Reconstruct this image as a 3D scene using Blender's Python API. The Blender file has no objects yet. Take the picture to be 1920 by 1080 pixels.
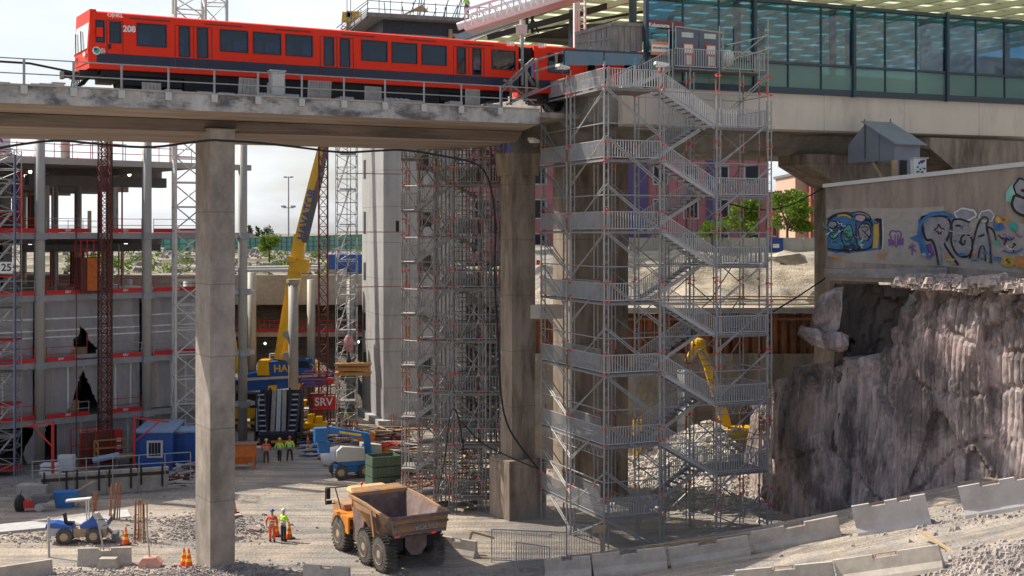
import bpy, math, random
from mathutils import Vector as V, Matrix, noise
R = math.radians
rnd = random.Random(7)
sc = bpy.context.scene
col = sc.collection
# ---------------------------------------------------------------- camera, sky, sun, exposure
CAMZ = 17.5; FOC = 2400.0; HY = 435.0
cd = bpy.data.cameras.new("camera"); cam = bpy.data.objects.new("camera", cd); col.objects.link(cam)
cam.location = (0, 0, CAMZ); cam.rotation_euler = (R(90), 0, 0)
cd.sensor_width = 36; cd.lens = 45; cd.shift_y = -105/1920; cd.clip_start = .5; cd.clip_end = 6000
sc.camera = cam
SUN_EL = R(48); SUN_ROT = R(-66)
w = bpy.data.worlds.new("World"); sc.world = w; w.use_nodes = True
nt = w.node_tree; nt.nodes.clear()
out = nt.nodes.new('ShaderNodeOutputWorld'); bg = nt.nodes.new('ShaderNodeBackground')
sky = nt.nodes.new('ShaderNodeTexSky'); sky.sky_type = 'NISHITA'; sky.sun_disc = False
sky.sun_elevation = SUN_EL; sky.sun_rotation = SUN_ROT; sky.dust_density = 3.0; sky.ozone_density = .4; sky.air_density = 1.0
tc = nt.nodes.new('ShaderNodeTexCoord'); mp = nt.nodes.new('ShaderNodeMapping'); mp.inputs['Scale'].default_value = (1.4, 1.4, 5)
nz = nt.nodes.new('ShaderNodeTexNoise'); nz.inputs['Scale'].default_value = 2.2; nz.inputs['Detail'].default_value = 7; nz.inputs['Roughness'].default_value = .55
rp = nt.nodes.new('ShaderNodeValToRGB'); rp.color_ramp.elements[0].position = .38; rp.color_ramp.elements[1].position = .6
rp.color_ramp.elements[0].color = (.32, .32, .32, 1); rp.color_ramp.elements[1].color = (1, 1, 1, 1)
mx = nt.nodes.new('ShaderNodeMix'); mx.data_type = 'RGBA'; mx.inputs[7].default_value = (6.5, 6.75, 7.1, 1)
# bright broken cloud only on the sunward (northern) half; unseen half left clear to deepen shade on camera-facing sides
sp_w = nt.nodes.new('ShaderNodeSeparateXYZ'); nt.links.new(tc.outputs['Generated'], sp_w.inputs[0])
rw_ = nt.nodes.new('ShaderNodeMapRange'); rw_.interpolation_type = 'SMOOTHSTEP'; rw_.inputs[1].default_value = .1; rw_.inputs[2].default_value = .75; nt.links.new(sp_w.outputs[1], rw_.inputs[0])
mw_ = nt.nodes.new('ShaderNodeMath'); mw_.operation = 'MULTIPLY'; nt.links.new(rp.outputs[0], mw_.inputs[0]); nt.links.new(rw_.outputs[0], mw_.inputs[1])
L = nt.links.new
L(tc.outputs['Generated'], mp.inputs[0]); L(mp.outputs[0], nz.inputs[0]); L(nz.outputs['Fac'], rp.inputs[0]); L(mw_.outputs[0], mx.inputs[0])
L(sky.outputs[0], mx.inputs[6]); L(mx.outputs[2], bg.inputs[0]); bg.inputs[1].default_value = .115; L(bg.outputs[0], out.inputs[0])
sl = bpy.data.lights.new("sun", 'SUN'); so = bpy.data.objects.new("sun", sl); col.objects.link(so)
sl.energy = 4.1; sl.angle = R(.5); sl.color = (1, .91, .78)
sdir = V((math.sin(SUN_ROT)*math.cos(SUN_EL), math.cos(SUN_ROT)*math.cos(SUN_EL), math.sin(SUN_EL)))
so.rotation_euler = sdir.to_track_quat('Z', 'Y').to_euler(); so.location = (-60, 60, 90)
sc.view_settings.view_transform = 'Standard'; sc.view_settings.look = 'None'; sc.view_settings.gamma = 1
sc.view_settings.exposure = .5
# ---------------------------------------------------------------- helpers
def P(px, py, D): return V(((px-960)/FOC*D, D, CAMZ+(HY-py)/FOC*D))
def G(px, py, z=0.0):
    D = (CAMZ-z)*FOC/(py-HY); return V(((px-960)/FOC*D, D, z))
def Z(py, D): return CAMZ+(HY-py)/FOC*D
class Ln:                      # a vertical plane in plan: origin o, unit direction d
    def __init__(s, o, d):
        s.o = V((o[0], o[1])); s.d = V((d[0], d[1])).normalized(); s.n = V((-s.d.y, s.d.x))
    def px(s, px, off=0.0):    # -> t along, D depth where the pixel column's ray meets the line
        tx = (px-960)/FOC; o = s.o+s.n*off
        t = (tx*o.y-o.x)/(s.d.x-tx*s.d.y); return t, o.y+t*s.d.y
    def at(s, t, off, z): q = s.o+s.d*t+s.n*off; return V((q.x, q.y, z))
    def hit(s, px, py, off=0.0):
        t, D = s.px(px, off); return s.at(t, off, Z(py, D))
W = {}
class MB:
    def __init__(s): s.v = []; s.f = []
    def add(s, vs, fs):
        n = len(s.v); s.v += [V(a) for a in vs]; s.f += [tuple(i+n for i in f) for f in fs]; return s
    def box(s, c, d, rz=0.0, rx=0.0, ry=0.0):
        x, y, z = d[0]/2, d[1]/2, d[2]/2; c = V(c)
        vs = [V((a, b, e)) for a in (-x, x) for b in (-y, y) for e in (-z, z)]
        if rx or ry or rz:
            m = Matrix.Rotation(rz, 3, 'Z') @ Matrix.Rotation(ry, 3, 'Y') @ Matrix.Rotation(rx, 3, 'X'); vs = [m@a for a in vs]
        return s.add([a+c for a in vs], [(0, 1, 3, 2), (4, 6, 7, 5), (0, 4, 5, 1), (2, 3, 7, 6), (0, 2, 6, 4), (1, 5, 7, 3)])
    def ext(s, x0, x1, y0, y1, z0, z1): return s.box(((x0+x1)/2, (y0+y1)/2, (z0+z1)/2), (abs(x1-x0), abs(y1-y0), abs(z1-z0)))
    def bar(s, p, q, w, h=None, up=(0, 0, 1)):
        p = V(p); q = V(q); h = h or w; d = (q-p)
        if d.length < 1e-6: return s
        d.normalize(); u = V(up)
        if abs(d.dot(u)) > .98: u = V((0, 1, 0))
        a = d.cross(u).normalized(); b = a.cross(d).normalized()
        vs = []
        for e in (p, q):
            for i, j in ((-1, -1), (1, -1), (1, 1), (-1, 1)): vs.append(e+a*(i*w/2)+b*(j*h/2))
        return s.add(vs, [(0, 1, 5, 4), (1, 2, 6, 5), (2, 3, 7, 6), (3, 0, 4, 7), (3, 2, 1, 0), (4, 5, 6, 7)])
    def tube(s, p, q, r, n=5, r2=None):
        p = V(p); q = V(q); d = q-p
        if d.length < 1e-6: return s
        d.normalize(); u = V((0, 0, 1)) if abs(d.z) < .95 else V((0, 1, 0))
        a = d.cross(u).normalized(); b = a.cross(d); r2 = r if r2 is None else r2
        vs = []
        for e, rr in ((p, r), (q, r2)):
            for i in range(n):
                t = 2*math.pi*i/n; vs.append(e+(a*math.cos(t)+b*math.sin(t))*rr)
        fs = [(i, (i+1) % n, n+(i+1) % n, n+i) for i in range(n)]+[tuple(range(n-1, -1, -1)), tuple(range(n, 2*n))]
        return s.add(vs, fs)
    def path(s, pts, r, n=5):
        for a, b in zip(pts, pts[1:]): s.tube(a, b, r, n)
        return s
    def prism(s, pts, vec):
        vec = V(vec); n = len(pts); pts = [V(a) for a in pts]
        return s.add(pts+[a+vec for a in pts], [tuple(range(n-1, -1, -1)), tuple(range(n, 2*n))]+[(i, (i+1) % n, n+(i+1) % n, n+i) for i in range(n)])
    def poly(s, pts): return s.add(pts, [tuple(range(len(pts)))])
    def ball(s, c, r, n=8, m=6, z0=-1.0):
        c = V(c); r = V(r) if hasattr(r, '__len__') else V((r, r, r)); vs = []; fs = []
        a0 = math.asin(z0)
        for j in range(m+1):
            a = a0+(math.pi/2-a0)*j/m
            for i in range(n):
                t = 2*math.pi*i/n; vs.append(c+V((math.cos(a)*math.cos(t)*r.x, math.cos(a)*math.sin(t)*r.y, math.sin(a)*r.z)))
        for j in range(m):
            for i in range(n): fs.append((j*n+i, j*n+(i+1) % n, (j+1)*n+(i+1) % n, (j+1)*n+i))
        return s.add(vs, fs)
    def lathe(s, c, prof, n=12, ax='z'):
        c = V(c); vs = []; fs = []
        for r, h in prof:
            for i in range(n):
                t = 2*math.pi*i/n; a, b = math.cos(t)*r, math.sin(t)*r
                vs.append(c+(V((a, b, h)) if ax == 'z' else V((h, a, b)) if ax == 'x' else V((a, h, b))))
        for j in range(len(prof)-1):
            for i in range(n): fs.append((j*n+i, j*n+(i+1) % n, (j+1)*n+(i+1) % n, (j+1)*n+i))
        fs += [tuple(range(n-1, -1, -1)), tuple(range((len(prof)-1)*n, len(prof)*n))]
        return s.add(vs, fs)
    def rock(s, c, r, rr):
        c = V(c); k = []
        for i, (a, b) in enumerate(((0, 0), (1, 0), (2, 0), (3, 0), (4, 0), (.5, 1), (1.5, 1), (2.5, 1), (3.5, 1))):
            q = rr.uniform(.7, 1.15)*r; t = a*2*math.pi/(5 if b == 0 else 4)
            k.append(c+V((math.cos(t)*q*(1 if b == 0 else .6), math.sin(t)*q*(1 if b == 0 else .6), (-.2 if b == 0 else .75)*q)))
        return s.add(k, [(0, 1, 5), (1, 6, 5), (1, 2, 6), (2, 7, 6), (2, 3, 7), (3, 8, 7), (3, 4, 8), (4, 0, 8), (0, 5, 8), (5, 6, 7, 8)])
def mesh_obj(name, mb, mat, parent=None, world=False, smooth=False):
    me = bpy.data.meshes.new(name)
    vs = mb.v
    if world and parent is not None:
        mi = W[parent.name].inverted(); vs = [mi@a for a in vs]
    me.from_pydata([tuple(a) for a in vs], [], mb.f); me.update()
    if mat: me.materials.append(mat)
    if smooth: me.polygons.foreach_set('use_smooth', [True]*len(me.polygons))
    o = bpy.data.objects.new(name, me); col.objects.link(o)
    if parent is not None: o.parent = parent; W[o.name] = W[parent.name]
    else: W[o.name] = Matrix.Identity(4)
    return o
def tag(o, label=None, cat=None, group=None, kind=None):
    if label: o['label'] = label
    if cat: o['category'] = cat
    if group: o['group'] = group
    if kind: o['kind'] = kind
    return o
def thing(name, label, cat, loc=(0, 0, 0), rz=0.0, group=None, tilt=0.0, tx=0.0):
    o = bpy.data.objects.new(name, None); col.objects.link(o); o.empty_display_size = .3
    o.location = loc; o.rotation_euler = (tx, tilt, rz); tag(o, label, cat, group)
    W[o.name] = Matrix.Translation(V(loc)) @ o.rotation_euler.to_matrix().to_4x4()
    return o
def solo(name, mb, mat, label, cat, group=None, smooth=False):   # a thing that is one mesh, built in world coordinates; origin put at its base
    xs = [a.x for a in mb.v]; ys = [a.y for a in mb.v]; zs = [a.z for a in mb.v]
    b = V(((min(xs)+max(xs))/2, (min(ys)+max(ys))/2, min(zs))); mb.v = [a-b for a in mb.v]
    o = mesh_obj(name, mb, mat, smooth=smooth); o.location = b; W[o.name] = Matrix.Translation(b)
    return tag(o, label, cat, group)
def struct(name, mb, mat, smooth=False): o = mesh_obj(name, mb, mat, smooth=smooth); o['kind'] = 'structure'; return o
def dup_part(o, off, parent=None):
    c = o.copy(); col.objects.link(c); c.parent = parent or o.parent; c.location = V(o.location)+V(off)
    for ch in o.children:
        k = ch.copy(); col.objects.link(k); k.parent = c
    return c
def dup(root, loc, rz=0.0, label=None, group=None, name=None):
    r = root.copy(); col.objects.link(r); r.location = loc; e = root.rotation_euler; r.rotation_euler = (e[0], e[1], rz)
    W[r.name] = Matrix.Translation(V(loc)) @ r.rotation_euler.to_matrix().to_4x4()
    if label: r['label'] = label
    if group: r['group'] = group
    for ch in list(root.children):
        c = ch.copy(); col.objects.link(c); c.parent = r
        for g in list(ch.children):
            d = g.copy(); col.objects.link(d); d.parent = c
    return r
def text_mb(s, size, o, ex, ey, depth=.01, bold=0.0, align='CENTER'):   # lettering laid on a surface: ex, ey unit axes in the world
    cu = bpy.data.curves.new('t', 'FONT'); cu.body = s; cu.size = size; cu.align_x = align; cu.align_y = 'CENTER'; cu.offset = bold; cu.extrude = depth/2
    ob = bpy.data.objects.new('t', cu); col.objects.link(ob)
    bpy.context.view_layer.update()
    me = bpy.data.meshes.new_from_object(ob.evaluated_get(bpy.context.evaluated_depsgraph_get()))
    ex = V(ex).normalized(); ey = V(ey).normalized(); ez = ex.cross(ey); o = V(o); mb = MB()
    mb.add([o+ex*v.co.x+ey*v.co.y+ez*v.co.z for v in me.vertices], [tuple(p.vertices) for p in me.polygons])
    bpy.data.objects.remove(ob); bpy.data.curves.remove(cu); bpy.data.meshes.remove(me)
    return mb
# ---------------------------------------------------------------- materials
def mat(name, c, rough=.7, metal=0.0, var=.15, scale=1.5, bump=.15, bs=25.0, stretch=(1, 1, 1), c2=None, c2lo=.5, c2hi=.65, c2s=.6, emit=0.0, joint=None, coat=0.0, c2st=None):
    m = bpy.data.materials.new(name); m.use_nodes = True; n = m.node_tree.nodes; l = m.node_tree.links.new
    b = n['Principled BSDF']; b.inputs['Roughness'].default_value = rough; b.inputs['Metallic'].default_value = metal
    if coat: b.inputs['Coat Weight'].default_value = coat
    t = n.new('ShaderNodeTexCoord'); mp = n.new('ShaderNodeMapping'); mp.inputs['Scale'].default_value = stretch; l(t.outputs['Object'], mp.inputs[0])
    z = n.new('ShaderNodeTexNoise'); z.inputs['Scale'].default_value = scale; z.inputs['Detail'].default_value = 6; z.inputs['Roughness'].default_value = .65; l(mp.outputs[0], z.inputs[0])
    r = n.new('ShaderNodeMapRange'); r.inputs[1].default_value = .3; r.inputs[2].default_value = .7; l(z.outputs['Fac'], r.inputs[0])
    x = n.new('ShaderNodeMix'); x.data_type = 'RGBA'; l(r.outputs[0], x.inputs[0])
    x.inputs[6].default_value = (c[0]*(1-var), c[1]*(1-var), c[2]*(1-var), 1); x.inputs[7].default_value = (min(1, c[0]*(1+var)), min(1, c[1]*(1+var)), min(1, c[2]*(1+var)), 1)
    last = x.outputs[2]
    if c2:
        z2 = n.new('ShaderNodeTexNoise'); z2.inputs['Scale'].default_value = c2s; z2.inputs['Detail'].default_value = 8; z2.inputs['Roughness'].default_value = .7
        m2 = n.new('ShaderNodeMapping'); m2.inputs['Scale'].default_value = c2st or stretch; m2.inputs['Location'].default_value = (7, 3, 5); l(t.outputs['Object'], m2.inputs[0]); l(m2.outputs[0], z2.inputs[0])
        r2 = n.new('ShaderNodeMapRange'); r2.inputs[1].default_value = c2lo; r2.inputs[2].default_value = c2hi; l(z2.outputs['Fac'], r2.inputs[0])
        x2 = n.new('ShaderNodeMix'); x2.data_type = 'RGBA'; l(r2.outputs[0], x2.inputs[0]); l(last, x2.inputs[6]); x2.inputs[7].default_value = (*c2, 1); last = x2.outputs[2]
    if joint:                   # shutter-board joints cast into the surface: lines every joint[1] m along axis joint[0]
        for ax, sp, wd in joint:
            sx = n.new('ShaderNodeSeparateXYZ'); l(t.outputs['Object'], sx.inputs[0])
            k = n.new('ShaderNodeMath'); k.operation = 'MULTIPLY'; k.inputs[1].default_value = 1/sp; l(sx.outputs[ax], k.inputs[0])
            f = n.new('ShaderNodeMath'); f.operation = 'FRACT'; l(k.outputs[0], f.inputs[0])
            g = n.new('ShaderNodeMath'); g.operation = 'LESS_THAN'; g.inputs[1].default_value = wd/sp; l(f.outputs[0], g.inputs[0])
            h = n.new('ShaderNodeMath'); h.operation = 'MULTIPLY'; h.inputs[1].default_value = .55; l(g.outputs[0], h.inputs[0])
            x3 = n.new('ShaderNodeMix'); x3.data_type = 'RGBA'; l(h.outputs[0], x3.inputs[0]); l(last, x3.inputs[6]); x3.inputs[7].default_value = (c[0]*.3, c[1]*.3, c[2]*.3, 1); last = x3.outputs[2]
    l(last, b.inputs['Base Color'])
    if emit: l(last, b.inputs['Emission Color']); b.inputs['Emission Strength'].default_value = emit
    if bump:
        z3 = n.new('ShaderNodeTexNoise'); z3.inputs['Scale'].default_value = bs; z3.inputs['Detail'].default_value = 4; l(mp.outputs[0], z3.inputs[0])
        u = n.new('ShaderNodeBump'); u.inputs['Strength'].default_value = bump; u.inputs['Distance'].default_value = .05; l(z3.outputs['Fac'], u.inputs['Height']); l(u.outputs[0], b.inputs['Normal'])
    return m
def glass(name, c, refl=.12, rough=.02, haze=0.0, hc=(.5, .6, .6)):
    m = bpy.data.materials.new(name); m.use_nodes = True; n = m.node_tree.nodes; l = m.node_tree.links.new
    n.remove(n['Principled BSDF']); o = n['Material Output']
    t = n.new('ShaderNodeBsdfTransparent'); t.inputs[0].default_value = (*c, 1)
    g = n.new('ShaderNodeBsdfGlossy'); g.inputs['Roughness'].default_value = rough; g.inputs[0].default_value = (.9, .95, 1, 1)
    lw = n.new('ShaderNodeLayerWeight'); lw.inputs[0].default_value = .3
    k = n.new('ShaderNodeMath'); k.operation = 'MULTIPLY_ADD'; k.inputs[1].default_value = .5; k.inputs[2].default_value = refl; l(lw.outputs['Fresnel'], k.inputs[0])
    x = n.new('ShaderNodeMixShader'); l(k.outputs[0], x.inputs[0]); l(t.outputs[0], x.inputs[1]); l(g.outputs[0], x.inputs[2]); last = x
    if haze:
        d = n.new('ShaderNodeBsdfDiffuse'); d.inputs[0].default_value = (*hc, 1); tr = n.new('ShaderNodeBsdfTranslucent'); tr.inputs[0].default_value = (*hc, 1)
        a = n.new('ShaderNodeMixShader'); a.inputs[0].default_value = .5; l(d.outputs[0], a.inputs[1]); l(tr.outputs[0], a.inputs[2])
        y = n.new('ShaderNodeMixShader'); y.inputs[0].default_value = haze; l(last.outputs[0], y.inputs[1]); l(a.outputs[0], y.inputs[2]); last = y
    l(last.outputs[0], o.inputs[0]); return m
def translucent(name, c, mixf=.5, var=.1, st=(1, 1, 1), sc_=1.0):
    m = mat(name, c, .6, 0, var, sc_, 0, stretch=st); n = m.node_tree.nodes; l = m.node_tree.links.new
    b = n['Principled BSDF']; o = n['Material Output']; tr = n.new('ShaderNodeBsdfTranslucent'); l(b.inputs['Base Color'].links[0].from_socket, tr.inputs[0])
    x = n.new('ShaderNodeMixShader'); x.inputs[0].default_value = mixf; l(b.outputs[0], x.inputs[1]); l(tr.outputs[0], x.inputs[2]); l(x.outputs[0], o.inputs[0]); return m
m_conc_v = mat('viaduct_concrete', (.30, .28, .26), .85, 0, .28, 1.2, .25, 30, (1, 1, 1), (.13, .105, .085), .5, .66, .35, c2st=(.35, .35, 1.6))
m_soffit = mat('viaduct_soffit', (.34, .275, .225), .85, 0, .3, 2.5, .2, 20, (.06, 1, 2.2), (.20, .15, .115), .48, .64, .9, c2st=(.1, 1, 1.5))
m_web = mat('dark_girder_side', (.15, .115, .095), .85, 0, .35, 2.5, .2, 20, (.08, 1, 3), (.08, .065, .06), .48, .6, .8, c2st=(.2, 1, 1))
m_galvd = mat('weathered_tube', (.30, .30, .30), .6, .2, .3, 3, 0, c2=(.18, .13, .11), c2lo=.5, c2hi=.65, c2s=1.5)
m_fascia = mat('fascia_concrete', (.46, .45, .44), .85, 0, .3, .9, .25, 30, (1, 1, .5), (.12, .12, .125), .47, .6, .7, c2st=(.6, .6, 1.1))
m_col = mat('column_concrete', (.34, .30, .265), .85, 0, .25, 1.1, .25, 30, (1, 1, .8), (.2, .175, .15), .48, .66, .5, joint=[(2, 3.7, .05)], c2st=(1, 1, .5))
m_pier = mat('brown_pier_concrete', (.33, .27, .215), .85, 0, .22, 2.2, .25, 30, (1, 1, .15), (.13, .10, .075), .45, .65, .8, joint=[(2, 3.4, .04)], c2st=(1, 1, .25))
m_tower = mat('fresh_concrete', (.47, .47, .47), .8, 0, .12, .8, .12, 25, (1, 1, .3), (.36, .36, .36), .5, .6, .5, joint=[(2, 3.3, .06), (0, 1.25, .03)])
m_cream = mat('cream_concrete', (.68, .62, .55), .8, 0, .06, .6, .08, 25, (1, 1, .3), (.45, .40, .35), .52, .75, .35, joint=[(0, 6.0, .04)])
m_conc = mat('plain_concrete', (.42, .39, .35), .85, 0, .18, 2.0, .25, 25, (1, 1, 1), (.33, .3, .27), .5, .7, 1.0)
m_barrier = mat('barrier_concrete', (.46, .42, .37), .85, 0, .15, 2.5, .2, 30, (1, 1, 1), (.34, .31, .27), .48, .72, 1.3)
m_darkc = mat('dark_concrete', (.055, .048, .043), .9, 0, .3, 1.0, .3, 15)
m_galv = mat('galvanised_tube', (.36, .365, .37), .5, .25, .16, 3, 0, c2=(.27, .22, .20), c2lo=.55, c2hi=.7, c2s=1.5)
m_galvrail = mat('galvanised_guardrail', (.42, .435, .45), .5, .25, .1, 2, 0)
m_deckgal = mat('steel_deck', (.22, .205, .20), .7, .2, .25, 3, .2, 20)
m_redc = mat('red_clamp', (.75, .09, .05), .5, 0, .2, 3, 0)
m_rust = mat('rusty_tube', (.30, .13, .07), .8, .2, .4, 4, .1)
m_train = mat('train_red', (.90, .042, .014), .5, 0, .04, .8, 0); m_train.node_tree.nodes['Principled BSDF'].inputs['Specular IOR Level'].default_value = .2
m_navy = mat('train_navy', (.022, .03, .06), .5, 0, .1, 1, 0)
m_black = mat('black_rubber', (.018, .018, .02), .7, 0, .2, 4, .1)
m_frame = mat('window_frame_dark', (.012, .016, .035), .35, 0, .1, 1, 0)
m_white = mat('white_paint', (.78, .78, .76), .5, 0, .06, 2, 0)
m_under = mat('underframe', (.025, .025, .028), .75, .2, .3, 3, .1)
g_train = glass('train_window_glass', (.24, .26, .38), .04)
m_pale = mat('pale_windscreen', (.55, .62, .62), .08, 0, .08, 1, 0, coat=.8)  # pale base colour stands in for sky reflected in the glass
g_teal = glass('teal_glass', (.19, .45, .62), .08)
g_frost = glass('frosted_teal_glass', (.35, .6, .62), .05, .05, .55, (.33, .52, .52))
m_pgrey = mat('pale_barrier_concrete', (.50, .48, .46), .8, 0, .1, 2, .1, 20, c2=(.38, .35, .32), c2lo=.5, c2hi=.75)
m_steelblue = mat('dark_blue_steel', (.028, .055, .09), .5, .1, .15, 2, 0)
m_bluegrey = mat('blue_grey_sheet', (.22, .25, .32), .55, .1, .08, 1, .05, 8)
m_bluegrey_roof = mat('corrugated_roof_sheet', (.30, .33, .40), .5, .2, .08, 1, .05, 8)
m_wood = mat('raw_timber', (.50, .36, .21), .8, 0, .2, 5, .1, stretch=(1, 1, 1))
m_darkwood = mat('weathered_boards', (.26, .24, .23), .85, 0, .3, 3, .2, stretch=(1, 1, .3))
m_matte = mat('deck_mat', (.33, .30, .26), .85, 0, .2, 3, .2)
m_yellow = mat('crane_yellow', (.80, .47, .015), .4, 0, .07, 2, 0, coat=.2)
m_blue = mat('crane_blue', (.015, .10, .42), .4, 0, .1, 2, 0, coat=.2)
m_sbg = mat('site_blue', (.018, .085, .33), .55, 0, .18, 1.2, .05, 10, c2=(.03, .10, .28), c2lo=.5, c2hi=.7)
m_sbroof = mat('blue_roof', (.25, .36, .52), .6, 0, .1, 2, 0)
m_lblue = mat('lift_blue', (.02, .16, .45), .45, 0, .1, 3, 0)
m_grey = mat('grey_paint', (.42, .43, .44), .5, 0, .1, 2, 0)
m_dgrey = mat('dark_grey_paint', (.12, .125, .14), .55, 0, .15, 2, 0)
m_orange = mat('machine_orange', (.80, .25, .02), .5, 0, .15, 3, 0)
m_hopper = mat('hopper_orange', (.68, .17, .03), .6, 0, .25, 3, .1, c2=(.3, .09, .03), c2lo=.55, c2hi=.7)
m_redst = mat('red_steel', (.55, .035, .025), .55, 0, .2, 2, 0)
m_rust2 = mat('red_brown_steel', (.15, .04, .03), .65, .1, .3, 2, 0)
m_redb = mat('red_board', (.62, .02, .025), .55, 0, .08, 1, 0)
m_steelw = mat('light_grey_steel', (.52, .52, .50), .5, 0, .08, 2, 0)
m_whst = mat('off_white_steel', (.62, .61, .57), .55, 0, .1, 2, 0)
m_bcol = mat('steel_column_paint', (.40, .39, .35), .55, 0, .07, 1, 0)
m_slab = mat('slab_steel', (.33, .35, .38), .6, .1, .15, 1, 0)
m_slabc = mat('precast_slab', (.26, .24, .23), .85, 0, .2, 1, .1)
m_tarp = translucent('grey_tarpaulin', (.56, .55, .58), .4, .16, (1, 1, .35), 1.2)
m_white2 = mat('white_tape', (.80, .80, .80), .6, 0, .05, 1, 0)
m_dumpy = mat('dumper_yellow', (.50, .25, .09), .7, 0, .2, 2, .05, c2=(.30, .22, .17), c2lo=.42, c2hi=.6, c2s=1.5)
m_dumpb = mat('dumper_bed', (.24, .175, .155), .8, .0, .25, 2, .1, c2=(.15, .105, .10), c2lo=.42, c2hi=.62, c2s=1.3)
m_tyre = mat('dusty_tyre', (.10, .09, .08), .95, 0, .4, 3, .2)
m_hub = mat('dusty_hub', (.45, .33, .22), .7, 0, .15, 3, 0)
m_skin = mat('skin', (.5, .3, .2), .6, 0, .05, 3, 0)
m_hvy = mat('hi_vis_yellow', (.55, .95, .04), .6, 0, .08, 6, 0)
m_hvo = mat('hi_vis_orange', (.95, .10, .02), .6, 0, .08, 6, 0)
m_refl = mat('reflective_tape', (.75, .76, .74), .4, .2, .05, 3, 0)
m_trou = mat('dark_trousers', (.035, .04, .055), .8, 0, .2, 6, 0)
m_trou2 = mat('brown_grey_trousers', (.10, .075, .06), .8, 0, .2, 6, 0)
m_boot = mat('boots', (.03, .025, .02), .7, 0, .2, 6, 0)
m_conew = mat('cone_band', (.9, .62, .02), .5, 0, .05, 2, 0)
m_coneo = mat('cone_orange', (.85, .09, .02), .5, 0, .1, 4, 0)
m_green = mat('green_crate', (.09, .14, .10), .6, .1, .2, 3, 0)
m_teal = glass('noise_barrier_glass', (.18, .48, .42), .1, .1, .6, (.26, .56, .50))
m_pink = mat('pink_facade', (.40, .15, .17), .7, 0, .1, .3, 0, joint=[(0, 1.2, .15), (2, 3.3, .12)])
m_purple = mat('indigo_facade', (.09, .075, .20), .7, 0, .1, .3, 0)
m_brick = mat('red_brick', (.36, .11, .075), .85, 0, .12, 3, 0, joint=[(2, 1.0, .05)])
m_tan = mat('tan_facade', (.55, .36, .27), .8, 0, .08, 1, 0)
m_sheet = mat('rusty_sheet_pile', (.26, .11, .05), .85, .1, .45, 1.3, .2, 10, (1, 1, .2), (.09, .05, .035), .5, .65, .8)
m_fence = mat('grey_hoarding', (.38, .40, .42), .6, .1, .1, 1, 0)
m_leaf = translucent('leaves', (.13, .215, .02), .35, .5, (1, 1, 1), 1.5)
m_leafd = translucent('dark_leaves', (.035, .065, .015), .3, .4, (1, 1, 1), 1.5)
m_bark = mat('bark', (.12, .09, .06), .9, 0, .3, 4, .3)
m_lamp = mat('lamp_glow', (1, .97, .9), .5, 0, 0, 1, 0, emit=2.0)
# ---------------------------------------------------------------- ground
def sstep(a, b, x):
    t = max(0.0, min(1.0, (x-a)/(b-a))); return t*t*(3-2*t)
CL = [(15.2, 92), (16.9, 80.5), (18.9, 75.5), (21.3, 69.5), (25.4, 63.2), (29.5, 56), (33, 44), (36, 30)]   # foot of the rock cut
def cl_side(x, y):            # >0 behind (right of) the rock line
    if y > 92: return x-15.2
    for (x0, y0), (x1, y1) in zip(CL, CL[1:]):
        if y <= y0 and y >= y1: return x-(x0+(x1-x0)*(y0-y)/(y0-y1))
    return x-36
TC = [(40, 130), (29, 110), (24.6, 97), (21.2, 83), (18.9, 75.5), (21.3, 69.5), (25.4, 63.2), (29.5, 56), (33, 44), (36, 30)]   # rim of the high ground behind the wall
def pl_side(x, y):
    if y > 130: return -5
    for (x0, y0), (x1, y1) in zip(TC, TC[1:]):
        if y <= y0 and y >= y1: return x-(x0+(x1-x0)*(y0-y)/(y0-y1))
    return x-36
def road(x, y):
    k = max(0.0, x+3); return (.1*k+.0028*k*k)*(1-sstep(66.2, 69.0, y))
def zf(x, y):
    n = noise.noise(V((x*.12, y*.12, 0)))*.22+noise.noise(V((x*.5, y*.5, 3)))*.07
    z = n*.8
    rr = road(x, y)
    z = max(z*(.3 if rr > .2 else 1), 0)*.6+z*.4+rr
    for cx, cy, h, rx, ry in MOUNDS: z += h*math.exp(-((x-cx)/rx)**2-((y-cy)/ry)**2)
    if y < 44: z = max(z, (44-y)*.42) if y > 8 else 15.1
    cs = pl_side(x, y)-1.7
    if cs > 0: z = max(z, 14.2*sstep(.8, 2.6, cs))
    if x > -1.0 and y > 97.2: z = max(z, 11.2+4.5*sstep(98, 112, y)+n*2.5+(noise.noise(V((x*.45, y*.3, 9)))*.9+noise.noise(V((x*1.3, y*1.1, 4)))*.3)*(1-sstep(108, 112, y)))
    if x <= -1.0 and y > 127.4: z = max(z, 13.1+1.6*sstep(130, 185, y)+n*2)
    if y > 205: z = min(z, CAMZ-.0046*y-.02*(y-205)/(1+.004*(y-205)))
    if x < -64: z = max(z, 13*sstep(-64, -68, x))
    return z
MOUNDS = [(-21.5, 61.5, .5, 3.5, 2.0), (-15.0, 65.5, .35, 2.2, 1.5), (-17.3, 74.5, .5, 2.2, 1.8), (14.2, 91, 3.8, 3.4, 4.5), (19.8, 51.5, .9, 3.0, 2.2), (-31, 90, .3, 5, 2.5), (9, 93.5, 1.6, 3, 3)]
def axis(segs):
    o = []
    for a, b, st in segs:
        n = max(1, int(round((b-a)/st)))
        for i in range(n): o.append(a+(b-a)*i/n)
    return o+[segs[-1][1]]
xs = axis([(-2500, -300, 220), (-300, -70, 12), (-70, -36, 1.2), (-36, 30, .42), (30, 45, 1.2), (45, 300, 12), (300, 2500, 220)])
ys = axis([(-300, -20, 40), (-20, 44, 4), (44, 84, .4), (84, 130, .6), (130, 200, 2.5), (200, 500, 30), (500, 3500, 300)])
g = MB(); nx = len(xs)
for y in ys:
    for x in xs: g.v.append(V((x, y, zf(x, y))))
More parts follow.
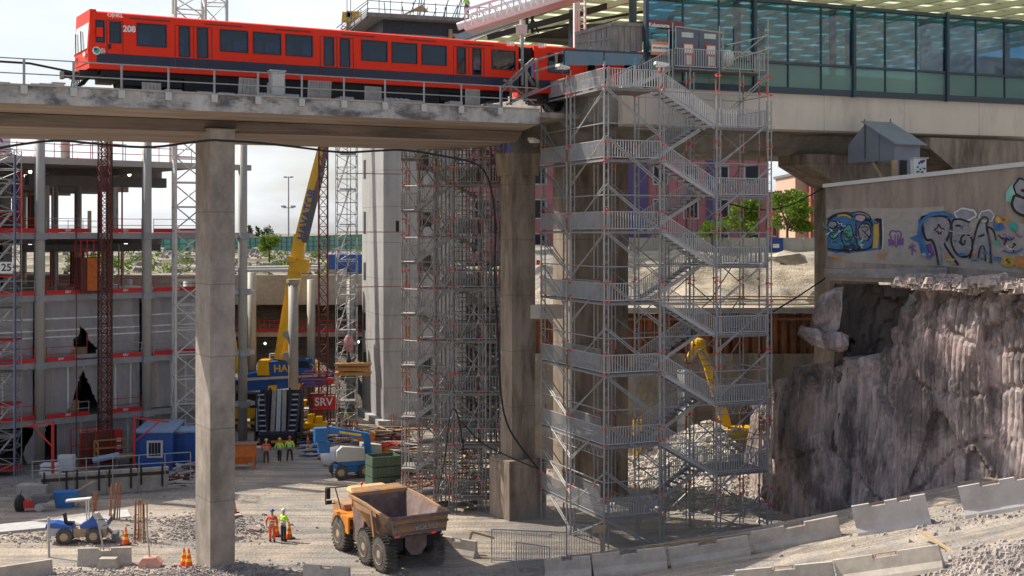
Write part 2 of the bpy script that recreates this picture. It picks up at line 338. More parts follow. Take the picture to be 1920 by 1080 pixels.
for j in range(len(ys)-1):
    for i in range(nx-1): g.f.append((j*nx+i, j*nx+i+1, (j+1)*nx+i+1, (j+1)*nx+i))
def ground_mat():
    m = mat('dusty_ground', (.41, .35, .285), .95, 0, .2, .35, 0, c2=(.28, .26, .24), c2lo=.44, c2hi=.58, c2s=.16)
    n = m.node_tree.nodes; l = m.node_tree.links.new; b = n['Principled BSDF']; t = n['Texture Coordinate']
    last = b.inputs['Base Color'].links[0].from_socket
    z = n.new('ShaderNodeTexVoronoi'); z.inputs['Scale'].default_value = 5.5; l(t.outputs['Object'], z.inputs[0])
    z1 = n.new('ShaderNodeTexNoise'); z1.inputs['Scale'].default_value = 9; z1.inputs['Detail'].default_value = 5; z1.inputs['Roughness'].default_value = .8; l(t.outputs['Object'], z1.inputs[0])
    r = n.new('ShaderNodeMapRange'); r.inputs[1].default_value = .34; r.inputs[2].default_value = .66; r.inputs[3].default_value = .7; r.inputs[4].default_value = 1.25; l(z1.outputs['Fac'], r.inputs[0])
    v = n.new('ShaderNodeVectorMath'); v.operation = 'SCALE'; l(last, v.inputs[0]); l(r.outputs[0], v.inputs['Scale'])
    mt_ = n.new('ShaderNodeMapping'); mt_.inputs['Rotation'].default_value = (0, 0, .55); mt_.inputs['Scale'].default_value = (.06, 1.5, 1); l(t.outputs['Object'], mt_.inputs[0])
    zt_n = n.new('ShaderNodeTexNoise'); zt_n.inputs['Scale'].default_value = 1.0; zt_n.inputs['Detail'].default_value = 5; zt_n.inputs['Distortion'].default_value = .9; l(mt_.outputs[0], zt_n.inputs[0])
    rt_ = n.new('ShaderNodeMapRange'); rt_.inputs[1].default_value = .4; rt_.inputs[2].default_value = .6; rt_.inputs[3].default_value = .72; rt_.inputs[4].default_value = 1.12; l(zt_n.outputs['Fac'], rt_.inputs[0])
    v2 = n.new('ShaderNodeVectorMath'); v2.operation = 'SCALE'; l(v.outputs[0], v2.inputs[0]); l(rt_.outputs[0], v2.inputs['Scale']); v = v2
    # green growth on the far bank
    sx = n.new('ShaderNodeSeparateXYZ'); l(t.outputs['Object'], sx.inputs[0])
    ry = n.new('ShaderNodeMapRange'); ry.inputs[1].default_value = 128; ry.inputs[2].default_value = 131; l(sx.outputs[1], ry.inputs[0])
    zg = n.new('ShaderNodeTexNoise'); zg.inputs['Scale'].default_value = .25; zg.inputs['Detail'].default_value = 6; l(t.outputs['Object'], zg.inputs[0])
    rg = n.new('ShaderNodeMapRange'); rg.inputs[1].default_value = .42; rg.inputs[2].default_value = .55; l(zg.outputs['Fac'], rg.inputs[0])
    mm = n.new('ShaderNodeMath'); mm.operation = 'MULTIPLY'; l(ry.outputs[0], mm.inputs[0]); l(rg.outputs[0], mm.inputs[1])
    xg = n.new('ShaderNodeMix'); xg.data_type = 'RGBA'; l(mm.outputs[0], xg.inputs[0]); l(v.outputs[0], xg.inputs[6]); xg.inputs[7].default_value = (.10, .105, .045, 1)
    l(xg.outputs[2], b.inputs['Base Color'])
    u = n.new('ShaderNodeBump'); u.inputs['Strength'].default_value = .5; u.inputs['Distance'].default_value = .12
    ad = n.new('ShaderNodeMath'); ad.operation = 'ADD'; l(z1.outputs['Fac'], ad.inputs[0]); l(z.outputs['Distance'], ad.inputs[1]); l(ad.outputs[0], u.inputs['Height']); l(u.outputs[0], b.inputs['Normal'])
    return m
struct('ground', g, ground_mat(), smooth=True)
# loose stone, one heap of stuff per area
m_gravel = mat('crushed_stone', (.36, .32, .295), .9, 0, .35, .9, 0, c2=(.22, .19, .18), c2lo=.5, c2hi=.6, c2s=1.6)
def scatter(cnt, areas, r0, r1, seed):
    rr = random.Random(seed); mb = MB(); tot = sum(a[4] for a in areas)
    for x, y, sx, sy, wgt in areas:
        for i in range(int(cnt*wgt/tot)):
            a = x+rr.gauss(0, sx); b = y+rr.gauss(0, sy)
            if cl_side(a, b) > -.3: continue
            r = r0+(r1-r0)*rr.random()**4
            mb.rock((a, b, zf(a, b)), r, rr)
    return mb
tag(mesh_obj('gravel', scatter(13000, [(-19, 63.8, 4.5, 1.3, 6), (-17.3, 74.3, 1.8, 1.3, 2), (-14.5, 65.5, 2.0, .9, 1.6), (-19.3, 77.5, 1.8, 1.0, 1.2), (-30, 88, 6, 2.5, 1.0), (-24.5, 73, 4, .8, 1.4)], .03, .15, 3), m_gravel), kind='stuff')
tag(mesh_obj('gravel', scatter(4200, [(19.8, 51.8, 2.6, 1.7, 4), (23.5, 60.5, 3, 1.2, 1), (10, 53.5, 4, 2.0, .7), (5, 64.5, 6, .8, .6)], .05, .2, 4), m_gravel), kind='stuff')
m_white_rub = mat('pale_blasted_rock', (.48, .45, .41), .9, 0, .3, 1.5, 0)
rr = random.Random(5); mb = MB()
for i in range(7000):
    x = rr.gauss(12.0, 3.0); y = rr.gauss(88, 3.6)
    if cl_side(x, y) < -.2 and y < 97: mb.rock((x, y, zf(x, y)-.05), .05+.34*rr.random()**4, rr)
tag(mesh_obj('rubble', mb, m_white_rub), kind='stuff')
# ---------------------------------------------------------------- rock cut
m_rock = mat('rock', (.45, .365, .345), .9, 0, .3, 2.2, 1.0, 7, (1, 1, .045), (.12, .10, .095), .44, .58, .5, c2st=(1, 1, .35))
def rock_extra(m):
    n = m.node_tree.nodes; l = m.node_tree.links.new; b = n['Principled BSDF']; t = n['Texture Coordinate']; last = b.inputs['Base Color'].links[0].from_socket
    for sc_, lo, hi, c, st, loc in ((.22, .5, .62, (.46, .34, .31), (1, 1, .6), (1, 9, 2)), (.5, .63, .7, (.33, .17, .07), (1, 1, .3), (4, 1, 9)), (4.5, .56, .68, (.62, .55, .54), (1, 1, .05), (0, 0, 4)), (3.8, .57, .66, (.09, .07, .08), (1, 1, .05), (3, 0, 4)), (.16, .52, .6, (.13, .105, .10), (1, 1, .9), (5, 5, 1))):
        mp = n.new('ShaderNodeMapping'); mp.inputs['Scale'].default_value = st; mp.inputs['Location'].default_value = loc; l(t.outputs['Object'], mp.inputs[0])
        z = n.new('ShaderNodeTexNoise'); z.inputs['Scale'].default_value = sc_; z.inputs['Detail'].default_value = 8; z.inputs['Roughness'].default_value = .72; z.inputs['Distortion'].default_value = .6; l(mp.outputs[0], z.inputs[0])
        r = n.new('ShaderNodeMapRange'); r.inputs[1].default_value = lo; r.inputs[2].default_value = hi; r.inputs[4].default_value = .8; l(z.outputs['Fac'], r.inputs[0])
        x = n.new('ShaderNodeMix'); x.data_type = 'RGBA'; l(r.outputs[0], x.inputs[0]); l(last, x.inputs[6]); x.inputs[7].default_value = (*c, 1); last = x.outputs[2]
    l(last, b.inputs['Base Color'])
rock_extra(m_rock)
def rockline(s):
    k = 0
    for (x0, y0), (x1, y1) in zip(CL, CL[1:]):
        d = math.hypot(x1-x0, y1-y0)
        if k+d >= s or (x1, y1) == CL[-1]: f = (s-k)/d; return V((x0+(x1-x0)*f, y0+(y1-y0)*f, 0))
        k += d
def ztop(px):
    tab = [(1380, 3.0), (1440, 6.8), (1470, 7.9), (1500, 8.8), (1560, 9.7), (1640, 10.4), (1660, 11.6), (1685, 13.4), (1712, 14.4), (1740, 14.5), (1790, 14.9), (1860, 14.7), (1940, 14.9), (3000, 15)]
    for (a, b), (c, d) in zip(tab, tab[1:]):
        if a <= px <= c: return b+(d-b)*(px-a)/(c-a)
    return 3.0 if px < 1380 else 15
def facet(a, b, sd):                     # flat broken planes with sharp edges: each cell is a tilted plane
    d, pts = noise.voronoi(V((a, b, sd)), distance_metric='DISTANCE', exponent=1); p = pts[0]
    h = noise.cell_vector(p*7.3+V((sd, 1, 2))); return (h.x-.5)*1.0+((a-p.x)*(h.y-.5)+(b-p.y)*(h.z-.5))*1.6
mb = MB(); NS = 800; NV = 84; ST = 38.0
for i in range(NS+1):
    s = 5+ST*i/NS; q = rockline(s); q2 = rockline(s+.1); d = (q2-q).normalized(); nrm = V((d.y, -d.x, 0))   # faces camera side
    if nrm.x > 0: nrm = -nrm
    px = 960+FOC*q.x/max(q.y, 1); zt = ztop(px+22)+noise.noise(V((s*.9, 0, 1)))*.35+noise.noise(V((s*3, 0, 1)))*.15
    zt0 = -.3
    fl = abs(math.sin(s*math.pi/.36))**.55*.12
    for j in range(NV+1):
        v = j/NV
        if v <= .8:
            z = zt0+(zt-zt0)*v/.8; k = -.09*z
        else:
            u = (v-.8)/.2; z = zt+u*.5*noise.noise(V((s*.5, 7, 2)))+u*.25; k = -.09*zt-u*3.0
        top = sstep(.62, .8, v); big = noise.noise(V((s*.17, z*.10, 3)))*.9
        cell = facet(s*.28, z*.11, 4)*.7+facet(s*.7+z*.12, z*.22, 9)*.22+facet(s*2.2, z*1.3, 2)*(.03+.25*top)-.22*max(0.0, 1-abs(noise.noise(V((s*.12, z*.22, 21))))/.035)
        rough_ = noise.noise(V((s*2.2, z*2.0, 3)))*(.04+.1*top)+noise.noise(V((s*6, z*5, 3)))*.03
        drill = 1 if noise.noise(V((s*.2, z*.2, 11))) < .34 and v < .76 else .3
        if v > .8: big *= 1-(v-.8)/.2*.8
        off = big+cell*(1-.4*top)+rough_*(1+1.8*top)+fl*drill
        mb.v.append(q+nrm*(off+k)+V((0, 0, z+rough_*1.5*top)))
for i in range(NS):
    for j in range(NV): a = i*(NV+1)+j; mb.f.append((a, a+1, a+NV+2, a+NV+1))
struct('rock_face', mb, m_rock)
# boulders along the rim
rr = random.Random(11)
mb = MB()
for i in range(900):
    px = rr.uniform(1680, 1960); s = None
    D = 72.5-(px-1690)/270*6.5-rr.uniform(0, 3.6)
    mb.rock(((px-960)/FOC*D, D, 14.6+rr.uniform(-.15, .3)+.3*noise.noise(V((px*.03, D, 0)))), .05+.42*rr.random()**4, rr)
tag(mesh_obj('rim_rubble', mb, mat('rim_stone', (.36, .29, .255), .9, 0, .45, 2, 0)), kind='stuff')
def boulder(c, r, seed, label, rot=0, mt=None):
    rr = random.Random(seed); mb = MB(); mb.ball((0, 0, 0), (1, 1, 1), 8, 5)
    for v in mb.v:
        v.x += noise.noise(v*1.6+V((seed, 0, 0)))*.8; v.z += noise.noise(v*1.9+V((0, seed, 0)))*.8; v.y += noise.noise(v*1.7+V((0, 0, seed)))*.6
        m = max(abs(v.x), abs(v.y), abs(v.z)); v *= (.55+.45/max(m, .3))
        v.x *= r[0]; v.y *= r[1]; v.z *= r[2]
    m = Matrix.Rotation(rot, 3, 'Y'); mb.v = [m@v+V(c) for v in mb.v]
    return solo('boulder', mb, mt or m_rock, label, 'boulder')
boulder(P(1552, 590, 75.5), (.75, .8, 1.7), 3, 'tall jagged slab of dark rock leaning at the left end of the graffiti wall', .25)
boulder(P(1525, 632, 75), (1.0, .8, .45), 5, 'pale flat broken slab jutting left under the leaning rock', .5)
boulder(P(1565, 640, 74.5), (.8, .8, .6), 8, 'rounded dark block at the foot of the leaning slab', .1)
boulder(P(1478, 484, 104), (1.5, .9, .5), 9, 'long pale covered block lying on the sand bank below the hoarding', 0, m_conc)
boulder(G(470, 998), (.75, .5, .35), 12, 'grey boulder left of the orange clad worker')
boulder(G(445, 1012), (.5, .35, .25), 14, 'small reddish rock lying in gravel near the concrete block with a cone')
# ---------------------------------------------------------------- far retaining wall and basement under the bank (left)
YB = 125.0
r_ = thing('basement_structure', 'long concrete basement frame with dark openings under the green bank', 'building', (-18, YB, 0))
zt = 13.3; zb = 10.4
def XB(px, D=YB): return (px-960)/FOC*D
mesh_obj('wall', MB().ext(XB(-40), XB(940), YB, YB+.6, zb, zt), m_conc, r_, True)
mesh_obj('floor_slab', MB().ext(XB(-40), XB(940), YB-.3, YB+14, 7.3, 7.75), m_conc, r_, True)
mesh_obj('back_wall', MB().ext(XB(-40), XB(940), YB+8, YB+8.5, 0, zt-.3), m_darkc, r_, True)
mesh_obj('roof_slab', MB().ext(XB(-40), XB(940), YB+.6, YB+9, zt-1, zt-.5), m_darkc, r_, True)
for px, wd in ((247, .8), (357, .8), (477, .85), (587, .8), (660, .8), (700, .8)):
    mesh_obj('column', MB().lathe((XB(px), YB-1.2, 0), [(wd/2, 0), (wd/2, 12.9 if px != 477 else 13.6)], 14), m_bcol, r_, True, True)
rb = MB(); rp_ = MB()
rb.ext(XB(430), XB(690), YB-.36, YB-.33, 7.75, 8.05)
for i in range(0, 28): x = XB(430)+i*.5*1.0; rp_.bar((x, YB-.34, 8), (x, YB-.34, 8.9), .05)
for z in (8.45, 8.9): rp_.bar((XB(430), YB-.34, z), (XB(690), YB-.34, z), .05)
mesh_obj('toe_board', rb, m_redb, r_, True); mesh_obj('guard_rail', rp_, m_redst, r_, True)
for px, py in ((497, 644), (528, 640), (672, 641), (553, 648)): mesh_obj('lamp', MB().ball(P(px, py, YB-.6), .13, 8, 6), m_lamp, r_, True, True)
# big free-standing column in front of the crane
c_ = thing('steel_column', 'tall pale round column with brackets standing in front of the blue crane', 'column', (XB(550, 118), 118, 0))
mesh_obj('shaft', MB().lathe((0, 0, 0), [(.46, 0), (.46, 13.0)], 18), m_bcol, c_, smooth=True)
mesh_obj('capital', MB().lathe((0, 0, 12.6), [(.5, 0), (.62, .2), (.62, .55)], 18), m_bcol, c_)
for z, s in ((5.4, -1), (1.9, -1), (7.4, -1)): mesh_obj('bracket', MB().prism([(.4*s, -.15, z), (.95*s, -.15, z+.5), (.95*s, -.15, z+.9), (.4*s, -.15, z+1.1)], (0, .3, 0)), m_bcol, c_)
mesh_obj('footing', MB().ext(-1.6, 1.6, -1.2, 1.2, -.2, 1.2), m_conc, c_)
solo('concrete_block', MB().box(G(592, 748)+V((0, 0, .9)), (6, 1.6, 1.8)), m_conc, 'pale low concrete wall behind the red steel hoist base', 'concrete block')
# noise barrier and lamps beyond the bank
nb = thing('noise_barrier', 'long green glazed noise barrier running along the far road', 'barrier', (-30, 190, 14.2))
for k, (a, b, ya, yb_, yc, yd) in enumerate(((60, 440, 452, 446, 478, 476), (440, 700, 447, 440, 474, 468))):
    A = P(a, ya, 195 if k == 0 else 190); Bb = P(b, yb_, 190 if k == 0 else 182); C_ = P(a, yc, 195 if k == 0 else 190); D_ = P(b, yd, 190 if k == 0 else 182)
    mesh_obj('glass_panel', MB().prism([C_, D_, Bb, A], (0, .12, 0)), m_teal, nb, True)
    fr = MB(); n = 26
    for i in range(n+1): t = i/n; fr.bar(C_.lerp(D_, t)+V((0, -.1, 0)), A.lerp(Bb, t)+V((0, -.1, .1)), .12)
    for t in (0, .33, .66, 1): fr.bar(C_.lerp(A, t)+V((0, -.1, 0)), D_.lerp(Bb, t)+V((0, -.1, 0)), .14)
    mesh_obj('post', fr, m_dgrey, nb, True)
    mesh_obj('kerb_wall', MB().prism([C_+V((0, -.2, -3)), D_+V((0, -.2, -3)), D_+V((0, -.2, 0)), C_+V((0, -.2, 0))], (0, .5, 0)), m_conc, nb, True)
lp = thing('street_lamp', 'tall floodlight mast rising behind the noise barrier', 'street lamp', P(541, 470, 200))
mesh_obj('pole', MB().tube((0, 0, 0), (0, 0, 11.6), .16, 8, .09), m_grey, lp)
mesh_obj('lamp_head', MB().bar((-.8, 0, 6.7), (.8, 0, 6.7), .12).box((-.75, 0, 6.9), (.7, .5, .3)).box((.75, 0, 6.9), (.7, .5, .3)), m_grey, lp)
mesh_obj('top_lamp', MB().box((-.5, 0, 11.5), (.5, .4, .2)).box((.5, 0, 11.5), (.5, .4, .2)).bar((-.5, 0, 11.4), (.5, 0, 11.4), .08), m_grey, lp)
# bushes and stones on the bank
def leafball(mb, c, r, n, rr, ls=.16, flat=.8):
    c = V(c)
    for i in range(n):
        d = V((rr.gauss(0, 1), rr.gauss(0, 1), rr.gauss(0, 1))).normalized()*(rr.random()**.4)
        p = c+V((d.x*r, d.y*r, d.z*r*flat)); a = V((rr.gauss(0, 1), rr.gauss(0, 1), rr.gauss(0, 1))).normalized(); b = a.cross(V((rr.random(), rr.random(), rr.random()))).normalized(); s = ls*rr.uniform(.6, 1.3)
        mb.add([p-a*s, p+b*s*.6, p+a*s, p-b*s*.6], [(0, 1, 2, 3)])
rr = random.Random(21); mb = MB()
for i in range(90):
    px = rr.uniform(120, 690); D = rr.uniform(131, 175); x = (px-960)/FOC*D; leafball(mb, (x, D, zf(x, D)+.3), rr.uniform(.5, 1.3), 50, rr, .2, .6)
tag(mesh_obj('scrub', mb, m_leaf), kind='stuff')
mb = MB()
for i in range(500):
    px = rr.uniform(120, 690); D = rr.uniform(129, 180); x = (px-960)/FOC*D; mb.rock((x, D, zf(x, D)), .1+rr.random()**3*.8, rr)
tag(mesh_obj('bank_stones', mb, m_gravel), kind='stuff')
solo('shipping_container', MB().box(P(720, 0, 140)*1, (1, 1, 1)) if 0 else MB().box((XB(657, 131), 132, 14.2), (4.4, 2.4, 2.0)), m_sbg, 'blue container on the bank behind the scaffold ladder tower', 'container')
pp = MB()
for i in range(6): pp.tube((XB(440, 129), 129+i*.35, 13.6+.25*(i % 2)), (XB(600, 129), 130+i*.35, 13.7+.25*(i % 2)), .16, 8)
solo('pipe_stack', pp, m_grey, 'stack of long grey pipes lying along the top of the bank', 'pipe stack')
def tree(c, h, r, label, n=2600, mt=None, tall=1.0, seed=1, name='tree', cat='tree', group=None):
    rr = random.Random(seed); t = thing(name, label, cat, c, 0, group)
    tb = MB(); tb.tube((0, 0, -1), (0, 0, h*.45), r*.07, 7, r*.05)
    cr = MB(); k = 16
    for i in range(k):
        a = rr.uniform(0, 6.28); q = r*rr.uniform(.2, .85); z = h*rr.uniform(.35, .93); q *= 1.15-abs(z/h-.55)
        e = V((math.cos(a)*q, math.sin(a)*q, z)); tb.tube((0, 0, h*.35), e, r*.03, 5, .02)
        leafball(cr, e, r*rr.uniform(.28, .48), n//k, rr, .17, .85*tall)
    mesh_obj('trunk', tb, m_bark, t); mesh_obj('crown', cr, mt or m_leaf, t); return t
tree(P(1476, 450, 126)-V((0, 0, .8)), 5.6, 2.4, 'bright green leafy tree beside the red brick building', 4200, seed=2)
tree(P(1402, 452, 124)-V((0, 0, .8)), 5.2, 2.2, 'green leafy tree seen through the right edge of the scaffold stair', 3600, m_leaf, seed=3)
tree(P(1335, 452, 112)-V((0, 0, .3)), 1.9, 1.3, 'low bright shrub growing left of the two trees behind the scaffold', 900, seed=4, name='shrub', cat='shrub')
tree(P(505, 476, 150), 2.0, 1.6, 'yellow green bush in the middle of the bank left of the crane boom', 1100, seed=6, name='shrub', cat='shrub')
for i, px in enumerate((467, 485, 503)): tree(P(px, 452, 215), 2.6, .8, ('leftmost','middle','rightmost')[i]+' of three small conifers poking above the noise barrier', 260, m_leafd, 1.5, 30+i, 'conifer', 'tree', 'conifers behind the noise barrier')
# ---------------------------------------------------------------- right hand back pit wall: sheet piles, ledge, hoarding, buildings
YP = 96.0
sp = MB(); x = XB(975, YP)
while x < XB(1600, YP):
    sp.prism([(x, YP, 8.4), (x+.2, YP-.3, 8.4), (x+.5, YP-.3, 8.4), (x+.7, YP, 8.4), (x+.7, YP+.05, 8.4), (x, YP+.05, 8.4)], (0, 0, 3.0)); x += .72
sp_ = solo('sheet_pile_wall', sp, m_sheet, 'rusty orange sheet pile wall below the sand bank', 'retaining wall')
solo('capping_beam', MB().ext(XB(975, YP), XB(1600, YP), YP-.5, YP+1.2, 11.45, 11.85), m_conc, 'pale concrete capping beam along the top of the rusty sheet piles', 'beam')
solo('walers', MB().ext(XB(975, YP), XB(1600, YP), YP-.55, YP-.32, 10.9, 11.1), m_rust, 'dark steel waler beam across the rusty sheet piles', 'beam')
lw = MB(); rr = random.Random(4)
xa, xb_ = XB(960, 94), XB(1620, 94); NN = 60
for i in range(NN+1):
    for j in range(13):
        z = j/12*8.5; lw.v.append(V((xa+(xb_-xa)*i/NN, 95.3-.12*(8.5-z)+noise.noise(V((i*.3, z*.5, 2)))*.5-(1.0 if j == 0 else 0), z if j < 12 else 8.45)))
for i in range(NN):
    for j in range(12): a = i*13+j; lw.f.append((a, a+13, a+14, a+1))
struct('pit_wall', lw, mat('shotcrete', (.30, .27, .23), .9, 0, .2, .8, .4, 6))
for x0, w_, k in ((XB(1415, 95), 3.2, 0), (XB(1240, 95), 4, 1)):
    solo('plank_pile', MB().box((x0+3, 98.5, 12.3), (9, .25, .12), rz=.03).box((x0+2, 99.3, 12.5), (8, .25, .12), rz=-.04).box((x0+3, 97.6, 12.0), (7.5, .25, .12)), m_wood, ('long timber planks laid on the sand above the sheet piles, right part', 'long timber planks on the sand seen behind the scaffold')[k], 'planks')
fe = thing('hoarding', 'grey sheet metal hoarding along the top of the sand bank', 'fence', P(1450, 475, 113))
a, b = XB(1180, 113), XB(1560, 113)
mesh_obj('panel', MB().ext(a, b, 113, 113.08, 15.4, 17.0), m_fence, fe, True)
pm = MB(); x = a
while x < b: pm.bar((x, 112.93, 15.2), (x, 112.93, 17.05), .09); x += 2.2
mesh_obj('post', pm, m_grey, fe, True)
fs_ = mesh_obj('banner', MB().ext(XB(1443, 112.9), XB(1468, 112.9), 112.82, 112.86, 15.7, 17.0), mat('banner_blue', (.02, .07, .35), .5), fe, True)
mesh_obj('lettering', MB().ext(XB(1449, 112.8), XB(1461, 112.8), 112.77, 112.79, 16.1, 16.45), m_white, fs_, True)
def building(px0, px1, D, z0, z1, mt, label, depth=14, rows=0, cols=0, name='apartment_building', roofm=None, band=None):
    x0, x1 = XB(px0, D), XB(px1, D); t = thing(name, label, 'building', ((x0+x1)/2, D, z0))
    mesh_obj('wall', MB().ext(x0, x1, D, D+depth, z0, z1), mt, t, True)
    mesh_obj('roof', MB().ext(x0-.3, x1+.3, D-.3, D+depth+.3, z1+.003, z1+.4), roofm or m_dgrey, t, True)
    for r in range(rows):
        for c in range(cols):
            wx = x0+(x1-x0)*(c+.5)/cols; wz = z0+(z1-z0)*(r+.55)/rows; ww = (x1-x0)/cols*.26; wh = (z1-z0)/rows*.3
            f = mesh_obj('window', MB().ext(wx-ww, wx+ww, D-.06, D-.003, wz-wh, wz+wh), m_grey, t, True)
            mesh_obj('pane', MB().ext(wx-ww*.8, wx+ww*.8, D-.09, D-.063, wz-wh*.85, wz+wh*.85), m_frame, f, True)
    return t
pb = building(868, 1438, 150, 14, 30, m_pink, 'pink panelled building behind the scaffold stair', 16, 4, 10)
for px0, px1 in ((1176, 1215), (1325, 1352), (935, 960)): mesh_obj('panel', MB().ext(XB(px0, 150), XB(px1, 150), 149.7, 149.9, 14, 29.9), m_purple, pb, True)
building(1432, 1552, 200, 12, 23.4, m_brick, 'low red brick building behind the bright green tree', 20, 3, 9)
building(1491, 1520, 188, 12, 25.8, m_tan, 'pale brick stair block beside the red brick building', 14, 0, 0)
building(1520, 1560, 186, 12, 24.6, m_brick, 'taller red brick block at the left end of the graffiti wall', 14, 4, 2)
# ---------------------------------------------------------------- viaduct
VL = Ln(((180-960)/FOC*63.0, 63.0), (.8536, .521))       # near side of the train
def vz(t): return .01*t
t500, D500 = VL.px(500, -2.5)
ZTOP = Z(183, D500)-vz(t500); ZFB = Z(212, D500)-vz(t500)
prof = [(-2.5, ZTOP), (-2.5, ZFB), (-.9, ZFB-.28), (.2, ZFB-.34), (8.2, ZFB-.34), (10.0, ZFB), (10.0, ZTOP), (9.7, ZTOP), (9.7, ZTOP-.35), (-2.2, ZTOP-.35), (-2.2, ZTOP)]
def vprism(ln, prof, t0, t1, n=1, gr=.01):
    mb = MB(); m = len(prof)
    for k in range(n+1):
        t = t0+(t1-t0)*k/n
        for s, z in prof: mb.v.append(ln.at(t, s, z+gr*t))
    for k in range(n):
        for i in range(m): a = k*m+i; b = k*m+(i+1) % m; mb.f.append((a, b, b+m, a+m))
    mb.f += [tuple(range(m-1, -1, -1)), tuple(range(n*m, (n+1)*m))]
    return mb
tA, _ = VL.px(-250, -2.5); tB, _ = VL.px(1010, -2.5)
va = thing('metro_viaduct', 'grey brown concrete rail viaduct crossing the pit at the left', 'viaduct', VL.at(0, 0, 0), math.atan2(VL.d.y, VL.d.x))
mesh_obj('deck', vprism(VL, prof, tA, tB, 40), m_soffit, va, True)
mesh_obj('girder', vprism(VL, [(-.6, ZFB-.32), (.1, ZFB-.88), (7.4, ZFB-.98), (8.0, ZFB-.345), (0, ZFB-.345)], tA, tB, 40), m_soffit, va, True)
mesh_obj('girder_side', vprism(VL, [(-.75, ZFB-.33), (-.1, ZFB-.86), (.05, ZFB-.86), (-.55, ZFB-.335)], tA, tB, 40), m_web, va, True)  # side strip coloured much darker than the soffit concrete
mesh_obj('fascia', vprism(VL, [(-2.62, ZTOP+.004), (-2.62, ZFB-.02), (-2.502, ZFB-.02), (-2.502, ZTOP+.004)], tA, tB, 40), m_fascia, va, True)
mesh_obj('coping', vprism(VL, [(-2.72, ZTOP+.09), (-2.72, ZTOP+.008), (-2.15, ZTOP+.008), (-2.15, ZTOP+.09)], tA, tB, 20), m_conc, va, True)
for s in (.75, 2.25, 5.3, 6.8): mesh_obj('rail', vprism(VL, [(s, ZTOP+.15), (s, ZTOP-.1), (s+.08, ZTOP-.1), (s+.08, ZTOP+.15)], tA, tB+22, 1), m_rust, va, True)
mesh_obj('ballast', vprism(VL, [(-2.1, ZTOP-.05), (-2.1, ZTOP-.34), (9.6, ZTOP-.34), (9.6, ZTOP-.05)], tA, tB+22, 10), m_gravel, va, True)
# columns
def column(px0, px1, D, z1, dy, label, top=None, ped=None, mt=m_col, name='bridge_column'):
    """px0..px1 span of the wide face's bottom, D its depth"""
    x0 = (px0-960)/FOC*D; c = V((x0, D, 0)); rz = math.atan2(VL.d.y, VL.d.x)
    w_ = (px1-px0)/FOC*D/VL.d.x
    t = thing(name, label, 'bridge column', c, rz)
    mesh_obj('shaft', MB().ext(0, w_, 0, dy, -.3, z1), mt, t)
    if top: mesh_obj('capital', MB().prism([(-.2, -.1, z1), (w_+.2, -.1, z1), (w_+top[0], -.1, z1+top[1]), (-top[0], -.1, z1+top[1])], (0, dy+.2, 0)), mt, t)
    if ped: mesh_obj('pedestal', MB().ext(-ped[0], w_+ped[0], -ped[0], dy+ped[0], -.3, ped[1]), mt, t)
    return t
zc = ZFB-.9
column(394, 435, 65.2, zc+.2, 2.4, 'tall square concrete column under the left part of the viaduct', (.12, .02))
solo('timber_packing', MB().box(VL.at(VL.px(415)[0], 1.3, zc+.15), (1, .5, .12), rz=.5), m_darkwood, 'dark packing pads on top of the left viaduct column', 'packing')
p2 = column(960, 1004, 78.0, Z(328, 78), 1.35, 'brown concrete pier on a wider pedestal left of the big scaffold stair', (.35, 1.35), (.5, Z(862, 78)), m_pier)
solo('tie_beam', MB().bar(P(992, 584, 79), P(1052, 584, 79.5), .7, .85), m_cream, 'short pale concrete beam joining the two piers half way up', 'beam')
solo('tie_beam', MB().bar(P(992, 918, 79), P(1012, 922, 79.5), .7, 1.3), m_pier, 'short brown concrete beam low between the piers', 'beam')
column(1072, 1184, 83.0, 23.2, 2.2, 'massive dark concrete pier standing inside the big scaffold stair', None, None, m_pier)
column(1284, 1300, 93.0, 7.4, .9, 'low pale concrete pillar far behind the scaffold stair beside the rubble heap', None, None, m_tower)
# railing on the fascia
posts = [-30, 45, 138, 228, 316, 402, 484, 566, 645, 722, 795, 865, 938]
rl = thing('parapet_railing', 'thin grey steel railing with small base plates along the viaduct edge', 'railing', VL.at(0, -2.75, ZTOP))
pp = []
for px in posts:
    t, D = VL.px(px, -2.75); q = VL.at(t, -2.75, ZTOP-.1+vz(t)); pp.append(t)
    po = mesh_obj('post', MB().bar(q+V((0, 0, -.15)), q+V((0, 0, 1.35)), .09, .09), m_galv, rl, True)
    mesh_obj('base_plate', MB().box(q+V((0, 0, -.08)), (.3, .12, .38), rz=.55), m_steelw, po, True)
for h in (.65, 1.33):
    m = MB()
    for a, b in zip(pp, pp[1:]): m.tube(VL.at(a, -2.75, ZTOP-.1+h+vz(a)), VL.at(b, -2.75, ZTOP-.1+h+vz(b)), .03)
    m.tube(VL.at(pp[-1], -2.75, ZTOP-.1+h+vz(pp[-1])), VL.at(tB-.3, -2.75, ZTOP-.1+h+vz(tB)), .03)
    mesh_obj('rail', m, m_galv, rl, True)
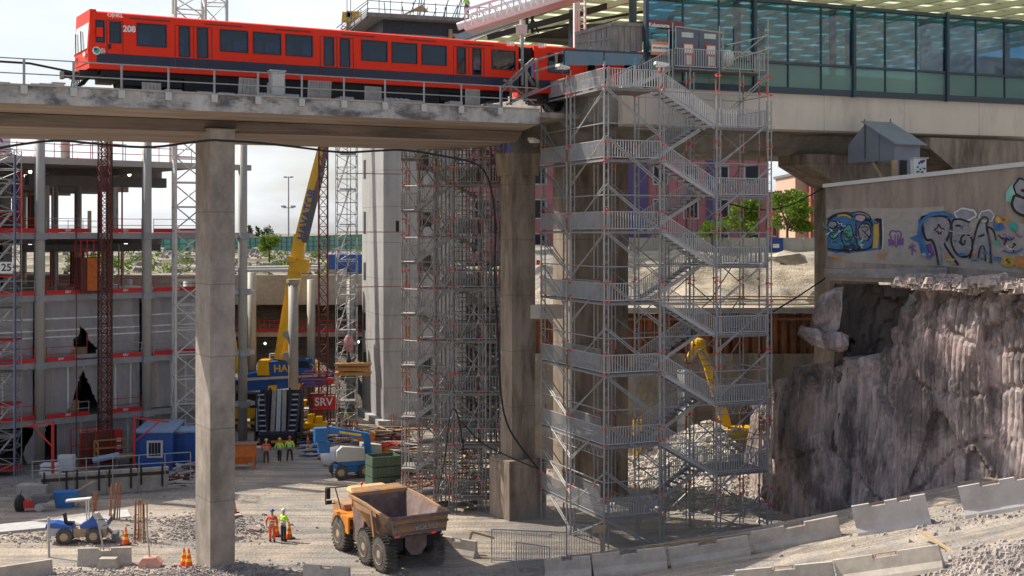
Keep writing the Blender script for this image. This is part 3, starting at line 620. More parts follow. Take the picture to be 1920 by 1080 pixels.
# loose mats leaning/lying behind the railing
mats = [(8, .5, .12, 0), (68, .5, .12, 0), (86, .6, .15, 0), (108, .6, .14, 0), (286, .95, .45, 1), (326, .8, .15, 0), (385, .8, .12, 0), (425, .8, .12, 0), (467, 1.0, .95, 1), (497, .9, .2, 0), (520, 1.0, .75, 1), (545, .9, .2, 0), (592, .75, 1.0, 1), (612, .7, 1.0, 1), (650, .8, .2, 0), (702, 1.0, .85, 1), (745, 1.5, .25, 0), (780, .8, .18, 0), (855, .8, .25, 0), (889, .95, 1.0, 1), (925, .9, .2, 0)]
names = {1: 'standing', 0: 'lying'}
mlab = {286: 'short slatted mat leaning low below the first large train window', 467: 'slatted tan mat leaning left of the electrical cabinet', 520: 'slatted tan mat leaning against the front of the electrical cabinet', 592: 'left one of two slatted mats leaning side by side below the middle train door', 612: 'right one of two slatted mats leaning side by side below the middle train door', 702: 'slatted tan mat leaning alone below the sixth large train window', 889: 'slatted tan mat leaning below the last door of the front metro car'}
for i, (px, w_, h, st) in enumerate(mats):
    t, D = VL.px(px, -1.9); c = VL.at(t, -1.9, ZTOP+vz(t)+.1+h/2); m = MB(); k = 5
    for j in range(k):
        x = -w_/2+w_*(j+.5)/k
        m.bar((x-.1*h, .0, -h/2), (x+.1*h, .35*st, h/2), w_/k*.92, .07)
    if not st: m.box((0, .3, 0), (w_, .6, h*.8))
    o = thing('deck_mat', 'ribbed tan mat '+names[st]+' behind the viaduct railing', 'mat', c, .55, 'ribbed mats left along the viaduct edge')
    bpy.data.objects.remove(o)
    mat_o = mesh_obj('deck_mat' if st else 'flat_slab', m, m_matte if st else m_grey); mat_o.location = c; mat_o.rotation_euler = (0, 0, .548)
    tag(mat_o, mlab[px] if st else 'flat grey slab lying behind the viaduct railing', 'slab', 'slatted mats leaning on the viaduct' if st else 'flat slabs lying on the viaduct edge')
t, D = VL.px(519, -1.7); q = VL.at(t, -1.7, ZTOP+vz(t))
cb = thing('electrical_cabinet', 'pale grey electrical cabinet standing in front of the train', 'cabinet', q, .548)
mesh_obj('housing', MB().box((0, 0, .78), (.74, .4, 1.3)), m_grey, cb)
mesh_obj('lid', MB().box((0, 0, 1.47), (.84, .5, .08)), m_grey, cb)
mesh_obj('door', MB().box((0, -.215, .8), (.64, .02, 1.2)), m_steelw, cb)
t, D = VL.px(93, 8)
cb2 = thing('electrical_cabinet', 'small grey cabinet on the deck left of the train', 'cabinet', VL.at(t, 6, ZTOP+vz(t)), .548)
mesh_obj('housing', MB().box((0, 0, .55), (.55, .5, 1.1)), m_grey, cb2); mesh_obj('lid', MB().box((0, 0, 1.13), (.7, .6, .08)), m_grey, cb2)
solo('cable', MB().path([VL.at(tA, .6, ZTOP+1.5+vz(tA)), VL.at(VL.px(60)[0], .6, ZTOP+1.42), VL.at(VL.px(135)[0], .6, ZTOP+1.15), VL.at(VL.px(170)[0], .6, ZTOP+1.0)], .06, 6), m_black, 'thick black cable running to the front of the train', 'cable')
# ---------------------------------------------------------------- train
rz0 = math.atan2(VL.d.y, VL.d.x)
t0, _ = VL.px(168)
ZS = Z(146, VL.px(500)[1])-vz(VL.px(500)[0])          # skirt bottom level at t=0
def car(label, num, ln, tst, pxs, Lc, zs, nose, doors, wins, extra=None):
    o = ln.at(tst, 0, zs+vz(tst)); rz = math.atan2(ln.d.y, ln.d.x)
    T = thing('metro_car', label, 'train car', o, rz, tilt=-.01)
    H = 2.9; WD = 3.0; zA = .30; zB = .78                       # skirt, stripe, body bands
    def wall(x0, x1, z0, z1, holes, y):
        xs = sorted({x0, x1, *[a for h in holes for a in h[:2] if x0 < a < x1]}); zs_ = sorted({z0, z1, *[a for h in holes for a in h[2:] if z0 < a < z1]})
        m = MB()
        for a, b in zip(xs, xs[1:]):
            for c, d in zip(zs_, zs_[1:]):
                if any(h[0]-1e-6 <= a and b <= h[1]+1e-6 and h[2]-1e-6 <= c and d <= h[3]+1e-6 for h in holes): continue
                m.ext(a, b, y, y+.05, c, d)
        return m
    x0 = .35 if nose else 0
    holes = wins+[d for dd in doors for d in dd[1]]
    body = wall(x0, Lc, zB, 2.5, holes, 0); b2 = wall(x0, Lc, zB, 2.5, holes, WD-.05); body.add(b2.v, b2.f)
    arc = [(0, 2.5), (.03, 2.66), (.12, 2.8), (.3, 2.88), (.9, 2.93), (WD-.9, 2.93), (WD-.3, 2.88), (WD-.12, 2.8), (WD-.03, 2.66), (WD, 2.5), (WD-.05, 2.5), (WD-.3, 2.75), (.3, 2.75), (.05, 2.5)]
    body.prism([(x0, y, z) for y, z in arc], (Lc-x0, 0, 0))
    body.ext(Lc-.05, Lc, .06, WD-.06, zB, 2.7)
    if nose:
        pts = [(.352, .78), (.352, 2.92), (.2, 2.78), (.05, 2.3), (-.05, 1.2), (-.08, .78)]
        for y in (.003, WD-.053): body.prism([(x, y, z) for x, z in pts], (0, .05, 0))
    bo = mesh_obj('body', body, m_train, T)
    mesh_obj('stripe', MB().ext(x0+(.0 if nose else 0), Lc, .002, WD-.002, zA, zB-.003), m_navy, T)
    sk = MB().ext(-.02 if nose else 0, Lc, .01, WD-.01, 0, zA-.003)
    if nose: sk.ext(-.06, x0-.003, .01, WD-.01, zA, zB-.003)
    mesh_obj('skirt', sk, m_train, T)
    mesh_obj('floor', MB().ext(.4, Lc-.1, .1, WD-.1, zB-.001, zB+.05), m_dgrey, T)
    for xx in range(6): a = 2.0+xx*Lc/6.5; mesh_obj('roof_vent', MB().ext(a, a+2.0, -.012, .05, 2.57, 2.63), m_rust2, T)
    def pane(h, nm='window', fm=m_frame, par=None):
        a, b, c, d = h; f = .06
        for y, s in ((0, -1), (WD, 1)):
            m = MB()
            for e in ((a, b, c-.0, c+f), (a, b, d-f, d), (a, a+f, c+f, d-f), (b-f, b, c+f, d-f)): m.ext(e[0], e[1], y+(.03 if s > 0 else -.02)-.02, y+(.03 if s > 0 else -.02)+.03, e[2], e[3])
            w_ = mesh_obj(nm, m, fm, par or T)
            if par is None: mesh_obj('pane', MB().ext(a+f, b-f, y-.008-.01*s, y+.008-.01*s, c+f, d-f), g_train, w_)
            else: mesh_obj('door_glass', MB().ext(a+f, b-f, y-.008-.01*s, y+.008-.01*s, c+f, d-f), g_train, T)
    for h in wins: pane(h)
    for (a, b), hs in doors:
        m = MB(); mid = (a+b)/2
        for x in (a, mid, b): m.ext(x-.02, x+.02, -.012, .0, .32, 2.42)
        m.ext(a, b, -.012, 0, 2.4, 2.44)
        d = mesh_obj('door', m, m_rust2, T)
        for h in hs: pane(h, 'door_window', m_frame, d)
    q = Matrix(W[T.name]); e1 = (q.to_3x3()@V((1, 0, 0))); e3 = (q.to_3x3()@V((0, 0, 1)))
    for s, x, z, sz in num: mesh_obj('number', text_mb(s, sz, q@V((x, -.02, z)), e1, e3, .01, .015), m_white, T, True)
    un = MB()
    for a, b, h in ((.9, 1.7, .5), (4.8, 8.5, .98), (8.503, 11, .9), (11.003, Lc-5.2, .98), (Lc-1.8, Lc-.6, .55), (.6, Lc-.4, .25)):
        un.ext(a, b, .25+h*.01, WD-.25, -h, -.003)
    for cx in (3.2, Lc-3.6):
        for dx in (-1.05, 1.05): un.lathe((cx+dx, .55, -.52), [(.42, 0), (.42, .12)], 14, 'y'); un.lathe((cx+dx, WD-.7, -.52), [(.42, 0), (.42, .12)], 14, 'y')
        un.ext(cx-1.5, cx+1.5, .3, .5, -.72, -.3); un.ext(cx-1.4, cx+1.4, .8, WD-.8, -.95, -.27)
    mesh_obj('underframe', un, m_under, T)
    se = MB()
    for k in range(int(Lc/1.7)):
        x = 3.6+k*1.65
        if any(a-.4 < x < b+.4 for (a, b), _ in doors): continue
        if x > Lc-1: break
        for y in (.15, 1.7): se.ext(x, x+.12, y, y+1.05, .85, 1.75); se.ext(x-.4, x+.5, y, y+1.05, .85, 1.2)
    mesh_obj('seat', se, m_purple, T)
    return T, o
def tx(px): return VL.px(px)[0]-t0
def zz(py, px): t, D = VL.px(px); return Z(py, D)-(ZS+vz(t))
wz0, wz1 = zz(88, 285), zz(45, 285); dz0, dz1 = zz(107, 347), zz(50, 347)
wins = [(tx(a), tx(b), wz0, wz1) for a, b in ((257, 313), (413, 466), (475, 528), (536, 587), (678, 727), (735, 783), (791, 838), (922, 967))]
wins += [(tx(180), tx(197), zz(80, 190), zz(38, 190)), (tx(206), tx(228), zz(81, 215), zz(41, 215))]
doors = [((tx(a), tx(b)), [(tx(c), tx(d), dz0, dz1), (tx(e), tx(f), dz0, dz1)]) for a, b, c, d, e, f in ((329, 398, 336, 357, 370, 391), (601, 663, 608, 627, 638, 657), (851, 908, 857, 874, 886, 903))]
L1 = tx(973)
T1, _ = car('front red metro car numbered 208 with driver cab at the left end', [('208', tx(243), zz(55, 243), .42), ('208', tx(958), zz(82, 958), .36)], VL, t0, None, L1, ZS, True, doors, wins)
# cab end
q = MB(); q.prism([(-.03, .12, 1.0), (-.03, 2.88, 1.0), (.1, 2.8, 2.45), (.1, .2, 2.45)], (-.06, 0, -.01))
ws = mesh_obj('windscreen', q, m_pale, T1)
q = MB().prism([(.352, .05, .78), (.352, 2.95, .78), (.352, 2.95, 2.92), (.352, .05, 2.92)], (-.3, 0, 0)); q.v = [V((a.x-(.12 if a.x < .2 else 0)*(1-min(1, a.z/2.9)), a.y, a.z)) for a in q.v]
mesh_obj('cab_front', q, m_train, T1)
mesh_obj('wiper', MB().bar((-.16, 1.0, .95), (-.05, 1.6, 2.0), .05).bar((-.16, 2.2, .95), (-.05, 2.7, 2.0), .05), m_black, T1)
for y in (.45, 2.55): mesh_obj('headlight', MB().box((-.13, y, .72), (.08, .4, .2)), m_white, T1)
cp = MB().ext(-.9, .2, 1.2, 1.8, -.35, -.1).ext(-1.0, -.85, 1.0, 2.0, -.4, -.02).ext(-.4, .5, .4, 2.6, -.32, -.05)
for k in range(6): y = .6+k*.35; cp.path([V((-.3, y, -.3)), V((-.35, y+.1, -.65)), V((-.1, y+.2, -.75)), V((.2, y+.1, -.35))], .03)
mesh_obj('coupler', cp, m_under, T1)
mesh_obj('mirror', MB().ext(.32, .62, -.16, -.02, 1.55, 2.0), m_train, T1)
cdm = MB()
for x in (tx(201), tx(231)): cdm.ext(x-.015, x+.015, -.012, 0, .32, 2.42)
cdm.ext(tx(201), tx(231), -.012, 0, 2.4, 2.43)
cdo = mesh_obj('door', cdm, m_rust2, T1); mesh_obj('handle', MB().ext(tx(203.5), tx(208), -.05, -.003, 1.0, 1.25), m_black, cdo)
Mx = W[T1.name]; e1 = Mx.to_3x3()@V((1, 0, 0)); e3 = Mx.to_3x3()@V((0, 0, 1))
lg = MB(); lg.lathe((tx(181), -.02, zz(95, 181)), [(.2, 0), (.2, .012)], 16, 'y'); mesh_obj('emblem', lg, mat('emblem_white', (.8, .8, .8), .5), T1)
mesh_obj('emblem', MB().lathe((tx(181)+.02, -.03, zz(95, 181)+.0), [(.14, 0), (.14, .008)], 16, 'y'), mat('emblem_green', (.05, .42, .12), .5), T1)
mesh_obj('emblem', MB().lathe((tx(181)-.05, -.035, zz(95, 181)+.06), [(.08, 0), (.08, .01)], 12, 'y'), mat('emblem_blue', (.02, .08, .4), .5), T1)
mesh_obj('lettering', text_mb('HSL', .2, Mx@V((tx(192), -.02, zz(94, 192))), e1, e3, .01, .004), m_white, T1, True)
mesh_obj('lettering', text_mb('HRT', .15, Mx@V((tx(192), -.02, zz(99, 192))), e1, e3, .01, .002), m_white, T1, True)
mesh_obj('lettering', text_mb('O|HKL', .26, Mx@V((tx(217), -.02, zz(29, 217))), e1, e3, .01, .006), m_white, T1, True)
mesh_obj('yellow_panel', MB().prism([(tx(945), .35, 1.0), (tx(962), .35, 1.0), (tx(962), .35, 1.85)], (0, .05, 0)), m_yellow, T1)
gw = MB()
for k in range(7): x = L1+.05+k*.14; gw.ext(x, x+.1, .2, 2.8, .25, 2.7).ext(x+.1, x+.14, .3, 2.7, .35, 2.6)
mesh_obj('gangway_bellows', gw, m_black, T1)
# station line
SL = Ln(((1210-960)/FOC*75.7, 75.7), (.8996, .4368))
tt = t0+L1+1.1; o2 = VL.at(tt, 0, 0); TL = Ln((o2.x, o2.y), (.8996, .4368))
zs2 = ZS+vz(tt)
c2w = [(a, a+1.45, wz0, wz1) for a in (.9, 6.2, 8.0, 9.8, 14.6, 16.4, 18.2)]
c2d = [((a, a+1.9), [(a+.2, a+.75, dz0, dz1), (a+1.15, a+1.7, dz0, dz1)]) for a in (3.4, 12.0)]
car('second red metro car numbered 207 half inside the station', [('207', .55, zz(82, 958)+.02, .36)], TL, 0, None, 21.5, zs2, False, c2d, c2w)
# ---------------------------------------------------------------- station
tS, DS = SL.px(1600)
def zs_(py, px=1600):
    t, D = SL.px(px); return Z(py, D)-.01*t
zb0, zb1, zm, zt_ = zs_(181), zs_(170), zs_(126), zs_(18)
tE = SL.px(2150)[0]
st = thing('metro_station', 'glazed metro station with dark blue mullions on top of a cream concrete viaduct', 'station', SL.at(0, 0, zb0))
def sbox(t_0, t_1, s0, s1, z0, z1): return vprism(SL, [(s0, z1), (s0, z0), (s1, z0), (s1, z1)], t_0, t_1)
mesh_obj('band', sbox(-.1, tE, -.1, .25, zb0, zb1), m_steelblue, st, True)
m = sbox(0, tE, -.12, .12, zm-.07, zm+.07)
mesh_obj('rail', m, m_steelblue, st, True); mesh_obj('rail', sbox(0, tE, -.14, .14, zt_, zt_+.2), m_steelblue, st, True)
maj = [SL.px(p)[0] for p in (1210, 1413, 1599, 1774, 1935, 2090)]
m_int = maj
for k, t in enumerate(maj):
    mesh_obj('mullion', vprism(SL, [(-.22, zt_+.3), (-.22, zb0-.05), (.05, zb0-.05), (.05, zt_+.3)], t-.11, t+.11), m_steelblue, st, True)
    if k < len(maj)-1:
        for j in (1, 2): a = t+(maj[k+1]-t)*j/3; mesh_obj('mullion', vprism(SL, [(-.1, zt_), (-.1, zb1), (.02, zb1), (.02, zt_)], a-.04, a+.04), m_steelblue, st, True)
        for j in range(3):
            a = t+(maj[k+1]-t)*j/3+.06; b = t+(maj[k+1]-t)*(j+1)/3-.06
            fr = (k >= 3)
            mesh_obj('glass_panel', sbox(a, b, -.02, 0, zm+.08, zt_), g_teal, st, True)
            mesh_obj('glass_panel', sbox(a, b, -.02, 0, zb1+.01, zm-.08), g_frost, st, True)
mesh_obj('fascia', vprism(SL, [(.1, zb0-.002), (.1, zs_(246)), (.6, zs_(249)), (.6, zb0-.002)], -1.5, tE, 20), m_cream, st, True)
mesh_obj('deck', vprism(SL, [(.602, zb0+.1), (.602, zs_(243)), (3.2, zs_(243)-.2), (4.2, zs_(243)-1.5), (10.5, zs_(243)-1.5), (11.5, zs_(243)-.2), (14.5, zs_(243)), (14.5, zb0+.1)], -3.5, tE, 10), m_conc_v, st, True)
mesh_obj('platform', sbox(.5, tE, .3, 3.6, zb0+.102, zb0+.25), m_dgrey, st, True)
mesh_obj('platform', sbox(-3, tE, 10.6, 14.4, zb0+.102, zb0+.9), m_conc, st, True)
# inner screens: pale wall boxes on the platform seen through the glass at the right
mesh_obj('screen_wall', sbox(SL.px(1745)[0], tE, .7, .8, zb0+.26, zs_(85)), mat('pale_screen', (.45, .58, .56), .6), st, True)
# dark back wall of the far platform
mesh_obj('back_wall', sbox(2, tE, 14.2, 14.4, zb0+.9, zb0+3.4), mat('indigo_wall', (.035, .045, .09), .5), st, True)
cbm = 0
for t in maj:
    for s in (3.4, 11.2): mesh_obj('inner_column', MB().lathe(SL.at(t+1.2, s, zb0+.2+.01*t), [(.25, 0), (.25, zt_-zb0+.6)], 12), m_steelblue, st, True, True)
# roof
m_roofp = translucent('roof_panel', (.66, .70, .50), .75, .05)
m_roofb = mat('roof_beam', (.40, .42, .33), .6, 0, .08, 1, 0)
def rz_(s): return zt_+.8+.35*math.sin(max(0, min(1, (s+5)/32))*math.pi)
ssn = [-5+2.3*i for i in range(15)]
trf0, trf1 = -.3, tE
pn = MB()
for a, b in zip(ssn, ssn[1:]):
    pn.add([SL.at(trf0, a, rz_(a)+.01*trf0), SL.at(trf1, a, rz_(a)+.01*trf1), SL.at(trf1, b, rz_(b)+.01*trf1), SL.at(trf0, b, rz_(b)+.01*trf0)], [(0, 1, 2, 3)])
roof = mesh_obj('roof', pn, m_roofp, st, True)
for i, s in enumerate(ssn): mesh_obj('purlin', sbox(trf0, trf1, s-.07, s+.07, rz_(s)-.22, rz_(s)-.003), m_roofb, st, True)
for i, s in enumerate(ssn[:-1]): mesh_obj('purlin', sbox(trf0, trf1, s+1.05, s+1.1, rz_(s+1)-.1, rz_(s+1)-.003), m_roofb, st, True)
t = trf0
while t < trf1:
    m = MB()
    for a, b in zip(ssn, ssn[1:]): m.bar(SL.at(t, a, rz_(a)-.38+.01*t), SL.at(t, b, rz_(b)-.38+.01*t), .22, .35)
    mesh_obj('roof_beam', m, m_roofb, st, True); t += 2.9
mesh_obj('roof_edge', sbox(trf0-.2, trf0, -5, 27.2, rz_(0)-.35, rz_(0)+.25), m_steelblue, st, True)
mesh_obj('top_girder', sbox(.1, 3.0, .8, 1.2, zt_-.2, zt_+.5), m_steelblue, st, True)
# station name board and notices
q = SL.hit(1246, 48, -.3); ex = V((SL.d.x, SL.d.y, .01)); nb_ = mesh_obj('name_board', sbox(SL.px(1212)[0], SL.px(1277)[0], -.26, -.235, zs_(54, 1246), zs_(40, 1246)), mat('maroon_board', (.16, .035, .08), .5), st, True)
mesh_obj('lettering', text_mb('Kalasatama', .32, SL.hit(1236, 47.5, -.29), ex, (0, 0, 1), .02, .006), m_white, nb_, True)
# left gable edge: sheet-wood box and glass screen beside the train
bx = thing('plank_hoarding', 'weathered grey plank box hoarding at the end of the station platform', 'hoarding', SL.at(-5, 0, zb0), math.atan2(SL.d.y, SL.d.x))
A = SL.hit(1078, 96, 1.5); B_ = SL.hit(1148, 96, .2); C_ = SL.hit(1205, 96, .2)
def vwall(m, a, b, h, th=.1, n=1):
    d = (b-a).normalized(); nn = V((-d.y, d.x, 0))*th; m.prism([a, b, b+V((0, 0, h)), a+V((0, 0, h))], nn)
pl = MB(); n = 9
for a, b, k, h0, h1 in ((A, B_, 7, 1.0, 1.55), (B_, C_, 5, 1.55, 1.5)):
    for i in range(k):
        u, v = a.lerp(b, i/k), a.lerp(b, (i+.92)/k); h = h0+(h1-h0)*i/k; vwall(pl, u, v, h)
mesh_obj('boards', pl, m_darkwood, bx, True)
ca = MB(); ca.bar(A+V((0, 0, 1.0)), B_+V((0, 0, 1.6)), .2).bar(B_+V((0, 0, 1.6)), C_+V((0, 0, 1.55)), .2).bar(A+V((0, 0, .5)), B_+V((0, 0, .75)), .1)
mesh_obj('cap', ca, m_darkwood, bx, True)
gs = thing('glass_screen', 'blue glass windscreen panel in front of the plank hoarding', 'glass screen', SL.hit(1060, 122, -2.0))
A = SL.hit(1058, 122, -2); B_ = SL.hit(1205, 122, -2); A2 = SL.hit(1058, 93, -2); B2 = SL.hit(1205, 100, -2)
mesh_obj('pane', MB().prism([A, B_, B2, A2], (.02, .04, 0)), glass('screen_glass', (.30, .50, .58), .12), gs, True)
mesh_obj('frame', MB().bar(A2, B2, .1).bar(A, A2, .08).bar(A.lerp(B_, .5), A2.lerp(B2, .5), .05), m_steelblue, gs, True)
# kiosk hut hung on the fascia
hb = P(1677, 300, 78); hut = thing('metal_hut', 'blue grey sheet metal hut with sloping corrugated roof hung under the station', 'hut', (hb.x, hb.y, hb.z), math.atan2(SL.d.y, SL.d.x))
w_ = 2.05; dp = 4.2
m = MB().prism([(0, 0, 0), (0, dp, 0), (0, dp, 1.15), (0, 2.6, 2.4), (0, .0, 1.0)], (w_, 0, 0))
mesh_obj('walls', m, m_bluegrey, hut)
rf = MB()
for k in range(26):
    x = -.25+k*(w_+.5)/26; rf.prism([(x, -.35, .95), (x, 2.7, 2.55), (x, 2.7, 2.60), (x, -.35, 1.0)], ((w_+.5)/26*.6, 0, 0))
rf.prism([(-.25, -.33, .93), (-.25, 2.7, 2.52), (-.25, 2.7, 2.56), (-.25, -.33, .97)], (w_+.5, 0, 0))
mesh_obj('roof', rf, m_bluegrey_roof, hut)
mesh_obj('front_wall', MB().ext(.02, w_-.02, -.02, .3, -1.2, .01), m_bluegrey, hut)
mesh_obj('seam', MB().ext(-.02, -.003, 2.55, 2.62, .3, 2.3).ext(-.02, -.003, 1.3, 1.33, 0, 1.7), m_dgrey, hut)
mesh_obj('hatch', MB().ext(.4, .95, -.06, -.023, -.95, .0), m_black, hut)
mesh_obj('drain_pipe', MB().tube((-.05, 2.6, .2), (-.05, 2.6, 2.7), .04).tube((w_, 2.6, 1.2), (w_, 2.6, 2.8), .04), m_dgrey, hut)
solo('timber_prop', MB().bar(P(1637, 303, 80), P(1655, 332, 79.5), .2), m_wood, 'slanting timber prop under the metal hut', 'prop')
solo('timber_prop', MB().bar(P(1677, 300, 77.8), P(1677, 335, 77.8), .3), m_wood, 'upright timber post under the corner of the metal hut', 'prop')
vb = thing('notice_cabinet', 'white cabinet covered with dark stickers beside the metal hut', 'cabinet', P(1722, 332, 76.5), .3)
mesh_obj('housing', MB().box((0, 0, .55), (.85, .35, 1.1)), m_white, vb); mesh_obj('top', MB().box((0, 0, 1.13), (1.1, .5, .08)), m_grey, vb)
rr = random.Random(3)
for k in range(16): mesh_obj('sticker', MB().box((rr.uniform(-.33, .33), -.185, rr.uniform(.1, 1.0)), (rr.uniform(.06, .2), .01, rr.uniform(.05, .15))), m_purple, vb)
# piers of the station (cross heads)
def crosshead(px, w1, w0, py0, py1, D, label):
    x = (px-960)/FOC*D; z1 = Z(py0, D); z0 = Z(py1, D)
    t = thing('station_pier', label, 'bridge pier', (x, D, 5), math.atan2(SL.d.y, SL.d.x))
    zz1 = z1-5; zz0 = z0-5
    mesh_obj('crosshead', MB().prism([(-w0, 0, zz0), (w0, 0, zz0), (w1, 0, zz1-.7), (w1, 0, zz1), (-w1, 0, zz1), (-w1, 0, zz1-.7)], (0, 3, 0)), m_pier, t)
    mesh_obj('shaft', MB().ext(-w0, w0, .1, 2.9, 0, zz0), m_pier, t); return t
crosshead(1615, 4.6, 1.6, 292, 352, 86, 'brown concrete cross head pier behind the left end of the graffiti wall')
crosshead(1845, 4.8, 1.2, 262, 345, 86, 'brown concrete cross head pier under the right part of the station')
# ---------------------------------------------------------------- graffiti wall
a = P(1548, 435, 76); b = P(1925, 435, 71.5)
GL = Ln((a.x, a.y), ((b-a).x, (b-a).y)); glen = (b-a).length
ga = math.atan2(GL.d.y, GL.d.x)
gw_ = thing('graffiti_wall', 'stained concrete abutment wall covered with graffiti above the rock cut', 'retaining wall', (a.x, a.y, 14.0), ga)
zL, zR = Z(352, 76), Z(312, 71.5)
ex_ = 6
w1 = MB().prism([GL.at(0, 0, 14.65), GL.at(glen+ex_, 0, 14.2), GL.at(glen+ex_, 0, zR+(zR-zL)/glen*ex_), GL.at(0, 0, zL)], (GL.n.x*.6, GL.n.y*.6, 0))
m_wallc = mat('stained_wall_concrete', (.30, .24, .195), .88, 0, .25, 1.6, .2, 25, (1, 1, .12), (.15, .12, .10), .46, .66, .5, c2st=(1, 1, .3))
mesh_obj('wall', w1, m_wallc, gw_, True)
mesh_obj('side_wall', MB().prism([GL.at(0, .6, 14.65), GL.at(0, 9, 14.65), GL.at(0, 9, zL), GL.at(0, .6, zL)], (GL.d.x*.6, GL.d.y*.6, 0)), m_wallc, gw_, True)
mesh_obj('coping', MB().prism([GL.at(-.15, -.15, zL+.003), GL.at(glen+ex_, -.15, zR+(zR-zL)/glen*ex_+.003), GL.at(glen+ex_, -.15, zR+(zR-zL)/glen*ex_+.3), GL.at(-.15, -.15, zL+.22)], (GL.n.x, GL.n.y, 0)), m_steelw, gw_, True)
fm_ = MB(); nf, nv_ = 90, 44
for i in range(nf+1):
    for j in range(nv_+1):
        t = .3+(glen+ex_-.3)*i/nf; z = 4.5+9.9*j/nv_
        fm_.v.append(GL.at(t, 1.3+facet(t*.5, z*.35, 6)*.9+facet(t*1.4, z*.9, 3)*.3-.9*max(0, 1-abs(t-.9)/1.0), z))
for i in range(nf):
    for j in range(nv_): a = i*(nv_+1)+j; fm_.f.append((a, a+nv_+1, a+nv_+2, a+1))
mesh_obj('foundation', fm_, mat('dark_recess_rock', (.10, .08, .07), .85, 0, .5, 1.2, .6, 6, (1, 1, .3)), gw_, True)  # recess below the wall in a much darker rock colour
mesh_obj('ledge', MB().prism([GL.at(-.05, -.12, Z(520, 75)), GL.at(glen*.62, -.12, Z(528, 70)), GL.at(glen*.62, -.12, Z(505, 70)), GL.at(-.05, -.12, Z(505, 75))], (GL.n.x*.115, GL.n.y*.115, 0)), m_conc_v, gw_, True)
def gp(px, py, off): return GL.hit(px, py, -off)
lay = [0.006]
def gfill(pts, m_, nm='paint_patch'):
    lay[0] += .0015; q = [gp(x, y, lay[0]) for x, y in pts]; c = MB(); c.poly(q); return mesh_obj(nm, c, m_, gw_, True)
def gline(pts, wpx, m_, nm='paint_line', closed=False):
    wpx *= 1.4; lay[0] += .0015; c = MB(); pts = list(pts)+([pts[0]] if closed else [])
    # smooth
    for _ in range(2):
        o = [pts[0]]
        for p_, q_ in zip(pts, pts[1:]): o += [(p_[0]*.75+q_[0]*.25, p_[1]*.75+q_[1]*.25), (p_[0]*.25+q_[0]*.75, p_[1]*.25+q_[1]*.75)]
        o.append(pts[-1]); pts = o
    L_ = []; R__ = []
    for i, p_ in enumerate(pts):
        a_ = pts[max(0, i-1)]; b_ = pts[min(len(pts)-1, i+1)]; dx, dy = b_[0]-a_[0], b_[1]-a_[1]; h = math.hypot(dx, dy) or 1; dx, dy = dx/h*wpx/2, dy/h*wpx/2
        L_.append(gp(p_[0]-dy, p_[1]+dx, lay[0])); R__.append(gp(p_[0]+dy, p_[1]-dx, lay[0]))
    n_ = len(pts); c.add(L_+R__, [(i, i+1, n_+i+1, n_+i) for i in range(n_-1)]); return mesh_obj(nm, c, m_, gw_, True)
def blob(cx, cy, rx, ry, n=16, ph=0): return [(cx+math.cos(2*math.pi*i/n+ph)*rx*(1+.12*math.sin(i*2.3+cx)), cy+math.sin(2*math.pi*i/n+ph)*ry*(1+.12*math.cos(i*1.7+cy))) for i in range(n)]
def pm_(n_, c, v=.25): return mat('paint_'+n_, c, .75, 0, v, 2.5, 0, c2=tuple(x*.6+.08 for x in c), c2lo=.52, c2hi=.68, c2s=1.2)
p_pale = pm_('pale', (.36, .32, .28), .12); p_blue = pm_('blue', (.04, .14, .33)); p_blk = pm_('black', (.014, .014, .018), .3); p_grn = pm_('green', (.03, .33, .24)); p_gry = pm_('silver', (.26, .25, .265)); p_pur = pm_('purple', (.16, .06, .26)); p_yel = pm_('yellow', (.50, .33, .04)); p_pink = pm_('pink', (.45, .33, .38)); p_wht = pm_('white', (.62, .62, .64)); p_mint = pm_('mint', (.22, .48, .38)); p_or = pm_('orange', (.5, .22, .05))
gfill([(1551, 393), (1620, 390), (1690, 391), (1770, 387), (1772, 400), (1920, 420), (1920, 512), (1830, 505), (1760, 498), (1690, 496), (1600, 492), (1552, 480)], p_pale)
gfill([(1550, 410), (1575, 403), (1600, 400), (1630, 408), (1647, 420), (1655, 450), (1650, 468), (1600, 474), (1570, 476), (1551, 470)], p_blue)
gfill(blob(1590, 437, 9, 16), p_grn); gline(blob(1590, 437, 9, 16), 1.6, p_blk, closed=True)
gline([(1585, 432), (1590, 434), (1595, 431)], 1.2, p_blk); gline([(1584, 443), (1590, 446), (1596, 443)], 1.5, p_blk)
gfill(blob(1613, 409, 11, 7), p_pink); gline(blob(1613, 409, 11, 7), 1.6, p_blk, closed=True)
gfill(blob(1563, 440, 8, 8), p_grn); gline(blob(1563, 440, 8, 8), 1.4, p_blk, closed=True)
gfill(blob(1561, 421, 9, 7), p_gry); gline(blob(1561, 421, 9, 7), 1.8, p_blk, closed=True)
gfill(blob(1621, 435, 12, 17), p_gry); gline(blob(1621, 435, 12, 17), 1.8, p_blk, closed=True)
gline([(1612, 428), (1622, 424), (1630, 430), (1618, 436), (1630, 442), (1614, 446)], 1.2, p_blk)
gfill(blob(1612, 457, 5, 6), p_grn)
gline([(1553, 412), (1575, 400), (1598, 403), (1606, 420), (1604, 450), (1612, 468)], 2.4, p_blk)
gline([(1572, 415), (1580, 425), (1576, 445), (1584, 468)], 2.4, p_blk)
gline([(1552, 466), (1570, 470), (1600, 469), (1634, 468), (1640, 440), (1634, 416), (1624, 412)], 2.6, p_blk)
gline([(1562, 452), (1568, 462), (1576, 452), (1582, 462), (1590, 455), (1598, 466), (1604, 456)], 1.6, p_grn)
gline([(1570, 405), (1585, 402), (1596, 409)], 2.5, p_yel)
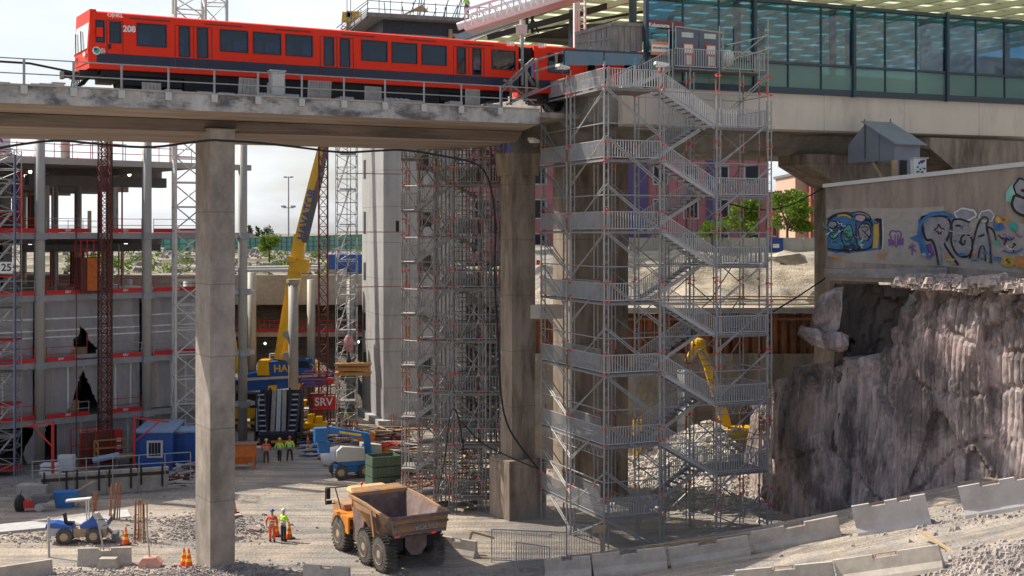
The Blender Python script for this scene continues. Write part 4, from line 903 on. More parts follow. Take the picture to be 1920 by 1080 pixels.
gfill([(1637, 412), (1644, 409), (1653, 410), (1655, 468), (1649, 472), (1650, 440), (1648, 418)], p_blk)
gfill([(1637, 420), (1647, 420), (1648, 440), (1646, 465), (1636, 465), (1638, 440)], p_yel)
gline([(1655, 410), (1656, 440), (1655, 466), (1650, 471)], 1.2, p_wht)
gline([(1672, 448), (1667, 440), (1670, 433), (1677, 432), (1680, 436), (1684, 432), (1690, 436), (1689, 444), (1686, 450)], 1.6, p_pur)
gfill([(1665, 448), (1672, 449), (1678, 452), (1676, 460), (1666, 461)], p_pur); gfill([(1684, 449), (1694, 446), (1694, 459), (1684, 460)], p_pur)
gline([(1678, 440), (1678, 462), (1682, 464), (1684, 440)], 1.3, p_pur)
gline([(1703, 466), (1716, 460)], 1.5, p_pur); gline([(1704, 460), (1718, 472)], 1.5, p_pur); gline([(1710, 456), (1710, 478)], 1.5, p_pur)
gfill([(1722, 410), (1745, 398), (1770, 396), (1785, 402), (1786, 410), (1750, 408), (1732, 420), (1730, 450), (1738, 478), (1728, 480), (1722, 455), (1704, 446), (1722, 440)], p_blue)
gfill([(1730, 462), (1745, 455), (1752, 478), (1740, 485)], p_pur)
gfill(blob(1810, 402, 20, 11), p_gry); gline(blob(1810, 402, 20, 11), 2, p_wht, closed=True); gfill(blob(1850, 405, 14, 11), p_gry); gline(blob(1850, 405, 14, 11), 1.5, p_wht, closed=True)
gfill([(1727, 407), (1757, 405), (1775, 405), (1783, 415), (1783, 432), (1774, 452), (1797, 496), (1786, 497), (1762, 460), (1766, 497), (1756, 497), (1748, 447), (1735, 450)], p_gry)
gline([(1728, 407), (1750, 405), (1770, 404), (1782, 414), (1783, 432), (1775, 450), (1770, 458), (1782, 476), (1797, 497)], 3.2, p_blk)
gline([(1728, 407), (1730, 430), (1736, 452), (1748, 448), (1755, 470), (1760, 497)], 3.2, p_blk)
gline([(1760, 420), (1764, 428), (1772, 430), (1765, 433), (1762, 442), (1758, 433), (1750, 431), (1758, 428), (1760, 420)], 2, p_blk)
gline([(1778, 462), (1768, 446), (1760, 440)], 1.6, p_pink); gfill([(1774, 480), (1782, 480), (1790, 494), (1782, 496)], p_yel)
gfill([(1784, 412), (1805, 412), (1815, 418), (1818, 436), (1795, 438), (1796, 440), (1824, 440), (1822, 480), (1795, 482), (1782, 460), (1784, 440)], p_gry)
gline([(1818, 417), (1800, 410), (1784, 412), (1785, 438), (1782, 455), (1796, 482), (1822, 481), (1824, 442), (1802, 440), (1802, 460), (1810, 456)], 2.8, p_blk)
gline([(1791, 424), (1798, 422), (1806, 428)], 3, p_blk); gline([(1798, 452), (1806, 462), (1810, 450)], 2.5, p_blk)
gline([(1786, 440), (1792, 436), (1816, 440), (1826, 430)], 1.6, p_pink)
gfill([(1832, 425), (1845, 415), (1850, 424), (1856, 460), (1857, 490), (1848, 492), (1845, 465), (1836, 466), (1832, 485), (1824, 485), (1826, 450)], p_gry)
gline([(1818, 485), (1828, 440), (1836, 414), (1845, 405), (1855, 412), (1848, 420), (1856, 455), (1858, 494)], 2.8, p_blk)
gline([(1834, 484), (1837, 462), (1846, 460), (1848, 490)], 2, p_blk); gline([(1834, 444), (1846, 440)], 3, p_blk); gline([(1848, 425), (1862, 428), (1868, 452)], 2.4, p_blk)
gfill(blob(1872, 425, 10, 8), p_blue); gline([(1868, 412), (1880, 406), (1892, 412), (1886, 420)], 3, p_or); gline([(1872, 440), (1880, 450), (1890, 444), (1882, 460)], 2, p_blk)
gfill(blob(1900, 425, 8, 9), p_grn); gfill(blob(1890, 490, 16, 10), p_yel); gfill(blob(1912, 492, 10, 12), p_or); gline([(1895, 440), (1905, 450), (1915, 436)], 2, p_pink); gline([(1880, 470), (1900, 476), (1918, 466)], 2, p_blue)
gfill([(1898, 345), (1908, 336), (1925, 332), (1925, 400), (1905, 392), (1893, 378), (1886, 378), (1886, 360)], p_mint)
gfill(blob(1917, 352, 16, 17), p_gry); gfill(blob(1918, 385, 22, 19), p_gry); gline(blob(1917, 352, 16, 17), 2.6, p_blk, closed=True); gline([(1902, 366), (1896, 382), (1902, 396), (1916, 404), (1935, 406)], 3.6, p_blk); gline([(1902, 366), (1916, 370), (1930, 376)], 3, p_blk); gline([(1915, 356), (1925, 360)], 4, p_blk)

rg = random.Random(12)
gline([(1551, 412), (1560, 404), (1580, 398), (1600, 400), (1612, 396), (1628, 402), (1634, 412)], 1.6, p_blk)
for i in range(34):
    x = rg.uniform(1555, 1632); y = rg.uniform(408, 468); n_ = rg.choice((3, 4)); pts = [(x, y)]
    for k in range(n_): pts.append((pts[-1][0]+rg.uniform(-9, 9), pts[-1][1]+rg.uniform(-8, 8)))
    gline(pts, rg.uniform(.7, 1.5), rg.choice((p_blk, p_blk, p_blk, p_gry, p_wht, p_grn)))
for i in range(12):
    x = rg.uniform(1740, 1855); y = rg.uniform(410, 492); pts = [(x, y)]
    for k in range(3): pts.append((pts[-1][0]+rg.uniform(-8, 8), pts[-1][1]+rg.uniform(-5, 5)))
    gline(pts, rg.uniform(.6, 1.2), rg.choice((p_blk, p_gry, p_pink)))
for i in range(20):
    x = rg.uniform(1862, 1922); y = rg.uniform(405, 500)
    if i % 2: gfill(blob(x, y, rg.uniform(3, 8), rg.uniform(3, 7), 11), rg.choice((p_grn, p_pink, p_yel, p_gry, p_blue, p_or)))
    else:
        pts = [(x, y)]
        for k in range(4): pts.append((pts[-1][0]+rg.uniform(-9, 9), pts[-1][1]+rg.uniform(-9, 9)))
        gline(pts, rg.uniform(.8, 1.8), rg.choice((p_blk, p_wht, p_pur, p_pink)))
for i in range(14):
    x = rg.uniform(1560, 1850); y = rg.uniform(474, 492); gfill(blob(x, y, rg.uniform(3, 9), rg.uniform(2, 4), 10), rg.choice((p_gry, p_or, p_blue, p_pale)))
gline([(1722, 440), (1727, 415), (1745, 402), (1775, 400), (1790, 408)], 4, p_blue); gline([(1730, 450), (1736, 470), (1742, 486)], 4, p_blue)
# ---------------------------------------------------------------- building under construction (left)
BL = Ln((-35.6, 96.5), (.775, .632))
bt = thing('building_frame', 'unfinished multi storey building frame with red edge boards and grey tarpaulins', 'building', (-35.6, 96.5, 0), math.atan2(BL.d.y, BL.d.x))
def bbox(t0, t1, s0, s1, z0, z1, mb=None):
    mb = mb or MB()
    return mb.prism([BL.at(t0, s0, z0), BL.at(t1, s0, z0), BL.at(t1, s1, z0), BL.at(t0, s1, z0)], (0, 0, z1-z0))
LV = [3.35, 7.65, 12.72, 17.42, 23.1]
for k, z in enumerate(LV):
    mesh_obj('floor_slab', bbox(-18, 13, .25, 21 if k < 3 else 44, z-.42, z-.02), m_slabc, bt, True)
    mesh_obj('edge_beam', bbox(-18, 17.6, -.12, .23, z-.45, z+.02), m_slab if k < 4 else m_bcol, bt, True)
    for s in (7.4, 14.6) if k < 3 else (7.4, 14.6, 22, 29, 36, 43): mesh_obj('floor_beam', bbox(-18, 13, s, s+.5, z-(.95 if k < 4 or s < 10 else 2.0), z-.424), m_slabc, bt, True)
    for t in (0, 8.44): mesh_obj('floor_beam', bbox(t-.2, t+.2, .6, 21 if k < 3 else 44, z-.85, z-.426), m_slabc, bt, True)
for t in (-16.8, -8.44, 0, 8.44, 16.85):
    for s in ((0,) if t > 13 else (0, 7.6, 14.8, 20.6, 29.2, 36.2)):
        zt = 27.6 if s == 0 else 23
        o = mesh_obj('column', MB().lathe(BL.at(t, s, 0), [(.38 if s == 0 else .32, 0), (.38 if s == 0 else .32, zt)], 16), m_bcol, bt, True, True)
        if s == 0:
            for z in LV[:4]: mesh_obj('joint_collar', bbox(t-.43, t+.43, -.43, .43, z-.5, z-.02), m_slab, o, True)
            if t > 10:
                for z in LV[:4]: mesh_obj('bracket', bbox(t-1.1, t+1.05, -.15, .15, z-.4, z-.1), m_steelw, o, True)
for t in (2.2, 5.6, 11): mesh_obj('column', MB().lathe(BL.at(t, 0.7, 23.1), [(.34, 0), (.34, 4.5)], 12), m_whst, bt, True, True)
# core walls at the left end
mesh_obj('core_wall', bbox(-18, -3.4, 6, 6.4, 0, 23), m_slabc, bt, True)
mesh_obj('core_wall', bbox(-18, -1.2, 3.0, 3.3, 23.12, 27), m_white, bt, True)
mesh_obj('blue_panel', bbox(-3.3, -2.6, 5.4, 5.6, 17.5, 22.4), m_sbg, bt, True)
mesh_obj('blue_panel', bbox(-.9, -.5, 3.4, 3.6, 17.5, 22.2), m_sbg, bt, True)
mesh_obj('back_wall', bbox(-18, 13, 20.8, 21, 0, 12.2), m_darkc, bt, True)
for t_, k_ in ((2.6, 1), (3.4, 0), (4.2, 1), (2.9, 0)): mesh_obj('prop', MB().tube(BL.at(t_, 1.6, LV[k_]), BL.at(t_+.1, 1.7, LV[k_]+4.0), .06), m_redst if t_ > 3 else m_galv, bt, True)
mesh_obj('plank_stack', bbox(2.6, 4.2, 1.5, 2.3, 7.66, 8.5), m_wood, bt, True)
mesh_obj('plank_stack', bbox(2.4, 3.6, 1.6, 2.4, 3.36, 4.4), m_wood, bt, True)
mesh_obj('end_wall', bbox(12.9, 13.1, 3, 20.8, 0, 12.2), m_slabc, bt, True)
# red edge boards and rails
for k, z in enumerate(LV[:4]):
    for a, b in ((-17, -8.9), (-8, -.45), (.45, 3.7) if k != 1 else (.45, 2.6), (5.3, 7.95), (8.95, 12.9)):
        if k == 0 and a > 8: continue
        o = mesh_obj('toe_board', bbox(a, b, -.2, -.13, z+.03, z+.36), m_redb, bt, True)
        t = (a+b)/2
        mesh_obj('lettering', text_mb('SRV', .26, BL.at(t, -.215, z+.2), (BL.d.x, BL.d.y, 0), (0, 0, 1), .01, .006), m_white, o, True)
        r_ = MB()
        for h in (.6, 1.1): r_.tube(BL.at(a, -.16, z+h), BL.at(b, -.16, z+h), .025, 5)
        n = max(1, int((b-a)/2.2))
        for i in range(n+1): q = BL.at(a+(b-a)*i/n, -.16, z); r_.tube(q, q+V((0, 0, 1.15)), .025, 5)
        mesh_obj('guard_rail', r_, m_redst if (k+int(a)) % 3 else m_grey, bt, True)
r_ = MB()
for z, s in ((17.42, 20.4), (12.72, 20.4), (23.1, 18), (23.1, .3)):
    for h in (.55, 1.1): r_.tube(BL.at(-3, s, z+h), BL.at(12.5, s, z+h), .03, 5)
    for i in range(12): q = BL.at(-3+i*1.4, s, z); r_.tube(q, q+V((0, 0, 1.2)), .03, 5)
mesh_obj('guard_rail', r_, m_redst, bt, True)
mesh_obj('toe_board', bbox(-7, -1.5, 1.6, 1.7, 23.12, 23.6), m_redb, bt, True)
for t0_, z in ((1.0, 17.42), (9.2, 17.42), (1, 12.72), (8.9, 12.72)):
    for i in range(4 if t0_ < 5 else 4):
        mesh_obj('lamp', MB().ball(BL.at(t0_+.3+i*.75, 6+i*2.6, (22.3 if z > 15 else 17.42-.9)), .16, 8, 5), m_lamp, bt, True, True)
rp2 = random.Random(31)
for i in range(30):
    k = rp2.choice((2, 3, 3)); t_ = rp2.uniform(-2, 12.5); s_ = rp2.uniform(2, 19); z0_ = LV[k]; z1_ = LV[k+1]-.9
    mesh_obj('prop', MB().tube(BL.at(t_, s_, z0_), BL.at(t_, s_, z1_), .07 if i % 3 else .2, 6), (m_galvd, m_bcol, m_redst, m_steelw)[i % 4], bt, True)
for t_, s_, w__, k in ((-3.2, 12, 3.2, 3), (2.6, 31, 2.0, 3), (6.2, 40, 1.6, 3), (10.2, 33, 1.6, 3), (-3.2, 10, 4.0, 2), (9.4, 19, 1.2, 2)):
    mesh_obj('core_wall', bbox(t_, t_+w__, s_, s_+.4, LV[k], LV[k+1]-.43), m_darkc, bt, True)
mesh_obj('duct', bbox(.6, 12, 4.2, 5.2, 21.2, 22.0), m_dgrey, bt, True); mesh_obj('duct', bbox(.6, 12, 5.4, 6.2, 15.9, 16.5), m_dgrey, bt, True)
# stored things on the slabs
rr = random.Random(9)
for i in range(3):
    q = BL.at(9+i*1.1, 16+i, 12.72); m = MB()
    for a in range(6):
        for zc_ in range(7): m.bar(q+V((a*.35-1, 0, zc_*.45)), q+V((a*.35-.66, 0, zc_*.45)), .05)
        m.bar(q+V((a*.35-1, 0, 0)), q+V((a*.35-1, 0, 2.9)), .05)
    solo('red_rack', m, m_redst, ('first', 'second', 'third')[i]+' of the red lattice racks stored on the second open floor', 'rack')
solo('red_bin', MB().box(BL.at(-.9, 4, 18.1), (1.6, 1.2, 1.3)), m_rust2, 'dark red bin on the upper open floor beside the left round column', 'bin')
solo('red_bin', MB().box(BL.at(2.0, 15, 18.2), (1.8, 1.2, 1.5)), m_rust2, 'dark red bin at the back of the upper open floor', 'bin')
solo('timber_post', MB().box(BL.at(4.0, .5, 18.3), (.25, .2, 1.7)), m_wood, 'pale timber post standing at the edge of the upper floor by the red hoist', 'post')
# tarpaulins
def tarp(t0_, t1_, z0_, z1_, seed, tri=None, horiz=True, off=.35):
    m = MB(); fq = .45 if tri else 1; nx_, nz_ = int((t1_-t0_)/.18/fq), int((z1_-z0_)/.22/fq); tp = MB()
    def disp(t, z): return off+.13*noise.noise(V((t*1.3+seed, z*.35, seed)))+.07*noise.noise(V((t*3.5+z*.8, z*.9, seed+5)))
    for i in range(nx_+1):
        for j in range(nz_+1):
            t = t0_+(t1_-t0_)*i/nx_; z = z0_+(z1_-z0_)*j/nz_; m.v.append(BL.at(t, disp(t, z), z))
    def inside(t, z):
        if not tri: return False
        a, b, c, h0, h1 = tri       # base a..b, apex c, heights
        if not (h0 <= z <= h1): return False
        f = (z-h0)/(h1-h0); t += .22*noise.noise(V((z*1.7, seed, 1)))+.08*noise.noise(V((z*5, seed, 3))); return a+(c-a)*f < t < b+(c-b)*f
    for i in range(nx_):
        for j in range(nz_):
            t = t0_+(t1_-t0_)*(i+.5)/nx_; z = z0_+(z1_-z0_)*(j+.5)/nz_
            if inside(t, z): continue
            a = i*(nz_+1)+j; m.f.append((a, a+nz_+1, a+nz_+2, a+1))
    o = mesh_obj('tarpaulin', m, m_tarp, bt, True, True)
    if horiz:
        for zz_ in (z1_-1.35, z1_-2.25, z1_-2.75):
            tp = MB()
            for i in range(nx_):
                a = t0_+(t1_-t0_)*i/nx_; b = t0_+(t1_-t0_)*(i+1)/nx_
                if inside((a+b)/2, zz_): continue
                tp.add([BL.at(a, disp(a, zz_)-.02, zz_-.05), BL.at(b, disp(b, zz_)-.02, zz_-.05), BL.at(b, disp(b, zz_)-.02, zz_+.05), BL.at(a, disp(a, zz_)-.02, zz_+.05)], [(0, 1, 2, 3)])
            mesh_obj('tape', tp, m_white2, o, True)
    else:
        for k, tt_ in enumerate([t0_+.6+i*1.25 for i in range(int((t1_-t0_)/1.25))]):
            tp = MB(); wd = .05
            for j in range(nz_):
                a = z0_+(z1_-z0_)*j/nz_; b = z0_+(z1_-z0_)*(j+1)/nz_
                if inside(tt_, (a+b)/2): continue
                tp.add([BL.at(tt_-wd, disp(tt_, a)-.02, a), BL.at(tt_+wd, disp(tt_, a)-.02, a), BL.at(tt_+wd, disp(tt_, b)-.02, b), BL.at(tt_-wd, disp(tt_, b)-.02, b)], [(0, 1, 2, 3)])
            if tp.v: mesh_obj('tape' if k % 3 else 'batten', tp, m_white2 if k % 3 else m_wood, o, True)
tarp(-17, -.4, 7.75, 12.25, 1); tarp(.4, 8.0, 7.75, 12.25, 2, (2.4, 4.6, 3.3, 8.1, 10.3)); tarp(8.8, 12.9, 7.75, 12.25, 3)
tarp(-17, -.4, 3.45, 7.2, 4, None, False); tarp(.4, 8.0, 3.45, 7.2, 5, (2.2, 4.9, 3.4, 3.4, 6.9), False); tarp(8.8, 12.9, 3.45, 7.2, 6, None, False)
tarp(1.4, 8.0, .1, 2.9, 7, None, False); tarp(8.8, 12.9, .1, 2.9, 8, None, False); tarp(-17, -3.2, .1, 2.9, 9, None, False)
hg = MB(); n = 10
for j in range(n+1):
    for i in range(4): hg.v.append(BL.at(-.9+i*.3-.35*math.sin(j*.5)+.1*j/n, -.1+.15*((i+j) % 2), .1+2.7*j/n))
for j in range(n):
    for i in range(3): a = j*4+i; hg.f.append((a, a+1, a+5, a+4))
solo('hanging_tarpaulin', hg, m_tarp, 'torn white tarpaulin hanging in the dark doorway beside the left round column', 'tarpaulin', smooth=True)
# ---------------------------------------------------------------- lattice masts and towers
def lattice(name, label, cat, c, hw, z0, z1, pitch, rl_, rb_, ml, mb_, rz=.0, xb=False, group=None, hd=None):
    t = thing(name, label, cat, (c[0], c[1], z0), rz, group); H = z1-z0; hd = hd or hw
    cs = [(-hw, -hd), (hw, -hd), (hw, hd), (-hw, hd)]
    for a, b in cs: mesh_obj('leg', MB().tube((a, b, 0), (a, b, H), rl_, 6), ml, t)
    for k in range(4):
        a, b = cs[k], cs[(k+1) % 4]; m = MB(); z = 0; i = 0
        while z < H-.1:
            zt = min(H, z+pitch); m.tube((*a, z), (*b, z), rb_, 4)
            if xb or i % 2 == 0: m.tube((*a, z), (*b, zt), rb_, 4)
            if xb or i % 2: m.tube((*b, z), (*a, zt), rb_, 4)
            z += pitch; i += 1
        mesh_obj('bracing', m, mb_, t)
    return t
a = BL.at(11.3, -1.6, 0)
lattice('crane_mast', 'white lattice tower crane mast standing in front of the building frame', 'crane mast', (a.x, a.y), 1.15, 0, 36.5, 1.95, .11, .055, m_whst, m_whst, .35)
a = P(403, 0, 112)
lattice('crane_mast', 'grey white lattice crane mast rising above the train roof behind the left viaduct column', 'crane mast', (a.x, a.y), 1.0, 0, 38.5, 2.2, .13, .05, m_whst, m_steelw, .2)
# red rack and pinion hoist
a = BL.at(4.25, -1.9, 0)
ho = lattice('hoist_mast', 'dark red lattice hoist mast climbing the front of the building frame', 'hoist mast', (a.x, a.y), .36, 0, 24.6, .75, .055, .03, m_rust2, m_rust2, .68, True)
mesh_obj('rack_pipe', MB().tube((.55, -.1, 0), (.55, -.1, 24), .05).tube((-.55, -.1, 0), (-.55, -.1, 20), .05), m_black, ho)
hc = thing('hoist_cage', 'orange hoist cage hanging on the red mast at the third floor', 'hoist cage', P(165, 548, 99), .68)
mesh_obj('cabin', MB().box((-.05, 0, 1.35), (1.5, 1.3, 2.7)), m_rust2, hc)
mesh_obj('front_panel', MB().box((.2, -.67, 1.4), (1.0, .04, 2.5)), m_hopper, hc)
m = MB()
for x in (-.8, -.3, .2, .7): m.tube((x, -.6, 2.7), (x, -.6, 4.0), .03); m.tube((x, .6, 2.7), (x, .6, 4.0), .03)
for z in (3.3, 4.0): m.tube((-.8, -.6, z), (.7, -.6, z), .03); m.tube((-.8, .6, z), (.7, .6, z), .03)
mesh_obj('roof_rail', m, m_redst, hc)
gd = MB()
for x in (-1.05, ): gd.tube((x, -.4, -12.5), (x, -.4, 6.0), .035)
mesh_obj('guide_rope', gd, m_rust2, hc)
q = BL.at(3.1, -2.2, 0); hb_ = thing('ground_cage', 'dark red ground cage of the hoist with electrical boxes', 'hoist cage', (q.x, q.y, 0), .68)
m = MB()
for x in (-1.2, 0, 1.2):
    for y in (-.9, .9): m.bar((x, y, 0), (x, y, 2.6), .08)
for z in (.1, 1.3, 2.6): m.bar((-1.2, -.9, z), (1.2, -.9, z), .07).bar((-1.2, .9, z), (1.2, .9, z), .07)
mesh_obj('cage_frame', m, m_redst, hb_); mesh_obj('mesh_panel', MB().ext(-1.15, 1.15, -.88, -.86, .1, 2.5), m_rust2, hb_)
mesh_obj('control_box', MB().box((1.75, -.8, 1.5), (.6, .4, 2.0)), m_redst, hb_)
for z in (1.75, 1.2): mesh_obj('notice', MB().box((1.75, -1.01, z), (.35, .02, .3)), m_white, hb_)
# yellow timber loading platform
q = BL.at(4.6, -4.6, 0); lp_ = thing('loading_platform', 'timber loading platform with yellow handrails in front of the hoist', 'platform', (q.x, q.y, 0), .5)
mesh_obj('deck', MB().box((0, 0, .75), (4.0, 1.6, .12)), m_wood, lp_)
m = MB()
for x in (-1.9, -.6, .7, 1.9): m.box((x, 0, .35), (.15, 1.5, .7))
mesh_obj('trestle', m, m_darkwood, lp_)
m = MB()
for x in (-1.95, 1.95):
    for y in (-.75, .75): m.bar((x, y, .7), (x, y, 1.9), .09)
for z in (1.3, 1.9): m.bar((-1.95, .75, z), (1.95, .75, z), .1); m.bar((-1.95, -.75, z), (-1.95, .75, z), .1); m.bar((1.95, -.75, z), (1.95, .75, z), .1)
mesh_obj('handrail', m, mat('yellow_timber', (.45, .27, .08), .7), lp_)
# slim red mast (second hoist) by the crane and the SRV base
c_ = P(606, 0, 117)
s2 = lattice('hoist_mast', 'slim red brown lattice hoist mast between the yellow boom and the scaffold ladder tower', 'hoist mast', (c_.x, c_.y), .4, 0, 26, .9, .07, .035, m_rust2, m_rust2, .1)
q = thing('hoist_cage', 'rusty red open hoist cage at the foot of the slim mast with an SRV banner', 'hoist cage', P(600, 0, 113)-V((0, 0, P(600, 0, 113).z)), .05)
m = MB()
for x in (-1.6, -.8, 0, .8, 1.6):
    for y in (-1.2, 1.2): m.bar((x, y, .2), (x, y, 4.0), .09)
for z in (.3, 1.0, 2.0, 3.0, 4.0):
    for y in (-1.2, 1.2): m.bar((-1.6, y, z), (1.6, y, z), .08)
    for x in (-1.6, 1.6): m.bar((x, -1.2, z), (x, 1.2, z), .08)
mesh_obj('cage_frame', m, m_rust2, q); mesh_obj('counterweight', MB().ext(-.9, .3, .2, 1.0, .3, 3.2), m_rust2, q)
m = MB()
for x in (-1.5, -.5, .5, 1.5): m.bar((x, -1.1, 4.05), (x, -1.1, 5.1), .07)
m.bar((-1.5, -1.1, 5.1), (1.5, -1.1, 5.1), .07).bar((-1.5, -1.1, 4.6), (1.5, -1.1, 4.6), .07).bar((1.5, 1, 4.2), (1.5, 1, 5.1), .07).bar((-1.5, 1.1, 5.1), (1.5, 1.1, 5.1), .07).box((.9, .3, 4.35), (.5, .5, .5))
mesh_obj('top_rail', m, m_redst, q)
bn = mesh_obj('banner', MB().prism([(-.35, -1.3, 2.1), (1.55, -1.3, 2.05), (1.6, -1.3, 3.15), (-.55, -1.3, 3.2)], (0, .03, 0)), m_redb, q)
mesh_obj('lettering', text_mb('SRV', .95, W[q.name]@V((.45, -1.34, 2.65)), (1, .05, 0), (0, 0, 1), .02, .02), m_white, bn, True)
# scaffold ladder tower (white)
c_ = P(650, 0, 109)
lt = lattice('scaffold_tower', 'tall slim scaffold tower with white ladder stairs beside the concrete core', 'scaffold', (c_.x, c_.y), .85, 0, 28.2, 1.0, .035, .022, m_galv, m_galv, .05, False)
for k in range(9):
    m = MB(); z = .2+k*3.0; s = 1
    for y in (-.3, .25): m.bar((-.75*s, y, z), (.25*s, y, z+3.0), .07)
    for i in range(9): f = (i+.5)/9; m.bar((-.75*s+f*s, -.3, z+3*f), (-.75*s+f*s, .25, z+3*f), .06)
    mesh_obj('ladder', m, m_white, lt); mesh_obj('platform', MB().box((.1, 0, z+2.95), (1.3, 1.5, .08)), m_galv, lt)
for z in (8.3, 12.8, 17.5, 22.5): mesh_obj('tie', MB().tube((-.8, 0, z), (5.0, 1.5, z), .04), m_rust, lt)
solo('timber_platform', MB().box(P(662, 683, 108), (3.0, 1.2, .22)).box(P(662, 700, 108), (3.0, 1.2, .25)).box(P(662, 691, 108), (2.6, 1.0, .3)), mat('orange_timber', (.55, .27, .08), .7), 'orange brown timber platform bracketed between the ladder tower and the core', 'platform')
# hanging concrete skip hook
hk = thing('crane_hook', 'red and white crane hook block hanging on cables in front of the ladder tower', 'crane hook', P(654, 680, 106))
mesh_obj('block', MB().ball((0, 0, 1.6), (.42, .3, .75), 10, 8), mat('hook_red_white', (.5, .25, .23), .5, 0, .5, 3), hk)
mesh_obj('hook', MB().lathe((0, 0, 0), [(.1, 0), (.22, .15), (.1, .5), (.06, .9)], 8), m_black, hk)
mesh_obj('cable', MB().tube((-.15, 0, 2.3), (-.15, 0, 32), .03, 4).tube((.15, 0, 2.3), (.15, 0, 32), .03, 4), m_dgrey, hk)
# ---------------------------------------------------------------- concrete core tower
A = G(719, 797); Bc = G(678, 778); 
TD = 116.0; A = V(((719-960)/FOC*TD, TD, 0)); Bc = V(((679-960)/FOC*124, 124, 0))
e2 = (Bc-A).normalized(); e1 = V((-e2.y, e2.x, 0)); e1 = -e1 if e1.x < 0 else e1
TL_ = Ln((A.x, A.y), (e1.x, e1.y)); ct = thing('concrete_core', 'tall pale concrete stair core with small dark window slots', 'building', A, math.atan2(e1.y, e1.x))
WT = 7.9; DT = (Bc-A).length; HT = Z(62, TD)
mesh_obj('wall', MB().ext(0, WT, 0, DT, 0, HT), m_tower, ct)
mesh_obj('plinth', MB().ext(-.6, WT+.4, -.8, DT, -.3, .5), m_tower, ct)
def slot(px, py0, py1, w_, face=0):
    if face: # left face
        t = Ln((A.x, A.y), (e2.x, e2.y)); k, D = t.px(px); z0_, z1_ = Z(py1, D), Z(py0, D); m = MB().ext(-.03, -.004, k-w_/2, k+w_/2, z0_, z1_)
    else:
        k, D = TL_.px(px); z0_, z1_ = Z(py1, D), Z(py0, D); m = MB().ext(k-w_/2, k+w_/2, -.03, -.004, z0_, z1_)
    mesh_obj('window_opening', m, m_black, ct)
for a_, b_ in ((300, 335), (397, 438), (492, 525), (586, 619), (660, 690)): slot(684, a_, b_, .9, 1)
slot(745, 414, 435, .3); slot(792, 290, 320, 1.1)
for a_, b_ in ((398, 425), (479, 508), (668, 690), (740, 778)): slot(797, a_, b_, 1.2)
# work platform around the top of the core
fm = thing('climbing_formwork', 'dark climbing formwork and scaffold platform on top of the concrete core', 'formwork', (A.x, A.y, HT), math.atan2(e1.y, e1.x))
mesh_obj('formwork_wall', MB().ext(-.1, WT+1.4, -.15, DT, .01, Z(37, TD)-HT), mat('form_panel', (.045, .05, .08), .6, 0, .3, 4), fm)
zp = Z(37, TD)-HT
mesh_obj('deck', MB().ext(-1.9, WT+1.8, -1.5, DT+1, zp, zp+.35), m_darkwood, fm)
m = MB()
for i in range(12): x = -1.8+i*1.05; m.tube((x, -1.4, zp), (x, -1.4, zp+1.55), .035); m.tube((x, DT+.8, zp), (x, DT+.8, zp+1.55), .035)
for h in (.7, 1.4): m.tube((-1.8, -1.4, zp+h), (WT+1.7, -1.4, zp+h), .035); m.tube((-1.8, DT+.8, zp+h), (WT+1.7, DT+.8, zp+h), .035); m.tube((-1.8, -1.4, zp+h), (-1.8, DT+.8, zp+h), .035)
mesh_obj('guard_rail', m, m_dgrey, fm)
rr = random.Random(2); m = MB()
for i in range(17): x = rr.uniform(0, WT+.8); m.tube((x, rr.uniform(.2, 6), zp), (x+rr.uniform(-.05, .05), 1, zp+rr.uniform(1.2, 3.0)), .045)
mesh_obj('rebar', m, m_dgrey, fm)
m = MB()
for i in range(6): m.bar((1.8+i*.22, -.4, zp+.5+i*.1), (3.6+i*.1, -.2, zp+1.5-.1*i), .12)
mesh_obj('timber_bundle', m, m_wood, fm)
m = MB()
for x in (6.2, 9.0): m.bar((x, -.4, -.8), (x, -.4, .6), .3)
m.bar((6.2, -.4, .1), (9.0, -.4, .1), .25).bar((6.2, -.4, -.6), (9.0, -.4, -.6), .25)
for a_ in ((-1.8, .2, zp), (-1.8, -1.4, zp-1.7)): pass
mesh_obj('timber_frame', m, m_wood, fm)
m = MB()
for i in range(5): m.tube((-4.2+i*.6, -1.4, zp-2.3+i*.5), (-4.2+i*.6, -1.4, zp-1.1+i*.55), .04)
for h in (0, .6, 1.2): m.tube((-4.6, -1.4, zp-2.4+h), (-1.7, -1.4, zp+h*1.05), .04)
m.bar((-4.6, -1.0, zp-2.5), (-1.8, -1.0, zp), .9, .12)
mesh_obj('side_stair', m, m_dgrey, fm)
# white truss gangway and masts above the train
tg = thing('truss_footbridge', 'white truss gangway sloping up above the train towards the station roof', 'footbridge', P(862, 50, 92))
p0, p1 = P(872, 55, 79.5), P(1150, -32, 77.5)
dv = (p1-p0); pr = V((-dv.y, dv.x, 0)).normalized()*1.6
def truss(a, b, h, n):
    ch = MB().bar(a, b, .18).bar(a+V((0, 0, h)), b+V((0, 0, h)), .14); br = MB()
    for i in range(n+1): q = a.lerp(b, i/n); br.bar(q, q+V((0, 0, h)), .09)
    for i in range(n): q = a.lerp(b, i/n); r__ = a.lerp(b, (i+1)/n); br.bar(q+V((0, 0, h)), r__, .07)
    mesh_obj('chord', ch, m_white, tg, True); mesh_obj('web', br, m_white, tg, True)
truss(p0, p1, 1.2, 12); truss(p0+pr, p1+pr, 1.2, 12)
mesh_obj('floor', MB().prism([p0+V((0, 0, .02)), p1+V((0, 0, .02)), p1+pr, p0+pr], (0, 0, -.1)), m_grey, tg, True)
q0 = P(858, 50, 83)
mesh_obj('pipe', MB().tube(q0, P(1100, -28, 82), .25, 12), m_white, tg, True)
